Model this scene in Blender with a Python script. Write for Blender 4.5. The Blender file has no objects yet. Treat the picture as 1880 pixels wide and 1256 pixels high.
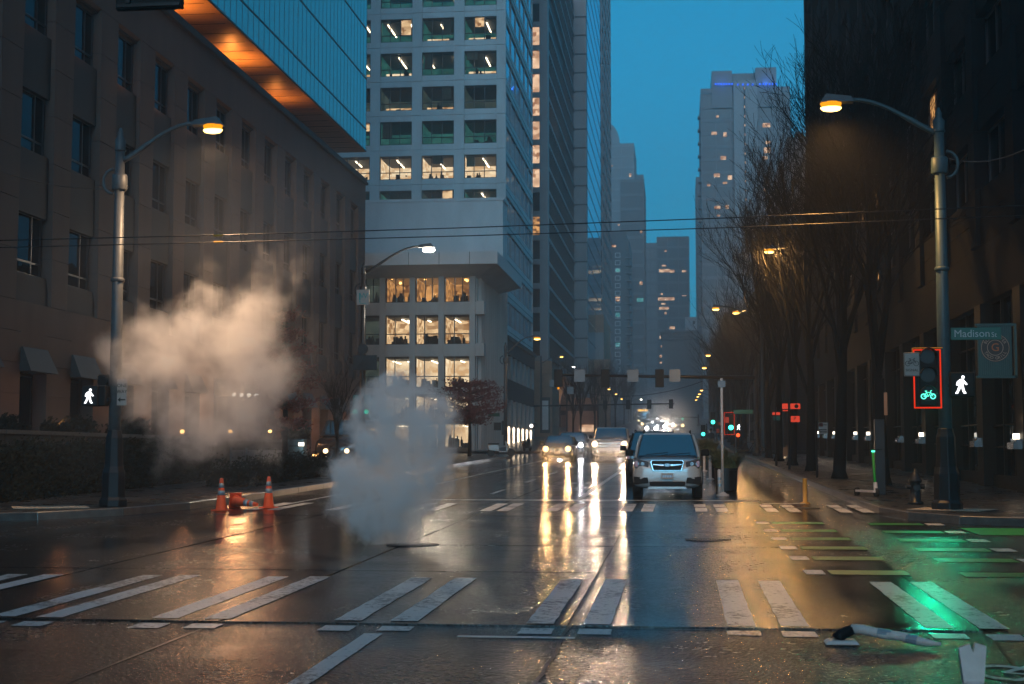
import bpy, math, random
from mathutils import Vector, Matrix, Quaternion
random.seed(7)
sc = bpy.context.scene
COL = sc.collection
RAD = math.radians

# ------------------------------------------------------------------ camera
PITCH, YAW, FPX = RAD(4.384), RAD(6.53), 2700.0
CAMZ = 1.75
cam_d = bpy.data.cameras.new('camera')
cam = bpy.data.objects.new('camera', cam_d)
COL.objects.link(cam)
cam.location = (0, 0, CAMZ)
cam.rotation_euler = (math.pi/2 + PITCH, 0, YAW)
cam_d.sensor_width = 36.0
cam_d.lens = FPX/1880*36
cam_d.clip_start = 0.1
cam_d.clip_end = 4000
cam_d.dof.use_dof = True
cam_d.dof.focus_distance = 38
cam_d.dof.aperture_fstop = 5.6
sc.camera = cam

# ------------------------------------------------------------------ dusk sky
world = bpy.data.worlds.new('World')
sc.world = world
world.use_nodes = True
wn = world.node_tree
wn.nodes.clear()
wout = wn.nodes.new('ShaderNodeOutputWorld')
wbg = wn.nodes.new('ShaderNodeBackground')
sky = wn.nodes.new('ShaderNodeTexSky')
sky.sky_type = 'NISHITA'
sky.sun_disc = False
sky.sun_elevation = RAD(6.0)
sky.sun_rotation = RAD(176)
sky.air_density = 1.6
sky.dust_density = 2.5
sky.ozone_density = 4.0
hsv = wn.nodes.new('ShaderNodeHueSaturation')
hsv.inputs['Saturation'].default_value = 0.25
tint = wn.nodes.new('ShaderNodeMix'); tint.data_type = 'RGBA'; tint.blend_type = 'MULTIPLY'
tint.inputs['Factor'].default_value = 1.0
tint.inputs[7].default_value = (0.004, 0.395, 0.73, 1)
wn.links.new(sky.outputs[0], hsv.inputs['Color'])
wn.links.new(hsv.outputs[0], tint.inputs[6])
# the evening sky darkens from the horizon to the zenith
wtc = wn.nodes.new('ShaderNodeTexCoord'); wsp = wn.nodes.new('ShaderNodeSeparateXYZ'); wn.links.new(wtc.outputs['Generated'], wsp.inputs[0])
wmr = wn.nodes.new('ShaderNodeMapRange'); wmr.inputs[1].default_value = 0.10; wmr.inputs[2].default_value = 0.42; wmr.inputs[3].default_value = 1.12; wmr.inputs[4].default_value = 0.66
wn.links.new(wsp.outputs[2], wmr.inputs[0])
wsc = wn.nodes.new('ShaderNodeVectorMath'); wsc.operation = 'SCALE'; wn.links.new(tint.outputs[2], wsc.inputs[0]); wn.links.new(wmr.outputs[0], wsc.inputs['Scale'])
wn.links.new(wsc.outputs[0], wbg.inputs['Color'])
wbg.inputs['Strength'].default_value = 0.15
wn.links.new(wbg.outputs[0], wout.inputs['Surface'])

# soft low fill added behind the camera to warm what the blue sky lights
sun_d = bpy.data.lights.new('sun', 'SUN'); sun_d.energy = 0.30; sun_d.angle = RAD(50); sun_d.color = (1.0, 0.76, 0.64)
sun = bpy.data.objects.new('sun', sun_d); COL.objects.link(sun)
sun.rotation_euler = Vector((-0.06, 0.96, -0.24)).to_track_quat('-Z', 'Y').to_euler()
sc.view_settings.view_transform = 'Standard'
sc.view_settings.look = 'None'
EXPO = 2.0
sc.view_settings.exposure = EXPO
EM = 2.0**-EXPO          # lamps are given as they should look at exposure 0
LM = EM*0.30
sc.view_settings.gamma = 1.0
sc.view_settings.use_curve_mapping = False
sc.render.engine = 'CYCLES'
cy = sc.cycles
cy.use_denoising = True
cy.max_bounces = 9
cy.diffuse_bounces = 2
cy.glossy_bounces = 3
cy.transmission_bounces = 4
cy.transparent_max_bounces = 24
cy.volume_bounces = 8
cy.volume_step_rate = 0.5
cy.volume_max_steps = 256
cy.sample_clamp_indirect = 4.0
cy.caustics_reflective = False
cy.caustics_refractive = False
cy.use_light_tree = True

# ------------------------------------------------------------------ helpers
_F = Vector((-math.sin(YAW)*math.cos(PITCH), math.cos(YAW)*math.cos(PITCH), math.sin(PITCH)))
_R = Vector((math.cos(YAW), math.sin(YAW), 0))
_U = _R.cross(_F)
def ray(u, v):
    return _F + _R*((u-940)/FPX) + _U*((628-v)/FPX)
def at(u, v, Y):
    """the point of the place seen at photograph pixel (u, v), at distance Y up the street"""
    d = ray(u, v); t = Y/d.y
    return Vector((d.x*t, Y, CAMZ+d.z*t))
def atx(u, v, X):
    d = ray(u, v); t = X/d.x
    return Vector((X, d.y*t, CAMZ+d.z*t))
def zx(v, X, Y):
    """height of a thing seen at row v standing at (X, Y)"""
    dep_h = Vector((X, Y, 0))
    # solve along the vertical line
    fx = _F.x*X+_F.y*Y; ux = _U.x*X+_U.y*Y
    k = (628-v)/FPX
    # (ux + uz*z) = k*(fx + fz*z)
    z = (k*fx-ux)/(_U.z-k*_F.z)
    return CAMZ+z
def gz(y):
    """height of the road surface at distance y"""
    if y < 0: return 0.0167*y
    if y <= 110: return 0.0167*y
    if y <= 150:
        t = y-110
        return 1.837+0.0167*t+0.5*(0.0173/40)*t*t
    if y <= 420: return 1.837+0.0167*40+0.5*0.0173*40+0.034*(y-150)
    return 1.837+0.668+0.346+0.034*270
def gp(u, v, h=0.0):
    """ground point (h above the road) seen at pixel (u, v)"""
    d = ray(u, v)
    lo, hi = 0.5, 600.0
    for _ in range(60):
        m = (lo+hi)/2; t = m/d.y
        if CAMZ+d.z*t > gz(m)+h: lo = m
        else: hi = m
    t = lo/d.y
    return Vector((d.x*t, lo, gz(lo)+h))

class MB:
    def __init__(s): s.v, s.f, s.m = [], [], []
    def poly(s, pts, mi=0):
        b = len(s.v); s.v += [tuple(p) for p in pts]; s.f.append(tuple(range(b, b+len(pts)))); s.m.append(mi)
        return s
    def box(s, x0, x1, y0, y1, z0, z1, mi=0):
        b = len(s.v)
        s.v += [(x0,y0,z0),(x1,y0,z0),(x1,y1,z0),(x0,y1,z0),(x0,y0,z1),(x1,y0,z1),(x1,y1,z1),(x0,y1,z1)]
        for q in ((0,3,2,1),(4,5,6,7),(0,1,5,4),(1,2,6,5),(2,3,7,6),(3,0,4,7)):
            s.f.append(tuple(b+i for i in q)); s.m.append(mi)
        return s
    def hexa(s, p, mi=0):
        """p: 8 points, bottom loop then top loop (counter-clockwise)"""
        b = len(s.v); s.v += [tuple(q) for q in p]
        for q in ((0,3,2,1),(4,5,6,7),(0,1,5,4),(1,2,6,5),(2,3,7,6),(3,0,4,7)):
            s.f.append(tuple(b+i for i in q)); s.m.append(mi)
        return s
    def tube(s, pts, rad, n=6, mi=0, cap=True):
        pts = [Vector(p) for p in pts]
        if not isinstance(rad, (list, tuple)): rad = [rad]*len(pts)
        b = len(s.v)
        d0 = (pts[1]-pts[0]).normalized()
        up = Vector((0,0,1)) if abs(d0.z) < 0.9 else Vector((1,0,0))
        a = d0.cross(up).normalized()
        for i, p in enumerate(pts):
            if i == 0: d = d0
            elif i == len(pts)-1: d = (pts[i]-pts[i-1]).normalized()
            else: d = ((pts[i]-pts[i-1]).normalized()+(pts[i+1]-pts[i]).normalized()).normalized()
            a = (a-d*a.dot(d)).normalized(); c = d.cross(a)
            for k in range(n):
                t = 2*math.pi*k/n
                q = p+a*(math.cos(t)*rad[i])+c*(math.sin(t)*rad[i])
                s.v.append((q.x,q.y,q.z))
        for i in range(len(pts)-1):
            for k in range(n):
                k2 = (k+1) % n
                s.f.append((b+i*n+k, b+i*n+k2, b+(i+1)*n+k2, b+(i+1)*n+k)); s.m.append(mi)
        if cap:
            s.f.append(tuple(b+k for k in reversed(range(n)))); s.m.append(mi)
            s.f.append(tuple(b+(len(pts)-1)*n+k for k in range(n))); s.m.append(mi)
        return s
    def lathe(s, c, prof, n=12, mi=0, axis='z'):
        b = len(s.v); m = len(prof)
        for r, h in prof:
            for k in range(n):
                t = 2*math.pi*k/n
                x, y = r*math.cos(t), r*math.sin(t)
                if axis == 'z': s.v.append((c[0]+x, c[1]+y, c[2]+h))
                elif axis == 'x': s.v.append((c[0]+h, c[1]+x, c[2]+y))
                else: s.v.append((c[0]+x, c[1]+h, c[2]+y))
        for i in range(m-1):
            for k in range(n):
                k2 = (k+1) % n
                q = (b+i*n+k, b+i*n+k2, b+(i+1)*n+k2, b+(i+1)*n+k)
                s.f.append(q if axis != 'y' else q[::-1]); s.m.append(mi)
        s.f.append(tuple(b+k for k in (range(n) if axis == 'y' else reversed(range(n))))); s.m.append(mi)
        s.f.append(tuple(b+(m-1)*n+k for k in (reversed(range(n)) if axis == 'y' else range(n)))); s.m.append(mi)
        return s
    def prism(s, pts, axis, d0, d1, mi=0):
        """2-D outline extruded along an axis; (a,b) are the two other axes in order"""
        def P(a, b_, d):
            return {'x': (d, a, b_), 'y': (a, d, b_), 'z': (a, b_, d)}[axis]
        b = len(s.v); n = len(pts)
        s.v += [P(p[0], p[1], d0) for p in pts]+[P(p[0], p[1], d1) for p in pts]
        s.f.append(tuple(b+i for i in reversed(range(n)))); s.m.append(mi)
        s.f.append(tuple(b+n+i for i in range(n))); s.m.append(mi)
        for i in range(n):
            j = (i+1) % n
            s.f.append((b+i, b+j, b+n+j, b+n+i)); s.m.append(mi)
        return s
    def mesh(s, name, mats, smooth=False):
        me = bpy.data.meshes.new(name)
        me.from_pydata(s.v, [], s.f)
        mats = mats if isinstance(mats, (list, tuple)) else [mats]
        for m in mats: me.materials.append(m)
        if len(mats) > 1: me.polygons.foreach_set('material_index', s.m)
        if smooth: me.polygons.foreach_set('use_smooth', [True]*len(me.polygons))
        me.update()
        return me
    def obj(s, name, mats, parent=None, loc=(0,0,0), smooth=False, kind=None, label=None):
        o = bpy.data.objects.new(name, s.mesh(name, mats, smooth)); COL.objects.link(o)
        o.location = loc
        if parent is not None: o.parent = parent
        if kind: o['kind'] = kind
        if label: o['label'] = label
        return o

def thing(name, label, cat, loc=(0,0,0), rz=0.0, group=None):
    o = bpy.data.objects.new(name, None); COL.objects.link(o)
    o.location = loc; o.rotation_euler = (0,0,rz); o.empty_display_size = 0.3
    o['label'] = label; o['category'] = cat
    if group: o['group'] = group
    return o
def tag(o, label, cat, group=None, kind=None):
    o['label'] = label; o['category'] = cat
    if group: o['group'] = group
    if kind: o['kind'] = kind
    return o
def struct(o): o['kind'] = 'structure'; return o
def inst(me, name, parent=None, loc=(0,0,0), rz=0.0, scale=None, label=None, rx=0.0):
    o = bpy.data.objects.new(name, me); COL.objects.link(o)
    o.location = loc; o.rotation_euler = (rx,0,rz)
    if scale: o.scale = scale
    if parent is not None: o.parent = parent
    if label: o['label'] = label
    return o
def copy_tree(o, parent=None):
    c = o.copy(); COL.objects.link(c)
    if parent is not None: c.parent = parent
    for ch in list(o.children): copy_tree(ch, c)
    return c
def bevel(o, w=0.01, seg=2):
    m = o.modifiers.new('bevel', 'BEVEL'); m.width = w; m.segments = seg; m.limit_method = 'ANGLE'
    m.angle_limit = RAD(35)
    return o
def light(name, kind, loc, power, col, parent=None, size=0.15, rot=None, spot=None, blend=0.6):
    d = bpy.data.lights.new(name, kind); d.energy = power*LM; d.color = col
    if kind == 'AREA': d.size = size
    else: d.shadow_soft_size = size
    if kind == 'SPOT': d.spot_size = spot; d.spot_blend = blend
    o = bpy.data.objects.new(name, d); COL.objects.link(o); o.location = loc
    if rot: o.rotation_euler = rot
    if parent is not None: o.parent = parent
    return o
def text_mesh(name, s, size, mat, extrude=0.004, align='CENTER'):
    c = bpy.data.curves.new(name, 'FONT'); c.body = s; c.size = size; c.extrude = extrude
    c.align_x = align; c.align_y = 'CENTER'
    c.resolution_u = 3
    o = bpy.data.objects.new(name, c); COL.objects.link(o)
    dg = bpy.context.evaluated_depsgraph_get()
    me = bpy.data.meshes.new_from_object(o.evaluated_get(dg)); me.name = name
    bpy.data.objects.remove(o)
    me.materials.clear(); me.materials.append(mat)
    return me
def put_text(name, s, size, mat, parent, loc, rot=(math.pi/2,0,0), extrude=0.004):
    me = text_mesh(name, s, size, mat, extrude)
    o = bpy.data.objects.new(name, me); COL.objects.link(o)
    o.location = loc; o.rotation_euler = rot; o.parent = parent
    return o

# ------------------------------------------------------------------ materials
def nodes(m):
    m.use_nodes = True
    nt = m.node_tree
    return nt, nt.nodes, nt.links
def mat(name, col, rough=0.6, metal=0.0, var=0.25, vscale=3.0, stretch=(1,1,1), bump=0.0, bscale=40.0, bdist=0.01, rnd=0.0, rvar=0.0, spec=0.5, coords='pos', coat=0.0):
    m = bpy.data.materials.new(name); nt, N, L = nodes(m)
    b = N['Principled BSDF']
    b.inputs['Roughness'].default_value = rough; b.inputs['Metallic'].default_value = metal
    b.inputs['Specular IOR Level'].default_value = spec
    b.inputs['Coat Weight'].default_value = coat
    b.inputs['Base Color'].default_value = (*col, 1)
    if var or bump or rvar:
        if coords == 'pos':
            g = N.new('ShaderNodeNewGeometry'); src = g.outputs['Position']
        else:
            g = N.new('ShaderNodeTexCoord'); src = g.outputs['Object']
        mp = N.new('ShaderNodeMapping'); L.new(src, mp.inputs[0]); mp.inputs['Scale'].default_value = stretch
        n1 = N.new('ShaderNodeTexNoise'); n1.inputs['Scale'].default_value = vscale; n1.inputs['Detail'].default_value = 5
        n1.inputs['Roughness'].default_value = 0.6
        L.new(mp.outputs[0], n1.inputs['Vector'])
    val = None
    if var:
        mr = N.new('ShaderNodeMapRange'); mr.inputs[1].default_value = 0.25; mr.inputs[2].default_value = 0.75
        mr.inputs[3].default_value = 1-var; mr.inputs[4].default_value = 1+var
        L.new(n1.outputs[0], mr.inputs[0]); val = mr.outputs[0]
    if rnd:
        oi = N.new('ShaderNodeObjectInfo')
        mr2 = N.new('ShaderNodeMapRange'); mr2.inputs[3].default_value = 1-rnd; mr2.inputs[4].default_value = 1+rnd
        L.new(oi.outputs['Random'], mr2.inputs[0])
        if val is None: val = mr2.outputs[0]
        else:
            mu = N.new('ShaderNodeMath'); mu.operation = 'MULTIPLY'; L.new(val, mu.inputs[0]); L.new(mr2.outputs[0], mu.inputs[1]); val = mu.outputs[0]
    if val is not None:
        mx = N.new('ShaderNodeVectorMath'); mx.operation = 'SCALE'; mx.inputs[0].default_value = col
        L.new(val, mx.inputs['Scale']); L.new(mx.outputs[0], b.inputs['Base Color'])
    if rvar:
        mr3 = N.new('ShaderNodeMapRange'); mr3.inputs[1].default_value = 0.3; mr3.inputs[2].default_value = 0.7
        mr3.inputs[3].default_value = max(0.02, rough-rvar); mr3.inputs[4].default_value = rough+rvar
        L.new(n1.outputs[0], mr3.inputs[0]); L.new(mr3.outputs[0], b.inputs['Roughness'])
    if bump:
        n2 = N.new('ShaderNodeTexNoise'); n2.inputs['Scale'].default_value = bscale; n2.inputs['Detail'].default_value = 3
        L.new(mp.outputs[0], n2.inputs['Vector'])
        bp = N.new('ShaderNodeBump'); bp.inputs['Strength'].default_value = bump; bp.inputs['Distance'].default_value = bdist
        L.new(n2.outputs[0], bp.inputs['Height']); L.new(bp.outputs[0], b.inputs['Normal'])
    return m
def emat(name, col, strength, sample=True):
    m = bpy.data.materials.new(name); nt, N, L = nodes(m)
    N.remove(N['Principled BSDF'])
    e = N.new('ShaderNodeEmission'); e.inputs[0].default_value = (*col, 1); e.inputs[1].default_value = strength*EM
    L.new(e.outputs[0], N['Material Output'].inputs['Surface'])
    if not sample: m.cycles.emission_sampling = 'NONE'
    return m
def room_mat(name, colA, colB, strength, scale=1.0):
    """the furnished wall of a lit room: it is what gives the window its light"""
    m = bpy.data.materials.new(name); nt, N, L = nodes(m)
    N.remove(N['Principled BSDF'])
    g = N.new('ShaderNodeNewGeometry')
    mp = N.new('ShaderNodeMapping'); L.new(g.outputs['Position'], mp.inputs[0]); mp.inputs['Scale'].default_value = (1.1*scale, 1.1*scale, 1.9*scale)
    vo = N.new('ShaderNodeTexVoronoi'); vo.distance = 'CHEBYCHEV'; vo.inputs['Scale'].default_value = 1.0
    L.new(mp.outputs[0], vo.inputs['Vector'])
    n = N.new('ShaderNodeTexNoise'); n.inputs['Scale'].default_value = 0.5; L.new(g.outputs['Position'], n.inputs['Vector'])
    sp = N.new('ShaderNodeSeparateColor'); L.new(vo.outputs['Color'], sp.inputs[0])
    ad = N.new('ShaderNodeMath'); ad.operation = 'MULTIPLY'; L.new(sp.outputs[0], ad.inputs[0]); L.new(n.outputs[0], ad.inputs[1])
    mr = N.new('ShaderNodeMapRange'); mr.inputs[1].default_value = 0.05; mr.inputs[2].default_value = 0.5
    L.new(ad.outputs[0], mr.inputs[0])
    cm = N.new('ShaderNodeMix'); cm.data_type = 'RGBA'; L.new(mr.outputs[0], cm.inputs[0])
    cm.inputs[6].default_value = (*colA, 1); cm.inputs[7].default_value = (*colB, 1)
    e = N.new('ShaderNodeEmission'); L.new(cm.outputs[2], e.inputs[0]); e.inputs[1].default_value = strength*EM
    L.new(e.outputs[0], N['Material Output'].inputs['Surface'])
    m.cycles.emission_sampling = 'NONE'
    return m
def glass_mat(name, tintc, base=0.12, refl=(0.9,0.95,1.0), rough=0.02, back=None, wav=0.0):
    """window glass: reflection over either a see-through pane or a dark interior"""
    m = bpy.data.materials.new(name); nt, N, L = nodes(m)
    N.remove(N['Principled BSDF'])
    gl = N.new('ShaderNodeBsdfGlossy'); gl.inputs['Color'].default_value = (*refl, 1); gl.inputs['Roughness'].default_value = rough
    if back is None:
        tr = N.new('ShaderNodeBsdfTransparent'); tr.inputs['Color'].default_value = (*tintc, 1)
    else:
        tr = N.new('ShaderNodeBsdfDiffuse'); tr.inputs['Color'].default_value = (*back, 1)
    fr = N.new('ShaderNodeFresnel'); fr.inputs['IOR'].default_value = 1.5
    ad = N.new('ShaderNodeMath'); ad.operation = 'ADD'; ad.use_clamp = True; ad.inputs[1].default_value = base
    L.new(fr.outputs[0], ad.inputs[0])
    mx = N.new('ShaderNodeMixShader'); L.new(ad.outputs[0], mx.inputs[0]); L.new(tr.outputs[0], mx.inputs[1]); L.new(gl.outputs[0], mx.inputs[2])
    L.new(mx.outputs[0], N['Material Output'].inputs['Surface'])
    if wav:
        g = N.new('ShaderNodeNewGeometry')
        n = N.new('ShaderNodeTexNoise'); n.inputs['Scale'].default_value = 0.9; L.new(g.outputs['Position'], n.inputs['Vector'])
        bp = N.new('ShaderNodeBump'); bp.inputs['Strength'].default_value = wav; bp.inputs['Distance'].default_value = 0.1
        L.new(n.outputs[0], bp.inputs['Height']); L.new(bp.outputs[0], gl.inputs['Normal'])
    return m

def wet_road(name, col, rlo, rhi, grain, bumpd, rnd=0.0, bigscale=0.5):
    m = bpy.data.materials.new(name); nt, N, L = nodes(m)
    b = N['Principled BSDF']
    g = N.new('ShaderNodeNewGeometry')
    mp = N.new('ShaderNodeMapping'); mp.inputs['Scale'].default_value = (0.45, 1.3, 1); L.new(g.outputs['Position'], mp.inputs[0])
    n1 = N.new('ShaderNodeTexNoise'); n1.inputs['Scale'].default_value = bigscale; n1.inputs['Detail'].default_value = 6; n1.inputs['Roughness'].default_value = 0.62
    L.new(mp.outputs[0], n1.inputs['Vector'])
    # tyre-polished tracks run along the street
    mp2 = N.new('ShaderNodeMapping'); mp2.inputs['Scale'].default_value = (1.1, 0.04, 1); L.new(g.outputs['Position'], mp2.inputs[0])
    n3 = N.new('ShaderNodeTexNoise'); n3.inputs['Scale'].default_value = 1.0; n3.inputs['Detail'].default_value = 3; L.new(mp2.outputs[0], n3.inputs['Vector'])
    av = N.new('ShaderNodeMath'); av.operation = 'ADD'; L.new(n1.outputs[0], av.inputs[0]); L.new(n3.outputs[0], av.inputs[1])
    mr = N.new('ShaderNodeMapRange'); mr.inputs[1].default_value = 0.75; mr.inputs[2].default_value = 1.25
    mr.inputs[3].default_value = rlo; mr.inputs[4].default_value = rhi
    L.new(av.outputs[0], mr.inputs[0]); L.new(mr.outputs[0], b.inputs['Roughness'])
    n2 = N.new('ShaderNodeTexNoise'); n2.inputs['Scale'].default_value = grain; n2.inputs['Detail'].default_value = 4; n2.inputs['Roughness'].default_value = 0.65
    L.new(g.outputs['Position'], n2.inputs['Vector'])
    vo = N.new('ShaderNodeTexVoronoi'); vo.inputs['Scale'].default_value = grain*1.1; L.new(g.outputs['Position'], vo.inputs['Vector'])
    sp_ = N.new('ShaderNodeSeparateColor'); L.new(vo.outputs['Color'], sp_.inputs[0])
    # single stones stand up through the water film: each has its own gloss
    st_ = N.new('ShaderNodeMapRange'); st_.inputs[1].default_value = 0.0; st_.inputs[2].default_value = 1.0; st_.inputs[3].default_value = 0.6; st_.inputs[4].default_value = 1.7
    L.new(sp_.outputs[0], st_.inputs[0])
    rm_ = N.new('ShaderNodeMath'); rm_.operation = 'MULTIPLY'; L.new(mr.outputs[0], rm_.inputs[0]); L.new(st_.outputs[0], rm_.inputs[1]); L.new(rm_.outputs[0], b.inputs['Roughness'])
    hh = N.new('ShaderNodeMath'); hh.operation = 'MULTIPLY_ADD'; L.new(vo.outputs['Distance'], hh.inputs[0]); hh.inputs[1].default_value = -0.8; L.new(n2.outputs[0], hh.inputs[2])
    bp = N.new('ShaderNodeBump'); bp.inputs['Distance'].default_value = bumpd
    ms = N.new('ShaderNodeMapRange'); ms.inputs[1].default_value = 0.8; ms.inputs[2].default_value = 1.2; ms.inputs[3].default_value = 0.25; ms.inputs[4].default_value = 1.0
    L.new(av.outputs[0], ms.inputs[0]); L.new(ms.outputs[0], bp.inputs['Strength'])
    L.new(hh.outputs[0], bp.inputs['Height']); L.new(bp.outputs[0], b.inputs['Normal'])
    mc = N.new('ShaderNodeMapRange'); mc.inputs[1].default_value = 0.3; mc.inputs[2].default_value = 0.7; mc.inputs[3].default_value = 0.6; mc.inputs[4].default_value = 1.5
    L.new(n2.outputs[0], mc.inputs[0])
    sv = N.new('ShaderNodeMath'); sv.operation = 'POWER'; sv.inputs[1].default_value = 3.0; L.new(sp_.outputs[1], sv.inputs[0])
    sw_ = N.new('ShaderNodeMath'); sw_.operation = 'MULTIPLY_ADD'; sw_.inputs[1].default_value = 2.4; sw_.inputs[2].default_value = 0.45; L.new(sv.outputs[0], sw_.inputs[0])
    mc0 = N.new('ShaderNodeMath'); mc0.operation = 'MULTIPLY'; L.new(mc.outputs[0], mc0.inputs[0]); L.new(sw_.outputs[0], mc0.inputs[1]); mc = mc0
    mc2 = N.new('ShaderNodeMath'); mc2.operation = 'MULTIPLY'; L.new(mc.outputs[0], mc2.inputs[0])
    oi = N.new('ShaderNodeObjectInfo'); mo = N.new('ShaderNodeMapRange'); mo.inputs[3].default_value = 1-rnd; mo.inputs[4].default_value = 1+rnd
    L.new(oi.outputs['Random'], mo.inputs[0]); L.new(mo.outputs[0], mc2.inputs[1])
    vs = N.new('ShaderNodeVectorMath'); vs.operation = 'SCALE'; vs.inputs[0].default_value = col; L.new(mc2.outputs[0], vs.inputs['Scale'])
    L.new(vs.outputs[0], b.inputs['Base Color'])
    b.inputs['Specular IOR Level'].default_value = 0.34
    return m
def paint_mat(name, col, wear=0.5, rough=0.35, under=(0.045,0.045,0.048)):
    m = bpy.data.materials.new(name); nt, N, L = nodes(m)
    b = N['Principled BSDF']
    g = N.new('ShaderNodeNewGeometry')
    n1 = N.new('ShaderNodeTexNoise'); n1.inputs['Scale'].default_value = 14; n1.inputs['Detail'].default_value = 8; n1.inputs['Roughness'].default_value = 0.75
    L.new(g.outputs['Position'], n1.inputs['Vector'])
    n0 = N.new('ShaderNodeTexNoise'); n0.inputs['Scale'].default_value = 1.3; L.new(g.outputs['Position'], n0.inputs['Vector'])
    ad = N.new('ShaderNodeMath'); ad.operation = 'MULTIPLY_ADD'; ad.inputs[1].default_value = 0.5; L.new(n0.outputs[0], ad.inputs[0]); L.new(n1.outputs[0], ad.inputs[2])
    mr = N.new('ShaderNodeMapRange'); mr.inputs[1].default_value = 0.96-wear*0.3; mr.inputs[2].default_value = 1.05-wear*0.3
    L.new(ad.outputs[0], mr.inputs[0])
    mx = N.new('ShaderNodeMix'); mx.data_type = 'RGBA'; L.new(mr.outputs[0], mx.inputs[0])
    mx.inputs[6].default_value = (*col, 1); mx.inputs[7].default_value = (*under, 1)
    L.new(mx.outputs[2], b.inputs['Base Color'])
    b.inputs['Roughness'].default_value = rough
    n2 = N.new('ShaderNodeTexNoise'); n2.inputs['Scale'].default_value = 55; n2.inputs['Detail'].default_value = 3; L.new(g.outputs['Position'], n2.inputs['Vector'])
    bp = N.new('ShaderNodeBump'); bp.inputs['Distance'].default_value = 0.003; bp.inputs['Strength'].default_value = 0.8
    L.new(n2.outputs[0], bp.inputs['Height']); L.new(bp.outputs[0], b.inputs['Normal'])
    return m

M = {}
M['asphalt'] = wet_road('wet_asphalt', (0.016,0.0155,0.015), 0.08, 0.20, 24, 0.022)
M['slab'] = wet_road('wet_concrete_slab', (0.014,0.0135,0.013), 0.08, 0.20, 30, 0.0055, rnd=0.25)
M['tar'] = mat('tar_joint', (0.008,0.008,0.009), 0.18, var=0.3, vscale=8, bump=0.4, bscale=25, bdist=0.006)
M['paint'] = paint_mat('worn_white_paint', (0.66,0.65,0.63), 0.62)
M['paintgreen'] = paint_mat('worn_green_paint', (0.008,0.24,0.025), 0.6, 0.4)
M['paving'] = mat('wet_paving', (0.028,0.028,0.029), 0.33, var=0.35, vscale=1.6, bump=0.5, bscale=60, bdist=0.003, rnd=0.12, rvar=0.14, spec=0.3)
M['kerb'] = mat('wet_kerb_granite', (0.10,0.09,0.08), 0.28, var=0.4, vscale=5, bump=0.6, bscale=30, bdist=0.004, rnd=0.15)
M['ground'] = mat('ground', (0.04,0.04,0.042), 0.6, var=0.3, vscale=0.2)
M['stone'] = mat('sandstone', (0.085,0.055,0.043), 0.75, var=0.22, vscale=0.8, stretch=(1.2,1.2,0.18), bump=0.3, bscale=9, bdist=0.01, rnd=0.05)
M['stone_dark'] = mat('grey_stone_panel', (0.022,0.022,0.023), 0.7, var=0.25, vscale=0.9, stretch=(1.2,1.2,0.2), bump=0.3, bscale=9, bdist=0.01, rnd=0.08)
M['concrete'] = mat('pale_concrete', (0.74,0.73,0.73), 0.7, var=0.12, vscale=0.5, stretch=(1,1,0.3), bump=0.2, bscale=6, bdist=0.01)
M['concrete2'] = mat('tan_concrete', (0.58,0.55,0.52), 0.72, var=0.18, vscale=0.6, stretch=(1.4,1.4,0.2), bump=0.2, bscale=6, bdist=0.01)
M['granite'] = mat('dark_granite', (0.007,0.008,0.010), 0.75, var=0.25, vscale=1.5, rnd=0.1, spec=0.06)
M['granite2'] = mat('brown_granite', (0.010,0.008,0.007), 0.6, var=0.25, vscale=1.5, spec=0.12)
M['frame'] = mat('dark_window_frame', (0.03,0.03,0.034), 0.4, metal=0.3, var=0)
M['mullion'] = mat('grey_mullion', (0.13,0.14,0.15), 0.4, metal=0.5, var=0.1)
M['metalpanel'] = mat('grey_metal_panel', (0.20,0.19,0.20), 0.45, metal=0.3, var=0.12, vscale=0.4)
M['clear'] = glass_mat('clear_window_glass', (1.0,0.97,0.90), 0.05)
M['tealglass'] = glass_mat('teal_curtain_glass', (0.35,0.62,0.66), 0.30, refl=(0.50,0.85,0.85), rough=0.015, wav=0.08)
M['darkglass'] = glass_mat('dark_window_glass', (0,0,0), 0.02, refl=(0.32,0.36,0.40), rough=0.02, back=(0.004,0.005,0.006), wav=0.1)
M['blueglass'] = glass_mat('blue_curtain_glass', (0,0,0), 0.30, refl=(0.55,0.75,0.85), rough=0.03, back=(0.008,0.02,0.028), wav=0.1)
M['interior'] = mat('dark_interior', (0.05,0.055,0.06), 0.8, var=0.2)
M['room_cream'] = room_mat('room_cream', (0.30,0.15,0.06), (1.0,0.72,0.44), 1.25, 1.7)
M['room_bright'] = room_mat('room_bright', (0.62,0.40,0.22), (1.0,0.84,0.62), 1.35, 1.5)
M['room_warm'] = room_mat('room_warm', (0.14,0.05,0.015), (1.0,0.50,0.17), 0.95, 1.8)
M['room_dim'] = room_mat('room_dim', (0.015,0.03,0.03), (0.06,0.08,0.07), 1.0)
M['room_green'] = room_mat('room_green', (0.01,0.07,0.07), (0.03,0.16,0.15), 0.9)
M['winlit'] = room_mat('lit_window_warm', (0.35,0.16,0.08), (1.0,0.66,0.42), 1.2)
M['winlit2'] = room_mat('lit_window_cool', (0.05,0.4,0.42), (0.25,0.75,0.75), 0.6)
M['strip'] = emat('ceiling_strip_light', (1.0,0.86,0.66), 7.0, False)
M['globe'] = emat('pendant_globe', (1.0,0.50,0.15), 6.0, False)
M['downlight'] = emat('downlight', (1.0,0.85,0.65), 5.0, False)
M['sodium'] = emat('sodium_lamp', (1.0,0.34,0.01), 1.3, False)
M['sodium_core'] = emat('sodium_core', (1.0,0.60,0.15), 7.0, False)
M['led_core'] = emat('led_core', (1.0,0.95,0.85), 40.0, False)
M['ledlamp'] = emat('led_lamp', (1.0,0.88,0.70), 3.0, False)
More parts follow.
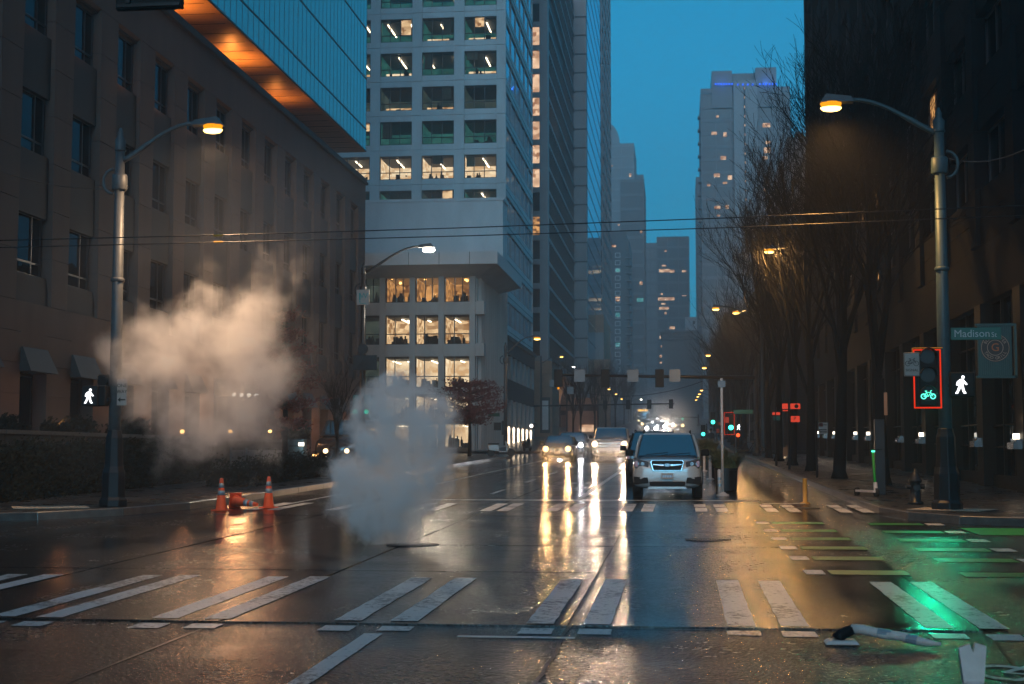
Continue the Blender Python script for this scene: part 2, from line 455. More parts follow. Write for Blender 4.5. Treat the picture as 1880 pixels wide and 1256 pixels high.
M['headlamp_w'] = emat('headlamp_warm', (1.0,0.66,0.32), 6.0, False)
M['headlamp_o'] = emat('headlamp_orange', (1.0,0.50,0.17), 6.0, False)
M['headlamp_c'] = emat('headlamp_cool', (0.95,0.95,1.0), 40.0, False)
M['sig_green'] = emat('signal_green', (0.10,0.95,0.62), 2.2, False)
M['sig_white'] = emat('signal_white', (0.95,0.97,1.0), 4.0, False)
M['sig_red'] = emat('signal_red', (1.0,0.08,0.02), 3.0, False)
M['bluelamp'] = emat('blue_lamp', (0.02,0.12,1.0), 2.0, False)
M['pole'] = mat('painted_pole', (0.08,0.085,0.09), 0.5, metal=0.1, var=0.2, vscale=6)
M['polegreen'] = mat('teal_painted_pole', (0.045,0.08,0.09), 0.5, metal=0.1, var=0.2, vscale=6)
M['iron'] = mat('black_iron', (0.018,0.018,0.02), 0.4, metal=0.4, var=0.2)
M['black'] = mat('black_plastic', (0.010,0.010,0.011), 0.55, var=0, spec=0.2)
M['hood'] = mat('dark_teal_hood', (0.012,0.018,0.02), 0.6, var=0.2)
M['white'] = mat('white_plastic', (0.70,0.60,0.54), 0.45, var=0.15, vscale=14)
M['signwhite'] = mat('sign_white', (0.34,0.30,0.27), 0.5, var=0.1, vscale=8)
M['signback'] = mat('aluminium_sign_back', (0.20,0.22,0.24), 0.5, metal=0.3, var=0.1)
M['signgreen'] = mat('street_sign_green', (0.01,0.12,0.09), 0.45, var=0.1)
M['signred'] = mat('sign_red_orange', (0.75,0.09,0.04), 0.5, var=0.1)
M['teal'] = mat('teal_board', (0.012,0.075,0.085), 0.5, var=0.15)
M['orange'] = mat('cone_orange', (0.85,0.09,0.015), 0.45, var=0.1, vscale=20)
M['reflective'] = mat('reflective_band', (0.30,0.36,0.40), 0.3, metal=0.2, var=0.1)
M['yellow'] = mat('yellow_post', (0.55,0.27,0.03), 0.45, var=0.2, vscale=14)
M['bark'] = mat('wet_bark', (0.006,0.0055,0.005), 0.7, var=0.4, vscale=9, bump=0.5, bscale=30, bdist=0.01, spec=0.12)
M['leafred'] = mat('dark_red_leaves', (0.15,0.028,0.024), 0.5, var=0.5, vscale=3)
M['leafdark'] = mat('dark_hedge_leaves', (0.012,0.014,0.009), 0.85, var=0.5, vscale=4, spec=0.1)
M['grass'] = mat('planter_grass', (0.22,0.19,0.07), 0.6, var=0.5, vscale=12)
M['pot'] = mat('black_planter', (0.014,0.014,0.016), 0.35, var=0.2)
M['carwhite'] = mat('white_car_paint', (0.40,0.43,0.44), 0.25, var=0.05, vscale=4, coat=1.0)
M['cargrey'] = mat('silver_car_paint', (0.36,0.35,0.34), 0.28, metal=0.3, var=0.05, coat=1.0)
M['cardark'] = mat('dark_car_paint', (0.03,0.028,0.03), 0.25, metal=0.2, var=0.05, coat=1.0)
M['carblue'] = mat('blue_car_paint', (0.04,0.07,0.12), 0.25, metal=0.2, var=0.05, coat=1.0)
M['chrome'] = mat('chrome', (0.42,0.42,0.44), 0.2, metal=1.0, var=0)
M['tyre'] = mat('tyre_rubber', (0.012,0.012,0.012), 0.6, var=0.2)
M['carglass'] = glass_mat('car_glass', (0,0,0), 0.34, refl=(0.85,0.95,1.0), rough=0.03, back=(0.02,0.035,0.04))
M['lampglass'] = mat('headlamp_glass', (0.10,0.10,0.11), 0.16, metal=0.3, var=0.6, vscale=18)
M['redlens'] = mat('amber_red_lens', (0.35,0.05,0.03), 0.15, var=0.1)
M['wire'] = mat('wire_black', (0.01,0.01,0.012), 0.5, var=0)
M['skin'] = mat('skin', (0.30,0.18,0.13), 0.6, var=0)
M['cloth'] = mat('dark_jacket', (0.02,0.04,0.045), 0.7, var=0.2)
M['cloth2'] = mat('dark_trousers', (0.015,0.016,0.02), 0.7, var=0.2)
M['soffit'] = mat('bronze_soffit', (0.60,0.30,0.12), 0.38, metal=0.35, var=0.2, vscale=0.5, stretch=(0.5,4,1))
M['brickred'] = mat('tan_stone', (0.36,0.22,0.15), 0.75, var=0.2, vscale=1.0, rnd=0.05)
# ------------------------------------------------------------------ ground, road and pavements
YS = list(range(-10, 110, 4))+list(range(110, 160, 5))+list(range(160, 421, 20))+[520]
g = MB()
for i in range(len(YS)-1):
    y0, y1 = YS[i], YS[i+1]
    if i == 0: y0 = -120
    if i == len(YS)-2: y1 = 1800
    g.poly([(-900,y0,gz(y0)-0.25),(900,y0,gz(y0)-0.25),(900,y1,gz(y1)-0.25),(-900,y1,gz(y1)-0.25)])
struct(g.obj('ground', M['ground']))

def strip(mb, x0, x1, y0, y1, h, mi=0, step=6.0):
    """a sheet lying h above the road, following its gradient"""
    n = max(1, int((y1-y0)/step+0.5)) if (y1 > 105 or y0 > 105) else 1
    for i in range(n):
        a = y0+(y1-y0)*i/n; b = y0+(y1-y0)*(i+1)/n
        mb.poly([(x0,a,gz(a)+h),(x1,a,gz(a)+h),(x1,b,gz(b)+h),(x0,b,gz(b)+h)], mi)
    return mb
road = MB()
strip(road, -70, 70, -8, 37, 0.0)
strip(road, -11.2, 4.4, 37, 94, 0.0)
strip(road, -70, 70, 94, 110, 0.0)
strip(road, -11.2, 4.4, 110, 430, 0.0)
road = struct(road.obj('road', M['asphalt']))
# tar bed seen in the joints between the concrete slabs
tb = MB(); strip(tb, -10.6, 2.6, 13.2, 92, 0.004)
tb.obj('tar_joint', M['tar'], road)
XJ = [-10.6, -7.4, -4.2, -1.0, 2.6]
YJ = [13.2, 18.1, 22.2, 25.4, 29.8]
while YJ[-1] < 90: YJ.append(YJ[-1]+4.45)
rs = random.Random(3)
GR = math.atan(0.0167)
for j in range(len(YJ)-1):
    for i in range(4):
        x0, x1, y0, y1 = XJ[i]+0.018, XJ[i+1]-0.018, YJ[j]+0.014, YJ[j+1]-0.014
        mb = MB(); dz = rs.uniform(-0.002, 0.002)
        nx, ny = 5, 4
        # outline with slightly broken edges
        loop = []
        for k in range(nx): loop.append((x0+(x1-x0)*k/nx, y0+rs.uniform(-.006,.012)))
        for k in range(ny): loop.append((x1-rs.uniform(-.006,.014), y0+(y1-y0)*k/ny))
        for k in range(nx): loop.append((x1-(x1-x0)*k/nx, y1-rs.uniform(-.006,.012)))
        for k in range(ny): loop.append((x0+rs.uniform(-.006,.014), y1-(y1-y0)*k/ny))
        top = [(x, y, gz(y)+0.014+dz) for x, y in loop]
        b = len(mb.v); n = len(top); mb.v += top+[(x, y, z-0.016) for x, y, z in top]
        mb.f.append(tuple(b+k for k in range(n))); mb.m.append(0)
        for k in range(n):
            k2 = (k+1) % n; mb.f.append((b+k, b+n+k, b+n+k2, b+k2)); mb.m.append(0)
        mb.obj('concrete_slab', M['slab'], road)
# crack-sealed seams in the near asphalt
sm = MB()
def seam(pts, w=0.03, h=0.004):
    for (xa, ya), (xb, yb) in zip(pts[:-1], pts[1:]):
        d = Vector((xb-xa, yb-ya)).normalized(); n = Vector((-d.y, d.x))*w/2
        sm.poly([(xa-n.x,ya-n.y,gz(ya)+h),(xa+n.x,ya+n.y,gz(ya)+h),(xb+n.x,yb+n.y,gz(yb)+h),(xb-n.x,yb-n.y,gz(yb)+h)][::-1])
def wander(x0, y0, x1, y1, n, amp):
    return [(x0+(x1-x0)*i/n+rs.uniform(-amp,amp), y0+(y1-y0)*i/n+rs.uniform(-amp,amp)) for i in range(n+1)]
seam(wander(-1.02, 4.0, -1.0, 13.2, 18, 0.02), 0.035)
seam(wander(-4.3, 6.0, -4.2, 13.2, 10, 0.02), 0.03)
seam(wander(-1.0, 13.15, 9.0, 13.0, 20, 0.015), 0.03)
seam(wander(2.62, 13.2, 2.6, 92, 60, 0.03), 0.05, 0.010)
seam(wander(2.0, 5.0, 2.6, 13.2, 12, 0.05), 0.03)
sm.obj('crack_seam', M['tar'], road)

# --- painted markings: every bar its own piece
def mark(name, x0, x1, y0, y1, m, h=0.019, skew=0.0, ragged=0.006):
    mb = MB(); n = max(4, int((y1-y0)/0.25)) if (y1-y0) > (x1-x0) else 2
    nx = max(2, int((x1-x0)/0.3))
    L = [(x0+rs.uniform(-ragged,ragged), y0+(y1-y0)*i/n) for i in range(n+1)]
    R = [(x1+rs.uniform(-ragged,ragged), y0+(y1-y0)*i/n) for i in range(n+1)]
    if y1 > 110: n = max(n, int((y1-y0)/3))
    for i in range(n):
        a, b, c, d = L[i], R[i], R[i+1], L[i+1]
        mb.poly([(p[0]+skew*(p[1]-y0), p[1], gz(p[1])+h) for p in (a,b,c,d)])
    return mb.obj(name, m, road)
for c in (-8.0, -7.55, -6.33, -5.87, -4.77, -4.27, -3.04, -2.52, -1.27, -0.76, 0.52, 0.99, 2.24, 2.70, 3.95, 4.42, 5.6, 6.1):
    y0 = 13.32+rs.uniform(-.03,.03)
    mark('crosswalk_bar', c-0.125, c+0.125, y0, 17.3+rs.uniform(-.1,.05), M['paint'])
    mark('crosswalk_bar', c-0.14, c+0.15, 12.75+rs.uniform(-.05,.05), 13.08, M['paint'], h=0.006)
for c in (-9.4, -8.9, -7.6, -7.1, -5.9, -5.4, -4.2, -3.83, -2.78, -2.34, -1.17, -0.73, 0.43, 0.87, 1.93, 2.4, 3.45, 3.9):
    mark('crosswalk_bar', c-0.13, c+0.13, 31.6, 33.2, M['paint'], h=0.018)
    if c > 0: mark('crosswalk_bar', c-0.14, c+0.12, 33.5, 34.7, M['paint'], h=0.018)
    else: mark('crosswalk_bar', c-0.13, c+0.13, 33.3, 34.8, M['paint'], h=0.018)
mark('stop_line', -7.4, 1.9, 36.4, 36.75, M['paint'], h=0.018)
mark('stop_line', 1.9, 2.9, 35.2, 35.45, M['paint'], h=0.018)
mark('lane_line', -2.72, -2.56, 4.0, 12.6, M['paint'], h=0.006)
mark('lane_line', -2.62, -2.48, 37.6, 92, M['paint'], h=0.018)
mark('lane_line', -7.9, -7.8, 36.5, 92, M['paint'], h=0.018)
mark('lane_line', -9.3, -9.2, 33, 60, M['paint'], h=0.018)
for y in (40, 49, 58, 67, 76, 85):
    mark('lane_dash', -5.2, -5.08, y, y+3, M['paint'], h=0.018)
for y in range(112, 400, 14):
    mark('lane_dash', -5.2, -5.05, y, y+5, M['paint'], h=0.006); mark('lane_dash', -2.3, -2.15, y, y+5, M['paint'], h=0.006)
mark('lane_dash', -1.9, -0.9, 12.45, 12.55, M['paint'], h=0.006)
for y in (18.4, 20.4, 22.15, 24.0, 25.9, 28.0):
    t = (y-18.4)/9.6
    mark('green_bike_bar', 1.78-0.1*t, 2.72-0.1*t, y-0.3, y+0.25, M['paintgreen'])
    mark('bike_lane_square', 1.48-0.1*t, 1.72-0.1*t, y-0.3, y+0.25, M['paint'])
    mark('green_bike_bar', 3.35+0.1*t, 4.42, y-0.3, y+0.25, M['paintgreen'], h=0.006)
    mark('bike_lane_square', 4.48, 4.78, y-0.3, y+0.25, M['paint'], h=0.006)
mark('green_bike_box', 4.9, 12.0, 25.2, 27.0, M['paintgreen'], h=0.006)
mark('bike_lane_square', 7.4, 7.7, 21.8, 22.3, M['paint'], h=0.006)
# white ring of a painted bicycle, near the camera on the right
rg = MB()
for cx, cy_ in ((2.30, 11.05), (2.30+1.0, 11.05)):
    for k in range(28):
        a0, a1 = 2*math.pi*k/28, 2*math.pi*(k+1)/28
        rg.poly([(cx+r*math.cos(a), cy_+r*1.5*math.sin(a), gz(cy_)+0.0167*r*1.5*math.sin(a)+0.006) for r, a in ((.17,a0),(.235,a0),(.235,a1),(.17,a1))])
for a, b in (((2.3,11.05),(2.65,11.5)),((2.65,11.5),(3.3,11.05)),((2.3,11.05),(2.75,10.85)),((2.75,10.85),(3.1,11.45))):
    d = Vector((b[0]-a[0], b[1]-a[1])).normalized(); n = Vector((-d.y,d.x))*0.03
    rg.poly([(a[0]-n.x,a[1]-n.y,gz(a[1])+.0065),(b[0]-n.x,b[1]-n.y,gz(b[1])+.0065),(b[0]+n.x,b[1]+n.y,gz(b[1])+.0065),(a[0]+n.x,a[1]+n.y,gz(a[1])+.0065)])
rg.obj('bicycle_symbol', M['paint'], road)

# --- pavements with their kerb stones
def pavement(name, outline, kerbline, inner_x, y0, y1, xs, side):
    """outline: ground outline of the raised slab; kerbline: polyline of the road edge"""
    mb = MB()
    pts = outline
    mb.v += [(x, y, gz(y)+0.15) for x, y in pts]; mb.f.append(tuple(range(len(pts)))); mb.m.append(0)
    o = struct(mb.obj(name, M['paving']))
    # kerb stones along the line
    for (xa, ya), (xb, yb) in zip(kerbline[:-1], kerbline[1:]):
        L = math.hypot(xb-xa, yb-ya); n = max(1, int(L/3.0+0.5))
        for i in range(n):
            t0, t1 = i/n, (i+1)/n
            ax, ay, bx, by = xa+(xb-xa)*t0, ya+(yb-ya)*t0, xa+(xb-xa)*t1, ya+(yb-ya)*t1
            d = Vector((bx-ax, by-ay)).normalized(); nn = Vector((-d.y, d.x))*0.16*side; e = d*0.006
            dz = rs.uniform(-.003,.004)
            b4 = [(ax+e.x, ay+e.y), (bx-e.x, by-e.y), (bx-e.x+nn.x, by-e.y+nn.y), (ax+e.x+nn.x, ay+e.y+nn.y)]
            if side < 0: b4 = [b4[0], b4[3], b4[2], b4[1]]
            t4 = [(x+(0.02*nn.x/0.16 if k in (0,1) else 0), y, gz(y)+0.157+dz) for k, (x, y) in enumerate(b4)]
            k_ = MB(); k_.hexa([(x, y, gz(y)-0.05) for x, y in b4]+t4)
            bevel(k_.obj('kerb_stone', M['kerb'], o), 0.012, 1)
    return o
rc = [(40,26.9),(12,27.0),(8.0,27.1),(6.3,27.5),(5.1,28.1),(4.35,29.3),(4.05,31.2),(4.0,34.5)]
kr = rc+[(4.0,94),(4.6,96.5),(6,98)]
pr = pavement('pavement', [(40,26.95)]+[(x+0.1,y+.1) for x,y in rc[1:]]+[(4.1,94),(4.7,96.4),(6,97.9),(40,98),(40,27)][:-1], kr, 8.5, 34, 94, None, -1)
lc = [(-60,26.0),(-18,26.3),(-14.5,26.8),(-12.6,27.9),(-11.5,29.6),(-10.9,32.0),(-10.75,35)]
kl = lc+[(-10.7,93.5),(-11.4,96.0),(-13,97.5)]
pl = pavement('pavement', [(-60,26.1)]+[(x-0.1,y+.1) for x,y in lc[1:]]+[(-10.8,93.5),(-11.5,95.9),(-13,97.4),(-60,97.5)], kl, -20, 34, 94, None, 1)
def block_pave(x0, x1, y0, y1, kx):
    mb = MB()
    n = max(1, int((y1-y0)/8))
    for i in range(n):
        a = y0+(y1-y0)*i/n; b = y0+(y1-y0)*(i+1)/n
        mb.poly([(x0,a,gz(a)+.15),(x1,a,gz(a)+.15),(x1,b,gz(b)+.15),(x0,b,gz(b)+.15)])
        mb.poly([(kx,a,gz(a)+.15),(kx,b,gz(b)+.15),(kx,b,gz(b)-.05),(kx,a,gz(a)-.05)])
    return struct(mb.obj('pavement', M['paving']))
block_pave(4.0, 40, 112, 175, 4.0); block_pave(-60, -10.7, 112, 175, -10.7)
block_pave(4.0, 40, 188, 430, 4.0); block_pave(-60, -10.7, 188, 430, -10.7)
# paving flags let into the near pavements
def flags(parent, xs, y0, y1, step):
    meshes = {}
    for i in range(len(xs)-1):
        w = xs[i+1]-xs[i]-0.012
        mb = MB(); mb.box(0, w, 0, step-0.012, 0, 0.006); me = mb.mesh('paving_flag', M['paving'])
        y = y0
        while y+step <= y1+0.01:
            inst(me, 'paving_flag', parent, (xs[i]+.006, y+.006, gz(y)+0.1505), rx=GR)
            y += step
flags(pr, [4.25,5.65,7.05,8.45], 34.2, 93.0, 2.1)
flags(pl, [-15.0,-13.6,-12.2,-10.9], 34.4, 92.0, 2.1)
# tactile ramp plates at the corners
for par, x, y, rz in ((pl, -13.1, 29.6, 0.5), (pr, 5.35, 30.2, -0.6)):
    mb = MB(); mb.box(-0.75,0.75,-0.45,0.45,0,0.012)
    for i in range(11):
        for j in range(6):
            mb.lathe((-0.65+i*.13, -.35+j*.14, .012), [(.03,0),(.018,.006)], 6)
    o = mb.obj('tactile_plate', mat('tactile_plate', (0.42,0.34,0.25), 0.4, var=0.3, vscale=9), par, (x, y, gz(y)+0.158)); o.rotation_euler = (GR,0,rz)

# --- covers let into the road
def manhole(x, y, r, label, rim=True):
    t = thing('manhole_cover', label, 'manhole cover', (x, y, gz(y)+0.014), 0)
    mb = MB(); mb.lathe((0,0,0), [(r,0.0),(r,0.010),(r-0.02,0.012),(r-0.02,0.004)], 32); mb.obj('rim', M['iron'], t)
    mb = MB(); mb.lathe((0,0,0), [(r-0.03,0.0),(r-0.03,0.006)], 32)
    for i in range(-4, 5):
        for j in range(-4, 5):
            if math.hypot(i, j)*0.07 < r-0.07: mb.box(i*.07-.022, i*.07+.022, j*.07-.022, j*.07+.022, .006, .011)
    mb.obj('cover', M['iron'], t)
    return t
manhole(0.42, 23.6, 0.36, 'round iron manhole cover in the lane in front of the white car')
manhole(-4.05, 22.15, 0.40, 'iron manhole cover leaking the white steam on the crossing')
manhole(2.75, 33.3, 0.30, 'small iron cover breaking the crossing bars by the yellow post')
# ================================================================== left: stone bank building with the glass box on top
XL = -20.0
PB = 3.77
bank = thing('stone_bank_building', 'long brown stone building with deep square windows behind the steam, at the left', 'building', (XL, 34.9, 0))
def L_(x): return x-XL
bank_y = 34.9
def bobj(mb, name, m, parent=bank, **k):
    # geometry is written in world metres; shift it so that it hangs from the building's base point
    mb.v = [(x-XL, y-bank_y, z) for x, y, z in mb.v]
    return mb.obj(name, m, parent, **k)
rows = [(7.35, 9.25), (11.25, 13.15), (15.15, 17.15)]
wr = [48.5-3.76*3+3.76*k for k in range(15)]           # right edge of every window bay
Y0b, Y1b = 34.9, 91.9
mb = MB(); mb.box(-60, -21.2, Y0b+.3, Y1b-.3, -1, 19.0); bobj(mb, 'core', M['interior'])
# base storey wall between its tall openings
base = MB()
edges = [Y0b]+[e for r in wr for e in (r-1.95, r-0.05)]+[Y1b]
for i in range(0, len(edges), 2):
    base.box(-21.2, XL-.04, edges[i]+.02, edges[i+1]-.02, -0.2, 6.44)
    for c_ in range(7):
        sb = MB(); o_ = .0 if c_ % 2 else .0
        sb.box(XL-.06, XL, edges[i], edges[i+1], -0.2+c_*.95+.008, -0.2+(c_+1)*.95-.008); bobj(sb, 'stone_block', M['stone'])
for r in wr:
    base.box(-21.2, XL, r-1.95, r-0.05, 4.75, 6.45); base.box(-21.2, XL-.1, r-1.95, r-0.05, -0.2, 2.3)
bobj(base, 'base_wall', M['stone'])
# parapet and cornice
mb = MB(); mb.box(-21.2, XL, Y0b, Y1b, 17.3, 19.05); bobj(mb, 'parapet', M['stone'])
mb = MB()
mb.box(-60, XL+.16, Y0b-.1, Y1b+.1, 19.05, 19.2); mb.box(-60, XL+.08, Y0b-.05, Y1b+.05, 19.2, 19.42)
bobj(mb, 'cornice', M['stone_dark'])
mb = MB(); mb.box(-60, -21.2, Y1b-.3, Y1b, -0.2, 19.05); mb.box(-21.2, XL, Y1b-.4, Y1b, 6.45, 17.3); bobj(mb, 'end_wall', M['stone'])
# tapering piers between the window bays, each its own stone
def pier(ya, yb):
    p = MB(); w = 0.16
    p.hexa([(-21.2,ya+w+.02,6.45),(XL-.05,ya+w+.02,6.45),(XL-.05,yb-w-.02,6.45),(-21.2,yb-w-.02,6.45),(-21.2,ya+.02,17.3),(XL-.05,ya+.02,17.3),(XL-.05,yb-.02,17.3),(-21.2,yb-.02,17.3)])
    o = bobj(p, 'pier', M['stone_dark'])
    for q in range(7):
        a_, b_ = q/7, (q+1)/7; z0_, z1_ = 6.46+10.84*a_, 6.45+10.84*b_-.012
        wa, wb_ = w*(1-a_), w*(1-b_)
        s_ = MB(); s_.hexa([(-20.8,ya+wa,z0_),(XL,ya+wa,z0_),(XL,yb-wa,z0_),(-20.8,yb-wa,z0_),(-20.8,ya+wb_,z1_),(XL,ya+wb_,z1_),(XL,yb-wb_,z1_),(-20.8,yb-wb_,z1_)])
        s_.v = [(x-XL, y-bank_y, z) for x, y, z in s_.v]; s_.obj('stone_block', M['stone'], o)
    return o
pier(Y0b, wr[0]-2.2)
for k in range(14): pier(wr[k], wr[k+1]-2.2)
pier(wr[14], Y1b-.4)
# slanting jamb beside each window, spandrels, windows
for k, r in enumerate(wr):
    sp = MB()
    zs = [6.45]+[z for a in rows for z in a]+[17.3]
    for i in range(0, 8, 2):
        s1 = MB(); s1.box(-21.2, XL-.14, r-2.2-.02, r+.02, zs[i], zs[i+1]); bobj(s1, 'spandrel', M['stone_dark'])
    # lowest spandrel spreads towards its foot
    sp.hexa([(-20.5,r-2.5,6.46),(XL-.12,r-2.5,6.46),(XL-.12,r+.3,6.46),(-20.5,r+.3,6.46),(-20.5,r-2.2,7.3),(XL-.12,r-2.2,7.3),(XL-.12,r+.02,7.3),(-20.5,r+.02,7.3)])
    bobj(sp, 'spandrel_foot', M['stone_dark'])
wf = MB()    # one window frame, 2.2 wide and 1.95 high, on the plane x = 0
def window_frame(W, H, bars_v, bars_h, t=0.06, d=0.12):
    m_ = MB()
    m_.box(-d, 0, 0, t, 0, H); m_.box(-d, 0, W-t, W, 0, H); m_.box(-d, 0, t, W-t, 0, t); m_.box(-d, 0, t, W-t, H-t, H)
    for b in bars_v: m_.box(-d+.01, -.01, W*b-t/2, W*b+t/2, t, H-t)
    for b in bars_h: m_.box(-d+.015, -.015, t, W-t, H*b-t/2, H*b+t/2)
    return m_
def pane_mesh(W, H, name, m): return MB().box(-.07, -.055, .05, W-.05, .05, H-.05).mesh(name, m)
fm = window_frame(2.2, 1.95, (0.68,), (0.22,)).mesh('window', M['frame'])
pm = pane_mesh(2.2, 1.95, 'pane', M['darkglass'])
fm2 = window_frame(1.9, 2.4, (0.5,), (0.8,)).mesh('window', M['frame'])
pm2 = pane_mesh(1.9, 2.4, 'pane', M['darkglass'])
lit = MB().box(-.052, -.05, .2, .5, .5, .62).mesh('reflected_room_light', M['room_warm'])
for k, r in enumerate(wr):
    for j, (za, zb) in enumerate(rows):
        w = inst(fm, 'window', bank, (-.30, r-2.2-bank_y, za)); inst(pm, 'pane', w, (0,0,0))
        # sloping head of the opening, turned orange by a light added at the sill
        if j == 2:
            hd = MB(); hd.hexa([(-20.45,r-2.2,za+1.90),(XL-.005,r-2.2,za+2.15),(XL-.005,r,za+2.15),(-20.45,r,za+1.90),(-20.45,r-2.2,17.31),(XL-.005,r-2.2,17.31),(XL-.005,r,17.31),(-20.45,r,17.31)])
            bobj(hd, 'window_head', M['stone'])
            light('sill_fill', 'POINT', (.12, r-1.1-bank_y, za+.25), 4 if k < 4 else 12, (1.0,.34,.07), bank, .06)
    w = inst(fm2, 'window', bank, (-.45, r-1.95-bank_y, 2.3)); inst(pm2, 'pane', w, (0,0,0))
    cn = MB(); zt = 5.05
    cn.hexa([(XL-.3,r-2.0,4.3),(XL+.38,r-2.0,4.3),(XL+.38,r,4.3),(XL-.3,r,4.3),(XL-.3,r-1.9,zt),(XL+.05,r-1.9,zt),(XL+.05,r-.1,zt),(XL-.3,r-.1,zt)])
    bobj(cn, 'window_hood', M['hood'])

# the glass box set on the roof
gbox = thing('glass_box_addition', 'teal glass box with an orange lit underside, standing on the stone building', 'building', (XL, 34.9, 21.2))
def gobj(mb, name, m, **k):
    mb.v = [(x-XL, y-bank_y, z-21.2) for x, y, z in mb.v]
    return mb.obj(name, m, gbox, **k)
mb = MB(); mb.box(-60, -20.02, 28, 91.9, 21.2, 21.28); gobj(mb, 'soffit', M['soffit'])
sf = MB()
for i in range(42):
    y = 28.8+i*1.5
    sf.box(-27, -20.3, y, y+.02, 21.185, 21.2)
gobj(sf, 'soffit_joint', M['iron'])
mb = MB(); mb.box(-59, -26.5, 33, 88.5, 19.42, 21.2); gobj(mb, 'recessed_storey', M['stone_dark'])
mb = MB()
for z in (22.75, 26.05, 29.3, 32.55, 35.8, 39.0): mb.box(-60, -21.0, 28.3, 91.6, z-.35, z-.05)
gobj(mb, 'floor_slab', M['interior'])
mb = MB(); mb.box(-60, -24.5, 28.3, 91.6, 21.3, 95); gobj(mb, 'inner_wall', mat('teal_interior', (0.05,0.13,0.14), 0.7, var=0.3))
mb = MB(); mb.box(-60, -20.05, 91.6, 91.85, 21.3, 95); gobj(mb, 'end_wall', M['tealglass'])
gr = [(21.28,22.7),(22.7,26.0),(26.0,29.25),(29.25,32.5)]
gw = 0.9
gm = [MB().box(-.02, 0, .012, gw-.012, .012, zb-za-.012).mesh('glass_panel', M['tealglass']) for za, zb in gr]
n = 0; y = 91.0
while y > 44:
    for gi, (za, zb) in enumerate(gr):
        if gi == 3 and y < 62: continue
        if gi == 2 and y < 52: continue
        inst(gm[gi], 'glass_panel', gbox, (0, y-bank_y, za-21.2))
    y -= gw
rest = MB()
rest.box(-20.02, XL, 28, 44.6, 21.28, 95); rest.box(-20.02, XL, 44.6, 91.9, 32.5, 95)  # glazing carried up far out of view to darken the street
rest.box(-20.02, XL, 44.6, 62, 29.25, 32.5); rest.box(-20.02, XL, 44.6, 52, 26.0, 29.25)
gobj(rest, 'upper_glazing', M['tealglass'])
fr = MB()
for za in (21.28, 22.7, 26.0, 29.25, 32.5, 35.7): fr.box(-20.06, XL+.03, 28, 91.95, za-.05, za+.03)
gobj(fr, 'glazing_rail', M['iron'])
fv = MB(); y = 91.0+gw
while y > 28:
    fv.box(-20.06, XL+.012, y-.012, y+.012, 21.28, 42); y -= gw
gobj(fv, 'glazing_bar', M['iron'])
# curtains of light and downlights inside the box
cu = MB()
for i in range(9): cu.box(-23.2, -23.15, 56.6+i*0.95, 56.6+i*0.95+.42, 23.0+0.02*i, 25.7)
gobj(cu, 'lit_curtain', emat('lit_curtain', (0.62,0.40,0.25), 0.55, False))
dl = MB()
rr = random.Random(5)
for i in range(16):
    yy = 54+rr.random()*30; xx = -20.7-rr.random()*2.2
    dl.lathe((xx, yy, 25.55 if i < 11 else 28.8), [(.10,0),(.10,.06)], 8)
gobj(dl, 'downlight', M['downlight'])
for y in (40, 50, 60, 69, 77):
    light('soffit_light', 'SPOT', (3.2-5.0, y-bank_y, -1.55), 1900 if y < 70 else 700, (1.0,0.42,0.10), gbox, 0.2, rot=(math.pi, 0, 0), spot=RAD(150), blend=0.9)
# warm glow lights set in the planting at the foot of the bank
for y in (38, 43, 48.5, 54, 60, 66, 72.5, 79, 86):
    fx = MB(); fx.lathe((-18.75, y, gz(y)+1.66), [(.07,0),(.09,.10),(.06,.13)], 8); bobj(fx, 'foot_lamp', M['globe'])
    light('foot_light', 'POINT', (-18.75-XL, y-bank_y, gz(y)+2.0), 85 if y < 50 else 150, (1.0,0.40,0.16), bank, 0.12)

# ================================================================== the low office block with the projecting roof
XO, YO = -16.0, 115.0
off = thing('low_office_building', 'pale four storey concrete office with a projecting flat roof and brightly lit floors', 'building', (XO, YO, 0))
def oobj(mb, name, m, **k):
    mb.v = [(x-XO, y-YO, z) for x, y, z in mb.v]
    return mb.obj(name, m, off, **k)
def xo(u): return at(u, 600, YO).x
def zo(v): return zx(v, -22, YO)
gy = gz(YO)
colx = [xo(703), xo(758), xo(811), xo(868)]
bayw = colx[1]-colx[0]
xs_all = [colx[0]-bayw*i for i in (4,3,2,1)]+colx
zfl = [zo(770), zo(716), zo(655), zo(579), zo(502)]        # window heads
zsl = [gy+.3, zo(768)+.0, zo(712), zo(633), zo(556)]
bands = [(zo(724), zo(712)), (zo(655), zo(633)), (zo(579), zo(556)), (zo(502), zo(496))]
mb = MB()
for i, x in enumerate(xs_all):
    c = MB(); c.box(x-.22, x+.22, YO-.35, YO+.3, gy, zo(496)); oobj(c, 'column', M['concrete2'])
for a, b in bands:
    s = MB(); s.box(xs_all[0], XO+.02, YO-.2, YO+.25, min(a,b), max(a,b)); oobj(s, 'spandrel', M['concrete2'])
for a, b in bands[1:3]:
    s = MB(); s.box(XO+.02, XO+.65, YO-.3, YO+.7, min(a,b), max(a,b)+.05); oobj(s, 'spandrel_end', M['concrete2'])
# side wall on the avenue: fluted concrete
sw = MB(); sw.box(XO-.4, XO, YO+.3, 134, gy, zo(490)); oobj(sw, 'side_wall', M['concrete2'])
for i in range(13):
    y = YO+1.0+i*1.45
    f = MB(); f.hexa([(XO,y,gy+.2),(XO+.28,y+.12,gy+.2),(XO+.28,y+.3,gy+.2),(XO,y+.42,gy+.2),(XO,y,zo(490)),(XO+.28,y+.12,zo(490)),(XO+.28,y+.3,zo(490)),(XO,y+.42,zo(490))]); oobj(f, 'wall_fin', M['concrete2'])
mb = MB(); mb.box(xs_all[0], XO-.4, 133.7, 134, gy, zo(490)); oobj(mb, 'rear_wall', M['concrete2'])
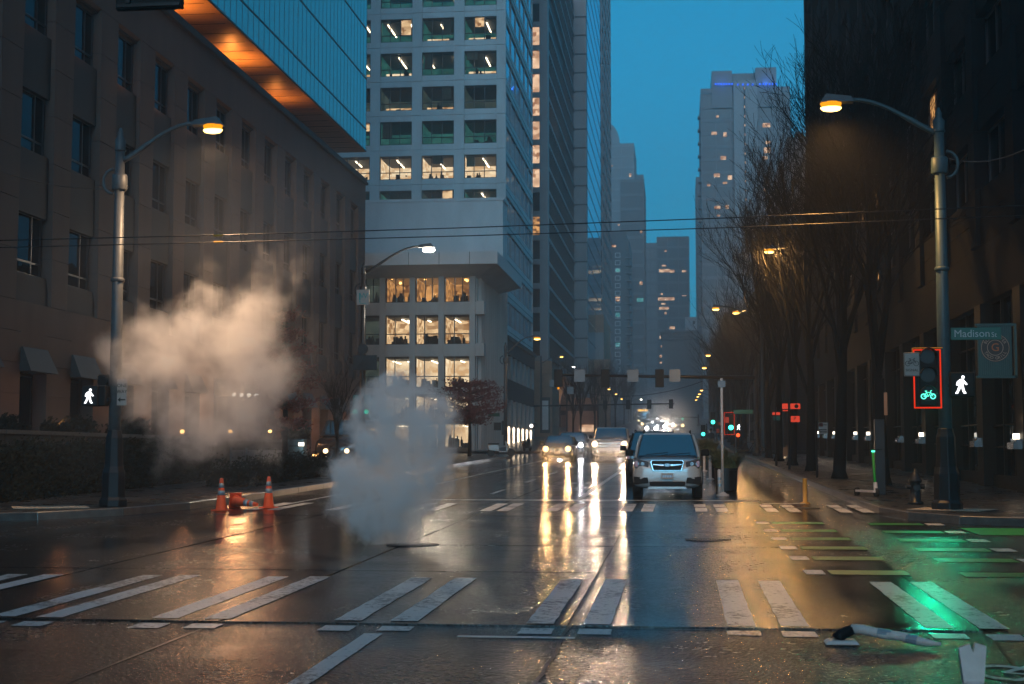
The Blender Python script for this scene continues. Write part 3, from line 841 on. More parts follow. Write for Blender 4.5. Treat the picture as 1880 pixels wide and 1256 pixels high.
# roof slab with bevelled underside
zt = zo(475); zb_ = zo(497)
mb = MB(); mb.box(-60, -13.9, 111.5, 129, zb_, zt)
mb.hexa([(-60,114.9,zb_-.6),(-15.9,114.9,zb_-.6),(-15.9,128,zb_-.6),(-60,128,zb_-.6),(-60,111.7,zb_-.01),(-14.1,111.7,zb_-.01),(-14.1,128.8,zb_-.01),(-60,128.8,zb_-.01)])
oobj(mb, 'roof', M['concrete'])
for u in (750, 806, 862):
    j = MB(); x = at(u, 480, 111.5).x; j.box(x-.02, x+.02, 111.485, 111.5, zb_, zt); oobj(j, 'roof_joint', M['iron'])
mb = MB(); ph = zx(378, -25, 133.0); mb.box(-60, at(928,400,133).x, 131, 134.5, zt, ph); mb.box(-60, at(928,400,133).x+.12, 130.9, 134.6, ph, ph+.25)
oobj(mb, 'plant_room', M['concrete'])
pv = MB()
for x in (-29.5, -26.0, -22.0):
    pv.box(x, x+3.2, 130.6, 130.64, zt+.9, zt+.95)
    for i in range(5): pv.box(x+i*.78, x+i*.78+.05, 130.6, 130.64, zt, zt+.9)
oobj(pv, 'roof_rail', M['iron'])
# windows with the rooms behind them
def room(W, H, D, back, ceil, strips, lower=None, props=0, seed=0, name='room'):
    """a furnished room behind a window lying in the plane y = 0; interior goes to +y"""
    r = random.Random(seed)
    m_ = MB()
    m_.poly([(0,D,0),(W,D,0),(W,D,H),(0,D,H)], 0)
    m_.poly([(0,0.2,0),(W,0.2,0),(W,D,0),(0,D,0)], 1)
    m_.poly([(0,D,H),(W,D,H),(W,0.2,H),(0,0.2,H)], 1)
    m_.poly([(0,.2,0),(0,D,0),(0,D,H),(0,.2,H)], 0); m_.poly([(W,D,0),(W,.2,0),(W,.2,H),(W,D,H)], 0)
    for sx in strips:
        x = W*sx
        ya_ = r.uniform(.4, 1.6); yb_ = r.uniform(D*.55, D*.92); x += r.uniform(-.25,.25)
        m_.box(x, x+.12, ya_, yb_, H-.32, H-.26, 2)
    m_.box(.02, W-.02, .5, D*.7, H-.14, H-.02, 1)
    if lower: m_.box(0.05, W-.05, D*.45, D*.45+.05, 0, H*lower, 3)
    for i in range(props):
        x = r.uniform(.1, W-.5); h = r.uniform(.25, .8); w = r.uniform(.15,.5); y = r.uniform(.5, D*.5)
        m_.box(x, x+w, y, y+.3, 0, h, 4)
        if r.random() < .5: m_.box(x+.05, x+w*.6, y+.05, y+.2, h, h+.25, 4)
    return m_
RM = [M['room_cream'], M['interior'], M['strip'], M['room_bright'], M['black']]
def win_front(W, H, bv, bh, t=0.07, d=0.14):
    m_ = MB()
    m_.box(0,t,0,d,0,H); m_.box(W-t,W,0,d,0,H); m_.box(t,W-t,0,d,0,t); m_.box(t,W-t,0,d,H-t,H)
    for b in bv: m_.box(W*b-t/2, W*b+t/2, .01, d-.01, t, H-t)
    for b in bh: m_.box(t, W-t, .015, d-.015, H*b-t/2, H*b+t/2)
    return m_
def add_window(parent, org, x, y, z, W, H, bv, bh, rm=None, mats=None, glass='clear', lab=None):
    w = win_front(W, H, bv, bh).obj('window', M['frame'], parent, (x-org[0], y-org[1], z-org[2] if len(org) > 2 else z))
    if lab: w['label'] = lab
    MB().box(.05, W-.05, .06, .075, .05, H-.05).obj('pane', M[glass], w)
    if rm: rm.obj('room', mats or RM, w)
    return w
fl = [(zo(556), zo(502), 'warm'), (zo(633), zo(579), 'cream'), (zo(712), zo(655), 'bright'), (zo(768), zo(724), 'bright'), (gy+.4, zo(775), 'bright')]
for fi, (za, zb2, kind) in enumerate(fl):
    for i in range(len(xs_all)):
        x0 = xs_all[i]+.22; x1 = (xs_all[i+1]-.22) if i+1 < len(xs_all) else None
        if x1 is None: continue
        if i < 2: continue
        W = x1-x0; H = zb2-za
        dim = (i < 4)
        mats = list(RM)
        if dim: mats = [M['room_dim'], M['interior'], M['strip'], M['room_dim'], M['black']]; strips = ()
        elif kind == 'warm': mats = [M['room_warm'], M['interior'], M['strip'], M['room_cream'], M['black']]; strips = ()
        elif kind == 'cream': mats = [M['room_cream'], M['interior'], M['strip'], M['room_cream'], M['black']]; strips = ((.35,), (.55,.8), (.3,))[i % 3]
        else: mats = [M['room_bright'], M['interior'], M['strip'], M['room_bright'], M['black']]; strips = ((.6,), (.25,.7), (.5,))[i % 3]
        w = add_window(off, (XO, YO), x0, YO+.05, za, W, H, (.38,) if fi else (.4,.7), (.36,) if fi in (1,2) else (), room(W, H, 5.0, None, None, strips, None, 9, seed=fi*10+i), mats)
        if kind == 'warm':
            gl = MB(); r = random.Random(40+i)
            for q in range(3 if not dim else 1):
                gl.lathe((r.uniform(.2,W-.3), r.uniform(.6,3), H-r.uniform(.25,.6)), [(.02,-.11),(.10,-.06),(.12,0),(.10,.06),(.02,.11)], 8)
            gl.obj('pendant_lamp', M['globe'], w)

# ================================================================== the gridded concrete tower behind it
YT = 143.0; XT = -17.0
twr = thing('concrete_office_tower', 'pale concrete grid tower with four square windows across every floor, some rooms lit', 'building', (XT, YT, 0))
def tobj(mb, name, m, **k):
    mb.v = [(x-XT, y-YT, z) for x, y, z in mb.v]
    return mb.obj(name, m, twr, **k)
wx = [(at(a, 300, YT).x, at(b, 300, YT).x) for a, b in ((697,755),(774,833),(852,912))]
pit = wx[1][0]-wx[0][0]; ww = wx[1][1]-wx[1][0]
wcols = [wx[0][0]-pit*i for i in (4,3,2,1)]+[w[0] for w in wx]
zb0 = zx(265, -25, YT); fh = (zx(140, -25, YT)-zx(330, -25, YT))/3.0; wh = zx(222, -25, YT)-zb0
krange = list(range(-3, 7))
ztop = zb0+7*fh+20
# masonry: piers and spandrels with joints left between them
for i in range(len(wcols)+1):
    xa = wcols[i-1]+ww if i > 0 else wcols[0]-pit+ww
    xb = wcols[i] if i < len(wcols) else XT
    for k in krange:
        z = zb0+k*fh-(fh-wh)/2
        p = MB(); p.box(xa+.01, xb-.01 if i < len(wcols) else xb, YT, YT+.5, z+.02, z+fh-.02); tobj(p, 'pier_panel', M['concrete'])
for i in range(len(wcols)):
    for k in krange+[7]:
        z = zb0+k*fh-(fh-wh)
        p = MB(); p.box(wcols[i]+.01, wcols[i]+ww-.01, YT+.03, YT+.45, z, z+(fh-wh)/2-.015)
        p.box(wcols[i]+.01, wcols[i]+ww-.01, YT+.03, YT+.45, z+(fh-wh)/2+.015, z+fh-wh); tobj(p, 'spandrel_panel', M['concrete'])
mb = MB(); mb.box(-62, XT-.3, YT+7, 169.8, 0, ztop); mb.box(-62, XT, YT, YT+.5, ztop-18, ztop); mb.box(-62, XT-.3, YT+.46, YT+7, 0, zb0-3*fh-(fh-wh)); mb.box(-62,XT,YT+.1,YT+.5,0,zb0-3*fh-(fh-wh))
tobj(mb, 'core', M['interior'])
state = {5:'ddsd', 4:'dsgs', 3:'ggGH', 2:'cHGH', 1:'xqqx', 0:'gggL', -1:'bBBB', -2:'gggc', -3:'gggg'}
state = {6:'gggg', 5:'gssg', 4:'ggss', 3:'gGHH', 2:'cHGH', 1:'xqqx', 0:'gggL', -1:'bBBB', -2:'ggqc', -3:'gggg'}
BLD = (mat('grey_blind', (0.16,0.17,0.17), .7, var=.1), M['room_cream'])
for k in krange:
    for i, x in enumerate(wcols):
        s = state.get(k, 'gggg'); s = s[max(0, i-3)] if i >= 3 else 'g'
        if i < 2: continue
        g_, lo, st, pr_ = M['room_green'], None, (), 0
        if s in 'gG': st = ((.15,),(.35,),(.8,),(.1,.85))[(i+k) % 4] if s == 'G' or k % 2 else ()
        if s == 's': st = (.7,)
        if s in 'Hc': lo, st, pr_ = .42, (.55,), 5
        if s in 'bB': g_, lo, st, pr_ = M['room_bright'], .35, (.5,), 7
        if s == 'q': lo, pr_, g_ = .38, 3, M['room_dim']
        if s == 'x': g_ = M['room_dim']
        if s == 'L': lo, pr_ = .25, 8
        mats = [g_, M['interior'], M['strip'], M['room_bright'] if s in 'bBHcL' else M['room_cream'], M['black']]
        add_window(twr, (XT, YT), x, YT+.15, zb0+k*fh, ww, wh, (.3,.62), (.3,), room(ww, wh, 6.0, None, None, st, lo, pr_, seed=k*7+i), mats)
        rb = random.Random(k*13+i)
        if rb.random() < .45:
            wnow = [c for c in twr.children if c.name.startswith('window')][-1]
            q0 = rb.choice((0.06, .32, .64)); hb = rb.uniform(.25, .8)*wh
            bl = MB(); bl.box(ww*q0, ww*(q0+rb.choice((.26,.30,.34))), .2, .22, wh-.06-hb, wh-.06); bl.obj('blind', BLD[rb.randrange(2)], wnow)
# side on the avenue: bands of teal glass between concrete strips
YE = 170.0
gt = gz(YT)
zg0 = 13.5
nk = int((ztop-zg0)/fh)+1
for k in range(nk):
    z = zg0+k*fh
    s = MB(); s.box(XT-.35, XT, YT+.5, YE, z, z+1.15); s.box(XT-.34, XT+.03, YT+.5, YE, z+.5, z+.56, 1); tobj(s, 'side_band', [M['concrete'], M['iron']])
for k in range(nk):
    z = zg0+k*fh+1.15
    for j in range(6):
        y0 = YT+.7+j*4.4
        if z > 62: continue
        p = MB(); p.box(XT-.16, XT-.12, y0, y0+4.3, z, z+fh-1.15); o = tobj(p, 'side_window', M['tealglass_o'] if 'tealglass_o' in M else M['blueglass'])
sv = MB()
for j in range(7): sv.box(XT-.18, XT-.02, YT+.58+j*4.4, YT+.7+j*4.4, zg0, ztop)
tobj(sv, 'side_mullion', M['mullion'])
mb = MB(); mb.box(-62, XT, YE-.2, YE, gt, ztop); tobj(mb, 'north_wall', M['concrete'])
# stone base storeys of the tower's side
bs = MB(); bs.box(XT-.6, XT-.35, YT-.5, YE, gt, zg0); tobj(bs, 'base_recess', M['interior'])
ops = [(YT+.9+i*4.25, YT+3.6+i*4.25) for i in range(6)]
def zside(v, u):
    p = atx(u, v, XT); return p.z
z1, z2, z3 = gt+4.6, gt+6.6, gt+9.0
bb = MB(); bb.box(XT-.35, XT+.12, YT-.5, YE, z1, z2); oB = tobj(bb, 'base_band', M['stone_dark'])
bb = MB(); bb.box(XT-.35, XT+.2, YT-.5, YE, z3, zg0); bb.box(XT-.35, XT+.42, YT-.6, YE, zg0-.5, zg0-.1); tobj(bb, 'base_cornice', M['stone_dark'])
yprev = YT-.5
for a, b in ops+[(YE, YE)]:
    p = MB(); p.box(XT-.35, XT+.15, yprev, a, gt, z1); p.box(XT-.35, XT+.1, yprev, a, z2, z3); tobj(p, 'base_pier', M['concrete2'])
    yprev = b
for a, b in ops:
    p = MB(); p.box(XT-.3, XT-.26, a, b, gt, z1); p.box(XT-.2, XT-.1, (a+b)/2-.05, (a+b)/2+.05, z2, z3, 1); p.box(XT-.3, XT-.26, a, b, z2, z3); tobj(p, 'base_window', [M['darkglass'], M['concrete2']])
    l = MB(); l.lathe((XT+.25, a-.2, gt+.2), [(.09,0),(.07,.9),(.11,1.5),(.03,1.7)], 8); tobj(l, 'uplight', emat('uplight', (1.0,0.75,0.5), 6.0, False) if a == ops[0][0] else bpy.data.materials['uplight'])
# ================================================================== dark glass tower on slanting legs, next block
YD = 189.0; XD = -17.0
dk = thing('dark_glass_tower', 'dark glass tower raised on slanting legs over an orange lit lobby', 'building', (XD, YD, 0))
def dobj(mb, name, m, **k):
    mb.v = [(x-XD, y-YD, z) for x, y, z in mb.v]
    return mb.obj(name, m, dk, **k)
gy = gz(YD); zb0 = zx(655, XD, YD); fh2 = 3.15; NF = 20; ztop = zb0+NF*fh2
mb = MB(); mb.box(-60, XD-.35, YD+4, 239, zb0, ztop); mb.box(-60, XD-6.3, YD+.3, YD+4.2, zb0, ztop); dobj(mb, 'core', M['interior'])
xn = at(993, 300, YD).x; xs_ = at(980, 300, YD).x-2.0
for k in range(NF):
    z = zb0+k*fh2
    s = MB(); s.box(-60, XD+.04, YD, YD+.3, z-.55, z+.15); s.box(XD-.3, XD+.05, YD+.3, 239, z-.28, z+.12); dobj(s, 'floor_band', M['metalpanel'])
for k in range(NF):
    z = zb0+k*fh2
    if z > 62: break
    for j in range(5):
        y0 = YD+2.2+j*9.5
        hole = (k in (14, 15)) and j in (0, 1, 2)
        if hole: continue
        p = MB(); p.box(XD-.22, XD-.2, y0, y0+9.4, z+.12, z+fh2-.28); dobj(p, 'glass_bay', M['blueglass'])
mv = MB()
for j in range(24):
    y = YD+2.0+j*2.0
    if y < YD+30: mv.box(XD-.2, XD+.02, y, y+.09, zb0, zb0+14*fh2-.28); mv.box(XD-.2, XD+.02, y, y+.09, zb0+16*fh2, ztop)
    else: mv.box(XD-.2, XD+.02, y, y+.09, zb0, ztop)
dobj(mv, 'mullion', M['iron'])
# the corner column and the narrow front window strip
mb = MB(); mb.box(XD-1.0, XD+.08, YD-.1, YD+1.9, zb0-1.0, ztop); dobj(mb, 'corner_column', M['metalpanel'])
litk = {0:0,1:0,2:0,3:0,4:0,5:2,6:0,7:1,8:1,9:1,10:1,11:1,12:1,13:1,14:0,15:0,16:2,17:1,18:1,19:1}
for k in range(NF):
    z = zb0+k*fh2
    s = litk.get(k, 0)
    p = MB(); p.box(xs_, xn+.15, YD+.1, YD+.15, z+.15, z+fh2-.6)
    dobj(p, 'front_window', M['winlit'] if s == 1 else (M['room_warm'] if s == 2 else M['darkglass']))
# an open terrace two floors high
mb = MB(); mb.box(XD-5, XD-.3, YD+2.2, YD+29, zb0+14*fh2-.3, zb0+14*fh2); mb.box(XD-5, XD-.3, YD+2.2, YD+29, zb0+16*fh2-.3, zb0+16*fh2-.28); mb.box(XD-5.2, XD-5, YD+2, YD+30, zb0+14*fh2, zb0+16*fh2)
dobj(mb, 'terrace', M['brickred'])
for (a, b, f0) in ((YD+3, YD+19, 10), (YD+6, YD+22, 11)):
    p = MB()
    for i in range(8): p.box(XD-.195, XD-.19, a+i*2, a+i*2+.8, zb0+f0*fh2+.3, zb0+f0*fh2+2.6)
    dobj(p, 'lit_blind', M['winlit'])
# the block beyond, standing forward
X2 = -15.0
mb = MB()
mb.box(XD-1, X2, 239, 283, gz(240), ztop+31.5); dobj(mb, 'rear_bay', M['metalpanel'])
for k in range(NF+11):
    z = zb0+k*fh2
    s = MB(); s.box(XD-1, X2+.06, 238.93, 283, z-.12, z+.12); dobj(s, 'rear_band', M['iron'])
s = MB(); s.box(X2, X2+.03, 241, 282, zb0, ztop+31); dobj(s, 'rear_glazing', M['blueglass'])
# transfer deck, legs and lobby
mb = MB(); mb.box(-60, XD+.3, YD-.4, 239, zb0-1.3, zb0-.55); dobj(mb, 'transfer_deck', M['metalpanel'])
mb = MB(); mb.box(-60, XD-.5, YD+.5, 236, zb0-1.45, zb0-1.3); dobj(mb, 'lobby_ceiling', mat('lobby_ceiling', (0.55,0.40,0.25), 0.6, var=0.1))
for y in (YD+1.5, YD+17, YD+33):
    l = MB(); l.hexa([(XD-3.6,y,gy),(XD-2.6,y,gy),(XD-2.6,y+1,gy),(XD-3.6,y+1,gy),(XD-1.6,y,zb0-1.45),(XD-.2,y,zb0-1.45),(XD-.2,y+1.6,zb0-1.45),(XD-1.6,y+1.6,zb0-1.45)]); dobj(l, 'slanting_leg', M['metalpanel'])
mb = MB(); mb.box(-50, XD-5.5, YD+9, 235, gy-.5, zb0-1.45); dobj(mb, 'lobby_wall', M['brickred'])
lw = MB()
for i in range(6): lw.box(XD-5.45, XD-5.4, YD+10+i*6, YD+13+i*6, gy+4.5, gy+8.5)
for i in range(4): lw.box(XD-15+i*2.6, XD-13.2+i*2.6, YD+8.9, YD+8.95, gy+4.4, gy+8.4)
dobj(lw, 'lobby_window', M['room_warm'])
light('lobby_light', 'POINT', (-3.0, 6.0, zb0-3.4), 2600, (1.0,0.45,0.13), dk, 0.4)
light('lobby_light', 'POINT', (-3.0, 26.0, zb0-3.4), 1800, (1.0,0.45,0.13), dk, 0.4)
# tan corner building below it
tan = thing('tan_stone_building', 'low tan stone corner building under the slanting legs of the dark tower', 'building', (-19, 176, 0))
mb = MB(); g0 = gz(176)
X_ = at(1014, 760, 176).x
for i in range(6): mb.box(-45, X_, 176, 186, g0+i*1.55, g0+i*1.55+1.52)
mb.v = [(x+19, y-176, z) for x, y, z in mb.v]; mb.obj('wall', M['brickred'], tan)
mb = MB(); xa, xb = at(992,780,176).x, at(1010,780,176).x; mb.box(xa+19, xb+19, -.06, 0, g0+.6, g0+4.9); mb.obj('notice_window', M['interior'], tan)
mb = MB(); mb.box(xa+.2+19, xb-.2+19, -.09, -.06, g0+1.0, g0+4.5); mb.obj('notice_panel', M['concrete'], tan)
mb = MB(); mb.box(X_+19, X_+19.3, -.2, 10.2, g0+9.2, g0+9.6); mb.obj('ledge', M['stone_dark'], tan)

# ================================================================== far towers
def far_tower(name, label, x0, x1, y0, y1, z1, mw, mf, floorh, bayw, lits=(), seed=0, face='y', side=True, z0=None, lit2=(), inset=.12, pierw=.25, bandh=.8):
    """box tower with real floor bands and piers standing proud of the glass; lits: (u, v, w, h) pixels of lit windows"""
    z0 = gz(y0)-1 if z0 is None else z0
    t = thing(name, label, 'building', ((x0+x1)/2, y0, z0))
    ox, oy, oz = t.location
    def T(mb, n, m, **k):
        mb.v = [(x-ox, y-oy, z-oz) for x, y, z in mb.v]; return mb.obj(n, m, t, **k)
    b = MB(); b.box(x0, x1, y0, y1, z0, z1); T(b, 'body', mw)
    fb = MB(); z = z0+floorh
    while z < z1-0.2:
        fb.box(x0-.05, x1+inset, y0-inset, y0, z-bandh/2, z+bandh/2)
        if side: fb.box(x0-inset, x0, y0, y1, z-bandh/2, z+bandh/2); fb.box(x1, x1+inset, y0, y1, z-bandh/2, z+bandh/2)
        z += floorh
    T(fb, 'floor_bands', mf, kind='stuff')
    pb = MB(); n = max(1, int((x1-x0)/bayw+.5))
    for i in range(n+1):
        x = x0+(x1-x0)*i/n; pb.box(x-pierw/2, x+pierw/2, y0-inset*1.3, y0, z0, z1)
    if side:
        n = max(1, int((y1-y0)/bayw+.5))
        for i in range(n+1):
            y = y0+(y1-y0)*i/n; pb.box(x0-inset*1.3, x0, y-pierw/2, y+pierw/2, z0, z1); pb.box(x1, x1+inset*1.3, y-pierw/2, y+pierw/2, z0, z1)
    T(pb, 'vertical_ribs', mf, kind='stuff')
    for (u, v, w, h) in lits:
        p, q = at(u-w/2, v+h/2, y0-inset*.5), at(u+w/2, v-h/2, y0-inset*.5)
        m_ = MB(); m_.box(p.x, q.x, y0-inset-.05, y0-inset*.2, p.z, q.z); T(m_, 'lit_window', M['winlit'])
    for (u, v, w, h) in lit2:
        p, q = at(u-w/2, v+h/2, y0-inset*.5), at(u+w/2, v-h/2, y0-inset*.5)
        m_ = MB(); m_.box(p.x, q.x, y0-inset-.05, y0-inset*.2, p.z, q.z); T(m_, 'lit_window', M['winlit2'])
    return t, T
def X(u, Y, v=500): return at(u, v, Y).x
def Z(v, Y, u=1200): return at(u, v, Y).z
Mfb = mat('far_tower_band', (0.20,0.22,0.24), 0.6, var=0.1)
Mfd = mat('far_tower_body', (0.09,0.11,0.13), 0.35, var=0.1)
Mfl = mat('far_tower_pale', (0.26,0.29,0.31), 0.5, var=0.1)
# striped tower behind the dark one, left of the gap
far_tower('striped_glass_tower', 'narrow tall striped tower edging the sky, directly right of the dark glass tower', X(1040,292), X(1106,292), 292, 330, 130, M['blueglass'], M['metalpanel'], 3.3, 6, bandh=1.1)
# very far pair
Y = 560
t, T = far_tower('curved_top_tower', 'hazy far tower with a curved fin on top, left of the gap of sky', X(1096,Y), X(1165,Y), Y, Y+30, Z(262,Y), Mfd, Mfb, 4.2, 5.5, lits=[(1123,305,4,3),(1157,322,4,6),(1136,413,4,3)])
fin = MB(); xa, xb = X(1112,Y), X(1139,Y); zt, zm = Z(220,Y), Z(262,Y)
pts = [(xa, zm), (xb, zm)]+[(xb-(xb-xa)*(1-math.cos(a*math.pi/16)), zm+(zt-zm)*math.sin(a*math.pi/16)) for a in range(1, 9)]
fin.prism(pts, 'y', Y+2, Y+14); T(fin, 'curved_fin', Mfb)
fin = MB(); fin.box(X(1098,Y), xa, Y+2, Y+14, zm, Z(232,Y)); T(fin, 'fin_base', Mfd)
far_tower('far_stepped_tower', 'hazy slim tower a step lower, just right of the tower with the curved fin', X(1160,Y+40), X(1182,Y+40), Y+40, Y+60, Z(320,Y+40), Mfd, Mfb, 4.2, 5)
# apartment block with balconies
Y = 360
t, T = far_tower('balcony_apartment_tower', 'grey apartment tower with one column of square windows and stacked balconies', X(1100,Y), X(1150,Y), Y, Y+22, Z(425,Y), Mfd, Mfd, 3.5, 60, side=False, lits=[(1126,452,10,4),(1134,549,9,8)], lit2=[(1134,496,9,7),(1134,578,9,7),(1134,633,9,7)], bandh=.1, inset=.05)
for i, v in enumerate(list(range(468, 690, 14))):
    a, b = at(1129, v+5, Y-.2), at(1139, v-4, Y-.2)
    f = MB(); e = .16
    f.box(a.x, b.x, Y-.22, Y-.1, a.z, a.z+e); f.box(a.x, b.x, Y-.22, Y-.1, b.z-e, b.z); f.box(a.x, a.x+e, Y-.22, Y-.1, a.z+e, b.z-e); f.box(b.x-e, b.x, Y-.22, Y-.1, a.z+e, b.z-e)
    T(f, 'window_surround', M['concrete'])
    f = MB(); xa, xb = X(1148,Y), X(1159,Y); z = a.z
    f.box(xa, xb, Y-.8, Y+3, z-.25, z); f.box(xb-.1, xb, Y-.8, Y+3, z, z+1.2); f.box(xa, xb, Y-.8, Y-.7, z+1.1, z+1.2); T(f, 'balcony', Mfb)
f = MB(); f.box(X(1150,Y), X(1160,Y)-.6, Y+1, Y+22, gz(Y)-1, Z(425,Y)-2); T(f, 'balcony_bay', Mfd)
Y = 400
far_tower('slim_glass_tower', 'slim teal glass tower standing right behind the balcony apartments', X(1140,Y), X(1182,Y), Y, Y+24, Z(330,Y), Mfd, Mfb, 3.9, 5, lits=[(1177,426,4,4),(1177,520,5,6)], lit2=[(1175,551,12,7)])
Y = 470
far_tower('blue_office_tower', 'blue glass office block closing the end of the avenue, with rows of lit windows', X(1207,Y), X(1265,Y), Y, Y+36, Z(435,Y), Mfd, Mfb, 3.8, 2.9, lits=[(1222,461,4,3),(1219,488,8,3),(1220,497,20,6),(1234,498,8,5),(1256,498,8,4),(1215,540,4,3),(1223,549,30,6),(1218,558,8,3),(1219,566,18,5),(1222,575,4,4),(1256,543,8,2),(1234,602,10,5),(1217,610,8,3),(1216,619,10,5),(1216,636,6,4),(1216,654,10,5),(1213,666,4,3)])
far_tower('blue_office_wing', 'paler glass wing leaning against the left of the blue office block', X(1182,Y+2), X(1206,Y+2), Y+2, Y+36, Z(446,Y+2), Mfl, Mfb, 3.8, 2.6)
Y = 425
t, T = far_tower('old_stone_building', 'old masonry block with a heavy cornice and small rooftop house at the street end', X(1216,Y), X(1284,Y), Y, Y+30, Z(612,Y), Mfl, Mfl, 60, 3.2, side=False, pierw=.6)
f = MB(); f.box(X(1213,Y), X(1287,Y), Y-1.0, Y+31, Z(624,Y), Z(618,Y)); f.box(X(1211,Y), X(1289,Y), Y-1.4, Y+31, Z(612,Y), Z(608,Y)); T(f, 'cornice', Mfb)
f = MB(); f.box(X(1257,Y+4), X(1279,Y+4), Y+4, Y+12, Z(612,Y), Z(583,Y+4)); T(f, 'rooftop_house', M['concrete'])
f = MB(); f.box(X(1271,Y+4), X(1275,Y+4), Y+3.9, Y+4, Z(596,Y+4), Z(590,Y+4)); T(f, 'rooftop_window', M['interior'])
# small tan block left of the avenue
Y = 262
t, T = far_tower('tan_tiled_building', 'mid height tan tiled building under the striped tower', X(1068,Y), X(1107,Y), Y, Y+26, Z(577,Y), M['brickred'], M['brickred'], 2.2, 40, side=True, bandh=.06, inset=.04)
f = MB(); f.box(X(1091,Y)-.3, X(1107,Y)+.1, Y-.6, Y, gz(Y), Z(610,Y)); T(f, 'front_bay', Mfl)
f = MB(); f.box(X(1082,Y), X(1120,Y), Y-4, Y-1, gz(Y), Z(662,Y)); T(f, 'low_wing', M['brickred'])
t, T = far_tower('grey_narrow_building', 'narrow grey building low between the tan tiled block and the balcony tower', X(1108,300), X(1122,300), 300, 330, Z(650,300), Mfb, Mfb, 3.2, 3)
far_tower('brown_brick_block', 'broad brown brick block low behind the far left trees', X(955,250), X(1064,250), 250, 275, Z(690,250), M['brickred'], M['stone_dark'], 3.6, 4)
# shopfront lit at street level
far_tower('lit_corner_shop', 'low building with a glowing yellow shop window beside the far pavement', X(1040,210), X(1103,210)-.5, 210, 232, Z(730,210), M['brickred'], M['stone_dark'], 4.5, 3.5, lits=[(1077,793,26,26)], side=False)

# ---------------- right side
Y = 378
z1 = Z(170,Y,1370); zc = Z(128,Y,1370)
litsR = [(1317,214,5,4),(1311,245,10,6),(1331,247,6,8),(1328,290,10,7),(1316,322,11,7),(1340,326,8,8),(1331,336,8,4),(1317,381,11,6),(1335,380,6,7),(1407,230,14,8),(1410,262,8,6),(1408,276,12,10),(1404,290,10,6),(1405,333,6,4),(1405,348,8,5),(1301,340,6,4),(1319,396,6,3)]
t, T = far_tower('pale_spine_tower', 'tall apartment tower with pale central spine and blue lit crown', X(1290,Y), X(1454,Y), Y, Y+30, z1, Mfd, Mfb, 3.4, 3.6, lits=litsR)
f = MB(); f.box(X(1350,Y), X(1394,Y), Y-1.6, Y, gz(Y), Z(150,Y,1370)); T(f, 'central_spine', Mfl)
f = MB(); f.box(X(1369,Y), X(1371.5,Y), Y-1.75, Y-1.6, gz(Y)+20, Z(163,Y,1370)); T(f, 'spine_slot', M['interior'])
f = MB()
for i in range(22): f.box(X(1369.6,Y), X(1371,Y), Y-1.8, Y-1.75, Z(165+i*17,Y,1370)-.3, Z(165+i*17,Y,1370)+.3)
T(f, 'slot_lamp', M['winlit'])
for a, b, v0 in ((1310,1348,130),(1391,1430,126)):
    f = MB(); f.box(X(a,Y), X(b,Y), Y-.6, Y+14, z1-4, Z(v0,Y,1370)); T(f, 'crown_block', Mfd)
f = MB(); f.box(X(1348,Y), X(1391,Y), Y+2, Y+12, z1, Z(131,Y,1370)); T(f, 'crown_screen', Mfb)
for u in list(range(1314,1346,5))+list(range(1355,1390,9))+list(range(1395,1430,6)):
    p = at(u, 154 if u < 1350 or u > 1391 else 155, Y-1.9)
    f = MB(); f.box(p.x-.22, p.x+.22, Y-1.9, Y-1.5, p.z-.2, p.z+.2); T(f, 'blue_lamp', M['bluelamp'])
light('crown_light', 'POINT', (X(1329,Y)-t.location.x, -2.2, Z(154,Y,1370)-t.location.z), 900, (0.05,0.2,1.0), t, .5)
light('crown_light', 'POINT', (X(1411,Y)-t.location.x, -2.2, Z(152,Y,1370)-t.location.z), 900, (0.05,0.2,1.0), t, .5)
f = MB()
f.box(X(1290,Y)-.1, X(1310,Y), Y-.5, Y-.4, z1, z1+1.2); f.box(X(1430,Y), X(1454,Y)+.1, Y-.5, Y-.4, z1, z1+1.2); T(f, 'roof_rail', Mfb)
f = MB()
for i in range(24): f.box(X(1290,Y)-.9, X(1290,Y)+.2, Y+1, Y+4, z1-6-i*3.4, z1-5.6-i*3.4)
T(f, 'balcony', Mfb)
Y = 440
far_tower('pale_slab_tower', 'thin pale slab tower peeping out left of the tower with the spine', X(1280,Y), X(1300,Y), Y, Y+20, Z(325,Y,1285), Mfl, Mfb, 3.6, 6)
# pale stone block with the sloping shoulder
Y = 150
sl = thing('sloping_stone_building', 'pale stone building with a sloping shoulder, seen through the bare trees', 'building', (X(1470,Y), Y, 0))
ox = sl.location.x
pts = [(X(1388,Y), gz(Y)-.5), (X(1540,Y), gz(Y)-.5), (X(1540,Y), Z(252,Y,1480)), (X(1450,Y), Z(252,Y,1450)), (X(1402,Y), Z(420,Y,1420))]
f = MB(); f.prism([(a-ox, b) for a, b in pts], 'y', 0, 22); f.obj('wall', mat('pale_limestone', (0.34,0.34,0.36), 0.8, var=0.12, vscale=.4), sl)
f = MB()
for i in range(12):
    z = gz(Y)+3+i*2.6
    if z > Z(252,Y,1480): break
    f.box(X(1455,Y)-ox, X(1540,Y)-ox, -.03, 0, z, z+.05)
f.obj('stone_joint', M['stone_dark'], sl)
f = MB(); f.box(X(1480,Y)-ox, X(1497,Y)-ox, -.3, 0, gz(Y), Z(300,Y,1490)); f.obj('dark_shaft', M['interior'], sl)
f = MB(); p = at(1469,247,Y); f.lathe((p.x-ox, 2, p.z+.3), [(.02,-.3),(.35,-.2),(.4,.2),(.05,.4)], 10); f.box(p.x-ox-1.2, p.x-ox, 1.95, 2.05, p.z-.2, p.z-.1); f.obj('roof_aerial', M['iron'], sl)
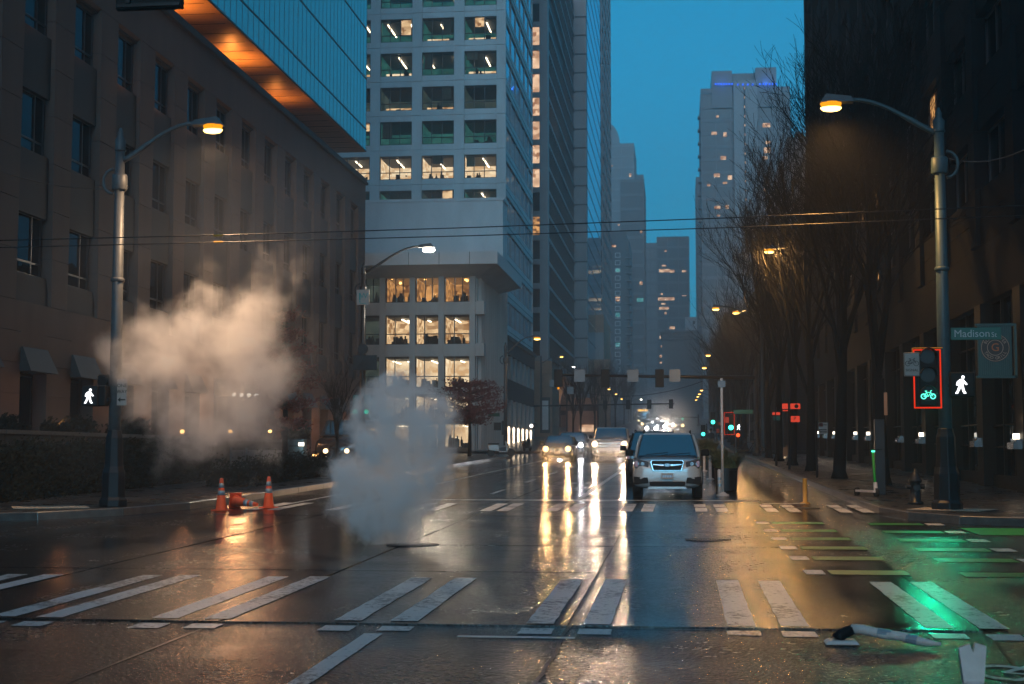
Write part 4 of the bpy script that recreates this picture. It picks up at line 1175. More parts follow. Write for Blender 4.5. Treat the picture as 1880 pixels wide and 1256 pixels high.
# low dark building further along on the right
far_tower('dark_low_block', 'dark low block behind the trees at the far right crossing', 5.8, 30, 190, 300, 20, M['granite'], M['granite2'], 3.6, 4.5, lits=())
far_tower('dark_low_block', 'dark middle block behind the street trees, left of the sloping stone building', 7.0, 30, 113, 148, 17, M['granite'], M['granite2'], 3.6, 4.5, lits=())

# ================================================================== right: dark granite office block
XG = 8.5; YG0, YG1 = 33.0, 98.5
gb = thing('dark_granite_office', 'near black granite office block filling the right edge, dark windows in a grid', 'building', (XG, YG0, 0))
def rob(mb, name, m, **k):
    mb.v = [(x-XG, y-YG0, z) for x, y, z in mb.v]
    return mb.obj(name, m, gb, **k)
bay = 4.9; piery = [YG0+.3+bay*i for i in range(14)]
bots = [5.9+1.75, 8.95+1.75, 12.3+1.75]
fh3 = 3.3
floors = [bots[0]+fh3*i for i in range(13)]     # undersides of the spandrel bands
ztop = floors[-1]+8
mb = MB(); mb.box(XG+.9, 45, YG0+.6, YG1-.2, -.5, ztop); rob(mb, 'core', M['interior'])
for z in floors:
    s = MB(); s.box(XG+.02, XG+.6, YG0, YG1, z+.01, z+.78); rob(s, 'spandrel', M['granite']); s = MB(); s.box(XG+.02, XG+.6, YG0, YG1, z+.80, z+1.6); rob(s, 'spandrel', M['granite'])
mb = MB(); mb.box(XG+.9, 45, YG0+.6, YG1-.2, ztop, 120); mb.box(XG, XG+.9, YG0, YG1, ztop, 120); mb.box(XG, XG+.6, YG0, YG1, floors[-1]+1.6, ztop); rob(mb, 'top_wall', M['granite'])  # plain upper mass out of view, raised to block sky light
for y in piery:
    s = MB()
    zz = 7.65
    while zz < ztop:
        s.box(XG-.12, XG+.6, y-.45, y+.45, zz+.01, zz+1.64); zz += 1.65
    rob(s, 'pier', M['granite'])
wmesh = {}
Wd = bay-.9; Hd = fh3-1.6
def side_frame(W, H, vb, hb, t=.06, d=.12):
    m_ = MB(); m_.box(0,d,0,t,0,H); m_.box(0,d,W-t,W,0,H); m_.box(0,d,t,W-t,0,t); m_.box(0,d,t,W-t,H-t,H)
    for b in vb: m_.box(.01,d-.01,W*b-t/2,W*b+t/2,t,H-t)
    for b in hb: m_.box(.015,d-.015,t,W-t,H*b-t/2,H*b+t/2)
    return m_
fme = side_frame(Wd, Hd, (.33,.66), ()).mesh('window', M['frame'])
pme = MB().box(.06,.075,.05,Wd-.05,.05,Hd-.05).mesh('pane', M['darkglass'])
REFLR = {(6,0),(7,0),(8,0),(7,1),(8,1),(6,1),(9,7),(10,8),(3,1)}
pme_refl_glow = MB().box(.06,.075,.05,Wd-.05,.05,Hd-.05).mesh('pane', M['room_warm'])  # these panes glow in place of mirrored office light
for k in range(12):
    for i in range(13):
        w = inst(fme, 'window', gb, (.28, piery[i]+.45-YG0, floors[k]+1.6)); inst(pme_refl_glow if (i, k) in REFLR else pme, 'pane', w)
# ground storey: tall dark openings between brown granite columns carrying wall lamps
for i, y in enumerate(piery):
    gl = gz(y)
    c = MB(); c.box(XG-.05, XG+.55, y-.42, y+.42, gl+.1, 6.0); rob(c, 'base_column', M['granite2'])
    c = MB(); c.box(XG-.28, XG-.05, y-.35, y+.35, gl+1.25, gl+1.42); c.box(XG-.2, XG-.05, y-.3, y+.3, gl+1.42, gl+1.5); rob(c, 'column_ledge', M['chrome'])
    if i not in (2, 5): 
        l = MB(); l.box(XG-.2, XG-.06, y-.07, y+.07, gl+1.5, gl+1.64); rob(l, 'wall_lamp', M['downlight'])
        light('wall_lamp_light', 'POINT', (-.32, y-YG0, gl+2.0), 7, (1.0,0.66,0.40), gb, .06)
c = MB(); c.box(XG, XG+.6, YG0, YG1, 6.0, 7.64); rob(c, 'base_band', M['granite'])
for i in range(13):
    c = MB(); y = piery[i]; gl = gz(y)
    c.box(XG+.3, XG+.34, y+.42, y+bay-.42, gl+.1, 6.0); c.box(XG+.2, XG+.3, y+.42, y+bay-.42, gl+.1, gl+.55, 1)
    for q in (.33,.66): c.box(XG+.22, XG+.3, y+.42+(bay-.84)*q-.04, y+.42+(bay-.84)*q+.04, gl+.5, 6.0, 1)
    for h in (1.3, 1.9, 4.2): c.box(XG+.24, XG+.3, y+.42, y+bay-.42, gl+h, gl+h+.04, 1)
    rob(c, 'base_window', [M['darkglass'], M['granite2']])
mb = MB(); mb.box(XG, 45, YG0, YG0+.55, -.5, ztop); rob(mb, 'corner_wall', M['granite'])

# blocks added behind the camera to hold back sky light, seen only mirrored
for nm, lab, x0, x1 in (('southern_west_block','dark block added unseen behind the camera at the near left, blocking sky light',-75,-17), ('southern_east_block','dark block added unseen behind the camera at the near right, blocking sky light',10,75)):
    far_tower(nm.replace('southern_','').replace('west_','corner_').replace('east_','corner_'), lab, x0, x1, -70, -4, 36, M['granite'], M['granite2'], 3.8, 5, z0=-2)
# ================================================================== street lamps
def arm_pts(dx, dy, z0, z1, n=10):
    pts = []
    for i in range(n+1):
        t = i/n
        pts.append((dx*t, dy*t, z0+(z1-z0)*math.sin(t*math.pi/2)**0.9 if t < 1 else z1))
    return pts
def street_lamp(x, y, ground, H, dx, armz, lampz, label, lamp='sodium', power=900, col=(1.0,0.52,0.12), detail=True, pm='pole', kind='SPOT', dy=0.0, scale=1.0, group=None, base=True, lsize=1.0, name='street_lamp'):
    t = thing(name, label, 'street lamp', (x, y, ground), 0, group)
    n = 10 if detail else 6
    p = MB(); p.lathe((0,0,0), [(.135,0.6),(.125,H*.5),(.10,H-.1)], n); p.obj('pole', M[pm], t, smooth=detail)
    if base:
        b = MB(); b.lathe((0,0,0), [(.31,0),(.31,.14),(.26,.20),(.25,.72),(.21,.85),(.20,1.0),(.19,1.45),(.16,1.55),(.15,1.62)], 8); bevel(b.obj('pole_base', M['iron'], t), .01, 1)
    if detail:
        f = MB(); f.lathe((0,0,H-.1), [(.11,0),(.13,.03),(.11,.08),(.12,.25),(.06,.33),(.07,.40),(.02,.52)], 10); f.obj('finial', M[pm], t, smooth=True)
        c = MB(); c.lathe((0,0,H-.95), [(.15,0),(.17,.03),(.17,.32),(.15,.35)], 10); c.obj('collar', M[pm], t, smooth=True)
        c = MB(); c.lathe((0,0,H*.62), [(.13,0),(.15,.02),(.15,.07),(.13,.09)], 10); c.obj('collar', M[pm], t, smooth=True)
        c = MB()
        # scroll behind the pole
        sg = 1 if dx > 0 else -1
        sc_ = [(-sg*(.14+.17*math.sin(a)*1.3), 0, H-.75+.27*math.cos(a)) for a in [math.pi*k/8 for k in range(9)]]
        c.tube(sc_, .035, 6); c.obj('bracket', M[pm], t, smooth=True)
    a = MB(); z0 = armz
    a.tube([(0,0,z0)]+[(dx*q, dy*q, z0+(lampz-z0)*(math.sin(q*math.pi/2)**1.25)) for q in [k/9 for k in range(1,10)]], [.06]*4+[.045]*6, 6)
    a.obj('arm', M[pm], t, smooth=True)
    sg = 1 if dx > 0 else -1
    h = MB(); h.hexa([(dx-sg*.05,dy-.12,lampz-.06),(dx+sg*.62,dy-.15,lampz-.06),(dx+sg*.62,dy+.15,lampz-.06),(dx-sg*.05,dy+.12,lampz-.06),(dx,dy-.08,lampz+.06),(dx+sg*.5,dy-.10,lampz+.12),(dx+sg*.5,dy+.10,lampz+.12),(dx,dy+.08,lampz+.06)] if sg > 0 else
        [(dx-sg*.05,dy+.12,lampz-.06),(dx+sg*.62,dy+.15,lampz-.06),(dx+sg*.62,dy-.15,lampz-.06),(dx-sg*.05,dy-.12,lampz-.06),(dx,dy+.08,lampz+.06),(dx+sg*.5,dy+.10,lampz+.12),(dx+sg*.5,dy-.10,lampz+.12),(dx,dy-.08,lampz+.06)])
    hx = h.obj('lamp_head', M['pole'], t)
    g = MB(); g.lathe((dx+sg*.40, dy, lampz-.10), [(.05,-.085*lsize),(.12*lsize,-.06*lsize),(.155*lsize,-.01),(.16*lsize,.05)], 12)
    for i in range(len(g.v)):
        vx, vy, vz = g.v[i]; g.v[i] = (dx+sg*.40+(vx-dx-sg*.40)*1.35, vy, vz)
    go_ = g.obj('lamp_glass', M[lamp], t, smooth=True)
    g = MB(); g.lathe((dx+sg*.40, dy, lampz-.12), [(.05,-.10*lsize),(.115*lsize,-.08*lsize),(.145*lsize,-.035),(.14*lsize,-.015)], 10)
    g.v = [(dx+sg*.40+(a_-dx-sg*.40)*1.5, b_, c_-.015) for a_, b_, c_ in g.v]
    g.obj('bulb', M['sodium_core' if lamp == 'sodium' else 'led_core'], go_, smooth=True)
    if power:
        light('lamp_light', kind, (dx+sg*.40, dy, lampz-.36), power, col, t, .16, spot=RAD(170), blend=1.0)
    return t
SOD = (1.0,0.52,0.16); LED = (1.0,0.86,0.66)
# the two big lamps standing at the near corners
yl = 30.2
gl = gz(yl)+.15
xl = at(208, 900, yl).x
lampL = street_lamp(xl, yl, gl, zx(270,xl,yl)-gl, at(362,232,yl).x-xl-.05, zx(298,xl,yl)-gl, at(365,226,yl).z-gl, 'lamp post at the left corner, yellow lamp lit, rising out of the steam', power=6200, col=(1.0,0.64,0.36))
xr = at(1738, 880, yl).x
lampR = street_lamp(xr, yl, gl, zx(235,xr,yl)-gl, at(1562,188,yl).x-xr, zx(246,xr,yl)-gl, at(1560,183,yl).z-gl, 'tall lamp post at the right corner carrying the green bicycle signal', power=5200, col=SOD, pm='polegreen')
# lamp with the white LED in the middle distance, left
y2 = 60.7; x2 = at(666, 700, y2).x; g2 = gz(y2)+.15
lampW = street_lamp(x2, y2, g2, zx(500,x2,y2)-g2, at(770,455,y2).x-x2, zx(502,x2,y2)-g2, at(787,452,y2).z-g2, 'dark lamp post with a white lamp, behind the large steam cloud', lamp='ledlamp', power=2800, kind='POINT', col=LED, pm='iron', lsize=1.25)
y3 = 96; x3 = at(928, 700, y3).x; g3 = gz(y3)+.15
street_lamp(x3, y3, g3, zx(640,x3,y3)-g3, at(975,619,y3).x-x3, zx(650,x3,y3)-g3, at(980,618,y3).z-g3, 'pale lamp post by the parked scooter at the far left corner', power=300, col=SOD, base=False)
y4 = 100; x4 = at(987, 700, y4).x+0.0
for (u, v, Y, side, pw, lab) in ((1412,455,58,1,2600,'lamp post among the bare trees, second lit lamp from the right corner'),
                                 (1351,570,86,1,3600,'right hand lamp of the close pair above the signal arm'),
                                 (1314,563,84,1,0,'left hand lamp of the close pair above the signal arm'),
                                 (1300,650,140,1,900,'small far lamp seen just under the signal arm pair'),
                                 (1293,673,150,1,0,'small yellow lamp touching the end of the signal arm'),
                                 (1288,715,210,1,0,'tiny far lamp, highest of the string on the right'),
                                 (1284,722,235,1,0,'tiny far lamp, second of the string on the right'),
                                 (1281,727,260,1,0,'tiny far lamp, third of the string on the right'),
                                 (1278,733,290,1,0,'tiny far lamp, fourth of the string on the right')):
    p = at(u, v, Y); g_ = gz(Y)+.15
    xx = max(p.x+(2.6 if u != 1314 else 1.6), 4.6)
    street_lamp(xx, Y, g_, p.z-g_+.1, p.x-xx+.4, p.z-g_-1.0, p.z-g_, lab, power=pw, kind='POINT' if pw > 1000 else 'SPOT', col=SOD, detail=False, base=False, pm='iron', lsize=.9 if Y < 100 else 1.0)
for (u, v, Y, lab) in ((1031,653,170,'far left lamp in front of the orange lobby'),(1053,672,190,'far left lamp above the dark signal head'),(1118,713,220,'far lamp left of the pale tower foot'),(1131,722,240,'small far lamp beside the balconies'),(1141,731,260,'smallest far lamp on the left side'),(1177,732,280,'round far lamp over the middle of the avenue')):
    p = at(u, v, Y); g_ = gz(Y)+.15; xx = -11.4
    dx = p.x-xx
    street_lamp(p.x-2.4, Y, g_, p.z-g_+.1, 2.0, p.z-g_-.9, p.z-g_, lab, lamp='ledlamp' if u in (1177,1053) else 'sodium', power=0, detail=False, base=False, pm='iron', lsize=.9)

# ================================================================== signals and signs
def walker(parent, name, loc, h, m, d=.01, flip=1, col=None):
    """the walking figure shown by the signal"""
    s = h
    mb = MB()
    def P(pts): mb.prism([(flip*a*s, b*s) for a, b in (pts if flip > 0 else pts[::-1])], 'y', -d, 0)
    mb.lathe((flip*.10*s, 0, .90*s), [(.085*s,-d),(.085*s,0)], 12, axis='y')
    P([(-.13,.42),(.10,.42),(.16,.60),(.14,.79),(-.06,.79),(-.16,.68)])
    P([(.12,.76),(.30,.56),(.33,.50),(.26,.47),(.10,.62)])
    P([(-.06,.78),(-.22,.66),(-.27,.46),(-.19,.45),(-.13,.60)])
    P([(-.13,.44),(.02,.44),(-.08,.22),(-.19,.0),(-.33,.0),(-.22,.18)])
    P([(.0,.44),(.12,.44),(.16,.20),(.27,.0),(.13,.0),(.05,.16)])
    return mb.obj(name, m, parent, loc)
def signal_head(x, y, z, W, H, label, lenses=3, lit=None, litm='sig_green', facing=-1, name='traffic_signal', cat='traffic signal', group=None, plate=False):
    t = thing(name, label, cat, (x, y, z), 0, group)
    b = MB(); b.box(-W/2, W/2, -.10, .12, 0, H); bevel(b.obj('housing', M['black'], t), .02, 1)
    for i in range(lenses):
        zc = H*(i+.5)/lenses; r = min(W*.40, H/lenses*.42)
        v = MB()
        for k in range(8):
            a0, a1 = math.pi*(k)/8-.2, math.pi*(k+1)/8-.2
            v.hexa([(r*math.cos(a0), -.3, zc+r*math.sin(a0)),(r*math.cos(a1), -.3, zc+r*math.sin(a1)),(r*math.cos(a1), -.1, zc+r*math.sin(a1)),(r*math.cos(a0), -.1, zc+r*math.sin(a0)),
                    (1.06*r*math.cos(a0), -.3, zc+1.06*r*math.sin(a0)),(1.06*r*math.cos(a1), -.3, zc+1.06*r*math.sin(a1)),(1.06*r*math.cos(a1), -.1, zc+1.06*r*math.sin(a1)),(1.06*r*math.cos(a0), -.1, zc+1.06*r*math.sin(a0))])
        if facing < 0: v.obj('visor', M['black'], t)
        else:
            vv = MB(); vv.v = [(a, -b_, c) for a, b_, c in v.v]; vv.f = [f[::-1] for f in v.f]; vv.m = v.m; vv.obj('visor', M['black'], t)
        l = MB(); l.lathe((0,0,zc), [(r*.9,-.13 if facing < 0 else .13),(r*.9,0)], 16, axis='y')
        l.obj('lens', M[litm] if lit == i else M['iron'], t)
    return t
def bicycle_glyph(parent, loc, s, m, d=.006, thick=.045):
    mb = MB()
    for cx in (-.30, .30):
        for k in range(16):
            a0, a1 = 2*math.pi*k/16, 2*math.pi*(k+1)/16
            mb.prism([((cx+.19*math.cos(a0))*s, (.2+.19*math.sin(a0))*s), ((cx+.19*math.cos(a1))*s, (.2+.19*math.sin(a1))*s), ((cx+(.19-thick)*math.cos(a1))*s, (.2+(.19-thick)*math.sin(a1))*s), ((cx+(.19-thick)*math.cos(a0))*s, (.2+(.19-thick)*math.sin(a0))*s)], 'y', -d, 0)
    def bar(x0, z0, x1, z1, w=.035):
        d_ = Vector((x1-x0, z1-z0)).normalized(); n = Vector((-d_.y, d_.x))*w/2
        mb.prism([((x0-n.x)*s,(z0-n.y)*s),((x1-n.x)*s,(z1-n.y)*s),((x1+n.x)*s,(z1+n.y)*s),((x0+n.x)*s,(z0+n.y)*s)], 'y', -d*.9, 0)
    for q in ((-.30,.2,-.12,.46),(-.12,.46,.16,.46),(.16,.46,.30,.2),(-.30,.2,.0,.2),(.0,.2,.16,.46),(-.12,.46,.0,.2),(.16,.46,.13,.56),(.13,.56,.24,.58),(-.12,.46,-.15,.54),(-.22,.55,-.07,.55)): bar(*q)
    return mb.obj('bicycle_symbol', m, parent, loc)

# walk signal and one-way sign on the left corner post
pz = lambda v: zx(v, xl, yl)
s = thing('walk_signal', 'walk signal with a white walking figure on the left lamp post', 'walk signal', (at(175,745,yl-.3).x, yl-.3, pz(747)))
Wd_, Hd_ = .48, .44
b = MB(); b.box(-.20, .26, -.12, .14, 0, Hd_); bevel(b.obj('housing', M['black'], s), .03, 2)
b = MB(); b.box(-.22, .12, -.20, -.12, .01, Hd_-.01); bevel(b.obj('visor', M['iron'], s), .01, 1)
walker(s, 'walking_figure', (-.06, -.205, .06), .31, M['sig_white'])
b = MB(); b.box(.2, xl-s.location.x, -.02, .04, .12, .18); b.obj('bracket', M['iron'], s)
b = thing('signal_cabinet', 'dark signal housing seen edge on behind the left walk signal', 'traffic signal', (at(192,700,yl).x, yl+.1, pz(735)))
c = MB(); c.box(-.15,.16,-.15,.15,0,.55); bevel(c.obj('housing', M['iron'], b), .03, 1)
c = MB(); c.lathe((0,-.2,.14), [(.11,-.02),(.11,.05)], 12, axis='y'); c.lathe((0,-.2,.40), [(.11,-.02),(.11,.05)], 12, axis='y'); c.obj('lens_back', M['black'], b)
ow = thing('one_way_sign', 'small grey ONE WAY sign with an arrow pointing left on the left lamp post', 'sign', (at(224,745,yl-.15).x, yl-.17, pz(745)))
c = MB(); c.box(-.11,.11,0,.012,0,.56); bevel(c.obj('plate', M['signwhite'], ow), .004, 1)
c = MB(); c.box(-.10,.10,-.003,0,.01,.55); 
put_text('lettering', 'ONE', .105, M['black'], ow, (0,-.004,.42)); put_text('lettering', 'WAY', .10, M['black'], ow, (0,-.004,.29))
c = MB(); c.prism([(-.09,.12),(-.03,.17),(-.03,.135),(.08,.135),(.08,.105),(-.03,.105),(-.03,.07)][::-1], 'y', -.006, -.001); c.obj('arrow', M['black'], ow)

# green bicycle signal, its plate, walk signal and street sign on the right corner post
pz = lambda v: zx(v, xr, yl)
Yb = yl-.35
a, b2 = at(1678,750,Yb), at(1727,641,Yb)
bs = thing('bicycle_signal', 'bicycle signal showing a green bicycle inside a glowing red border', 'bicycle signal', ((a.x+b2.x)/2, Yb, a.z))
W, H = b2.x-a.x, b2.z-a.z
c = MB(); c.box(-W/2+.02, W/2-.02, 0, .03, .02, H-.02); c.obj('backplate', M['black'], bs)
c = MB(); c.box(-.17,.17,-.06,.2,.05,H-.05); bevel(c.obj('housing', M['black'], bs), .02, 1)
c = MB()
c.box(-W/2, -W/2+.028, -.012, 0, 0, H); c.box(W/2-.028, W/2, -.012, 0, 0, H); c.box(-W/2+.028, W/2-.028, -.012, 0, 0, .028); c.box(-W/2+.028, W/2-.028, -.012, 0, H-.028, H)
c.obj('red_border', emat('red_border_lit', (0.9,0.035,0.01), 0.9, False), bs)
zc = at(1703,723,Yb).z-a.z
for i, z_ in enumerate((zc, zc+.37, zc+.74)):
    c = MB(); c.lathe((0,-.06,z_), [(.145,-.012),(.145,0)], 20, axis='y'); c.obj('lens', M['iron'], bs)
    c = MB()
    for k in range(8):
        a0, a1 = math.pi*k/8-.1, math.pi*(k+1)/8-.1
        if k < 8: c.hexa([(.15*math.cos(a0),-.28,z_+.15*math.sin(a0)),(.15*math.cos(a1),-.28,z_+.15*math.sin(a1)),(.15*math.cos(a1),-.06,z_+.15*math.sin(a1)),(.15*math.cos(a0),-.06,z_+.15*math.sin(a0)),(.16*math.cos(a0),-.28,z_+.16*math.sin(a0)),(.16*math.cos(a1),-.28,z_+.16*math.sin(a1)),(.16*math.cos(a1),-.06,z_+.16*math.sin(a1)),(.16*math.cos(a0),-.06,z_+.16*math.sin(a0))])
    c.obj('visor', M['black'], bs)
bicycle_glyph(bs, (0,-.075,zc-.115), .30, M['sig_green'], thick=.07)
light('green_light', 'SPOT', (0,-.32,zc), 420, (0.0,1.0,0.50), bs, .10, rot=(RAD(-72),0,0), spot=RAD(80), blend=.7)
ss = thing('bicycle_signal_plate', 'small white plate reading SIGNAL under a bicycle symbol, left of the red bordered signal', 'sign', (at(1674.5,690,Yb-.05).x, Yb-.06, at(1674.5,691,Yb-.05).z))
c = MB(); c.box(-.155,.155,0,.012,0,.47); bevel(c.obj('plate', M['signwhite'], ss), .006, 1)
c = MB(); c.box(-.145,-.139,-.003,0,.01,.46); c.box(.139,.145,-.003,0,.01,.46); c.box(-.139,.139,-.003,0,.01,.016); c.box(-.139,.139,-.003,0,.454,.46); c.obj('border', M['black'], ss)
bicycle_glyph(ss, (0,-.002,.20), .27, M['black'], thick=.03)
put_text('lettering', 'SIGNAL', .073, M['black'], ss, (0,-.003,.12))
c = MB(); c.tube([(.015,.026,.2),(.015,.026,.56),(.6,.026,.56)], .014, 6); c.obj('bracket', M['yellow'], ss)
ws = thing('walk_signal', 'walk signal with a bright white walking figure on the right lamp post', 'walk signal', (at(1766,727,yl).x, yl-.1, pz(730)))
c = MB(); c.box(-.26,.22,-.12,.14,0,.50); bevel(c.obj('housing', M['black'], ws), .03, 2)
walker(ws, 'walking_figure', (-.05, -.125, .07), .36, M['sig_white'])
c = MB(); c.box(xr-ws.location.x,-.2,-.02,.04,.2,.26); c.obj('bracket', M['iron'], ws)
st = thing('street_name_sign', 'green Madison St street name sign on the right lamp post', 'sign', (at(1745,620,yl).x, yl-.02, pz(625)))
L = at(1838,620,yl).x-at(1745,620,yl).x
c = MB(); c.box(0,L,-.01,.01,0,.25); bevel(c.obj('plate', M['signgreen'], st), .01, 1)
Mlt = mat('sign_lettering', (0.42,0.45,0.45), 0.5, var=0)
me = text_mesh('lettering', 'Madison', .21, Mlt, .002, 'LEFT'); o = inst(me, 'lettering', st, (.06,-.012,.125)); o.rotation_euler = (math.pi/2,0,0)
me = text_mesh('lettering', 'St', .14, Mlt, .002, 'LEFT'); o = inst(me, 'lettering', st, (L*.80,-.012,.10)); o.rotation_euler = (math.pi/2,0,0)
# taco grill blade sign further back on the granite block
Yt = 38.0
a, b2 = at(1797,690,Yt), at(1857,598,Yt)
tg = thing('restaurant_blade_sign', 'teal corrugated shop sign with a round black taco grill emblem', 'shop sign', ((a.x+b2.x)/2, Yt, a.z))
W, H = b2.x-a.x, b2.z-a.z
c = MB(); c.box(-W/2,W/2,.02,.10,0,H); c.obj('panel', M['teal'], tg)
for i in range(16):
    x = -W/2+(i+.5)*W/16; c = MB(); c.box(x-W/64, x+W/64, 0, .02, .01, H-.01); c.obj('rib', M['teal'], tg)
c = MB(); c.box(-W/2-.05, W/2+.12, .0, .12, H, H+.06); c.box(W/2+.06, W/2+.12, .0, .12, -.06, H); c.box(-W/2-.05, W/2+.12, .0, .12, -.06, 0)
c.obj('frame', M['teal'], tg)
zc = H*.56; R_ = W*.43
c = MB(); c.lathe((0,0,zc), [(R_,-.02),(R_,.0)], 32, axis='y'); c.obj('disc', mat('sign_dark_disc', (0.02,0.03,0.035), .5, var=0), tg)
Mring = mat('sign_ring', (0.36,0.28,0.22), .5, var=.1)
for r0, r1 in ((R_*.97, R_*.93), (R_*.56, R_*.52)):
    c = MB()
    for k in range(32):
        a0, a1 = 2*math.pi*k/32, 2*math.pi*(k+1)/32
        c.prism([(r0*math.cos(a0), zc+r0*math.sin(a0)),(r0*math.cos(a1), zc+r0*math.sin(a1)),(r1*math.cos(a1), zc+r1*math.sin(a1)),(r1*math.cos(a0), zc+r1*math.sin(a0))], 'y', -.026, -.02)
    c.obj('ring', Mring, tg)
def arc_text(s_, top):
    n = len(s_)
    for i, ch in enumerate(s_):
        if ch == ' ': continue
        th = (1-2*(i+.5)/n)*RAD(68)
        me = text_mesh('lettering', ch, R_*.30, Mring, .002)
        rr_ = R_*.745
        if top: o = inst(me, 'lettering', tg, (-rr_*math.sin(th), -.024, zc+rr_*math.cos(th))); o.rotation_euler = (math.pi/2, -th, 0)
        else: o = inst(me, 'lettering', tg, (-rr_*math.sin(th), -.024, zc-rr_*math.cos(th))); o.rotation_euler = (math.pi/2, th, 0)
arc_text('BLUE WATER', True); arc_text('TACO GRILL', False)
put_text('emblem', 'G', R_*.8, mat('emblem_orange', (0.40,0.12,0.03), .5, var=0), tg, (0,-.026,zc))

# banner with a W on the middle left lamp post, and dark sign backs
yw = y2-.25
a, b2 = at(655,560,yw), at(678,532,yw)
wb = thing('parking_banner', 'white lamp post banner with a teal letter W', 'banner', ((a.x+b2.x)/2, yw, a.z))
W, H = b2.x-a.x, b2.z-a.z
c = MB(); c.box(-W/2,W/2,-.03,.03,0,H); c.obj('board', M['signwhite'], wb)
put_text('lettering', 'W', H*.52, mat('teal_letter', (0.02,0.25,0.24), .5, var=0), wb, (.04,-.035,H*.58)); 
c = MB(); c.box(-W*.32,-W*.18,-.036,-.03,H*.30,H*.8); c.lathe((-W*.25,-.03,H*.22),[(.035,-.006),(.035,0)],8,axis='y'); c.box(-W*.25,W*.3,-.035,-.03,H*.08,H*.12); c.obj('printed_mark', bpy.data.materials['teal_letter'], wb)
a, b2 = at(648,680,yw), at(692,652,yw)
c = MB(); c.box(0,b2.x-a.x,0,.03,0,b2.z-a.z); o = tag(c.obj('sign', M['iron'], None, (a.x,yw,a.z)), 'large dark rectangular sign back on the middle left lamp post', 'sign')
c = MB(); p = at(666.5,641,yw); c.lathe((0,0,0),[(.22,-.02),(.22,.02)],16,axis='y'); tag(c.obj('round_sign', M['iron'], None, (p.x,yw,p.z)), 'small round dark sign back above the rectangular one', 'sign')
for u, lab in ((653.5,'green lit signal edge left of the middle lamp post'), (674.5,'green lit signal edge right of the middle lamp post')):
    p = at(u, 765, y2-.3)
    t = thing('traffic_signal', lab, 'traffic signal', (p.x, y2-.3, p.z))
    c = MB(); c.box(-.10,.10,-.16,.16,0,.9); c.obj('housing', M['signgreen'], t)
    c = MB(); c.lathe((0,-.17,.2),[(.10,-.01),(.10,.0)],12,axis='y'); c.obj('lens', emat('green_glow', (0.0,0.55,0.32), 1.2, False), t)

# signal gantry over the next crossing: arm, heads seen from behind, sign backs
def gantry(Y, xa, xb, pole_x, zarm, heads, signs, lab, r=.13, hh=1.08, hw=.50, arml='traffic signal arm'):
    t = thing('signal_gantry', lab, 'signal gantry', (pole_x, Y, gz(Y)+.1))
    zl = zarm-gz(Y)-.1
    c = MB(); c.tube([(xa-pole_x,0,zl),(pole_x-pole_x+(0.0),0,zl-.25 if pole_x > xa else zl-.25)], [r*.55, r], 8); c.obj('arm', M['iron'], t, smooth=True)
    c = MB(); c.lathe((0,0,0), [(.28,0),(.28,.3),(.17,.35),(.14,zl+.3)], 10); c.obj('pole', M['iron'], t, smooth=True)
    return t
Yg = 92.0
zarm = zx(688, 0, Yg)
gantry(Yg, at(1018,688,Yg).x, 0, at(1388,688,Yg).x, zarm+.03, None, None, 'dark signal gantry arm spanning the avenue above the white car')
for i, u in enumerate((1025, 1111, 1211)):
    p = at(u, 711, Yg-.1)
    t = thing('traffic_signal', ('left end signal head of the near gantry, glowing amber below', 'middle dark signal head of the near gantry', 'right dark signal head of the near gantry')[i], 'traffic signal', (p.x, Yg, p.z))
    c = MB(); c.box(-.27,.27,-.12,.12,0,1.12); bevel(c.obj('housing', M['black'], t), .03, 1)
    for q in (.2,.56,.92): 
        c = MB(); c.lathe((0,.12,q),[(.15,0),(.15,.22)],12,axis='y'); c.obj('visor', M['black'], t)
    if i == 0:
        c = MB(); c.lathe((0,-.02,-.06),[(.07,-.05),(.07,.05)],8,axis='y'); c.obj('lens', M['sodium'], t)
for i, u in enumerate((1064, 1162, 1239)):
    p = at(u, 701, Yg-.3); c = MB(); c.box(-.34,.34,0,.02,0,.76); c.box(-.2,-.16,-.03,0,.05,.7); c.box(.16,.2,-.03,0,.05,.7)
    tag(c.obj('sign', M['signback'], None, (p.x, Yg-.3, p.z)), ('left pale sign back hung on the near gantry', 'middle pale sign back hung on the near gantry', 'right pale sign back hung on the near gantry')[i], 'sign')
Yg = 176.0
gantry(Yg, at(1238,740,Yg).x, 0, at(958,740,Yg).x, zx(741,0,Yg), None, None, 'second signal gantry further up, its pole on the left', r=.12)
for i, u in enumerate((1111, 1153, 1192, 1232)):
    p = at(u, 752-i*.6, Yg-.1); c = MB(); c.box(-.25,.25,-.1,.1,0,1.1)
    for q in (.2,.56,.92): c.lathe((0,.1,q),[(.14,0),(.14,.2)],8,axis='y')
    tag(c.obj('traffic_signal', M['black'], None, (p.x,Yg,p.z)), ('leftmost','second','third','rightmost')[i]+' dark signal head on the second gantry', 'traffic signal')
Yg = 265.0
gantry(Yg, at(1163,765,Yg).x, 0, at(1282,766,Yg).x, zx(764,0,Yg), None, None, 'third signal gantry, small and hazy, above the headlights', r=.13)
for i, u in enumerate((1165, 1189, 1235)):
    p = at(u, 771, Yg-.1); c = MB(); c.box(-.25,.25,-.1,.1,0,1.1)
    tag(c.obj('traffic_signal', M['black'], None, (p.x,Yg,p.z)), ('left','middle','right')[i]+' tiny dark signal head on the third gantry', 'traffic signal')
p = at(1253,769,264); c = MB(); c.lathe((0,0,0),[(.22,-.05),(.22,.0)],12,axis='y'); tag(c.obj('signal_lamp', M['sig_green'], None, p), 'green signal light under the third gantry', 'traffic signal')

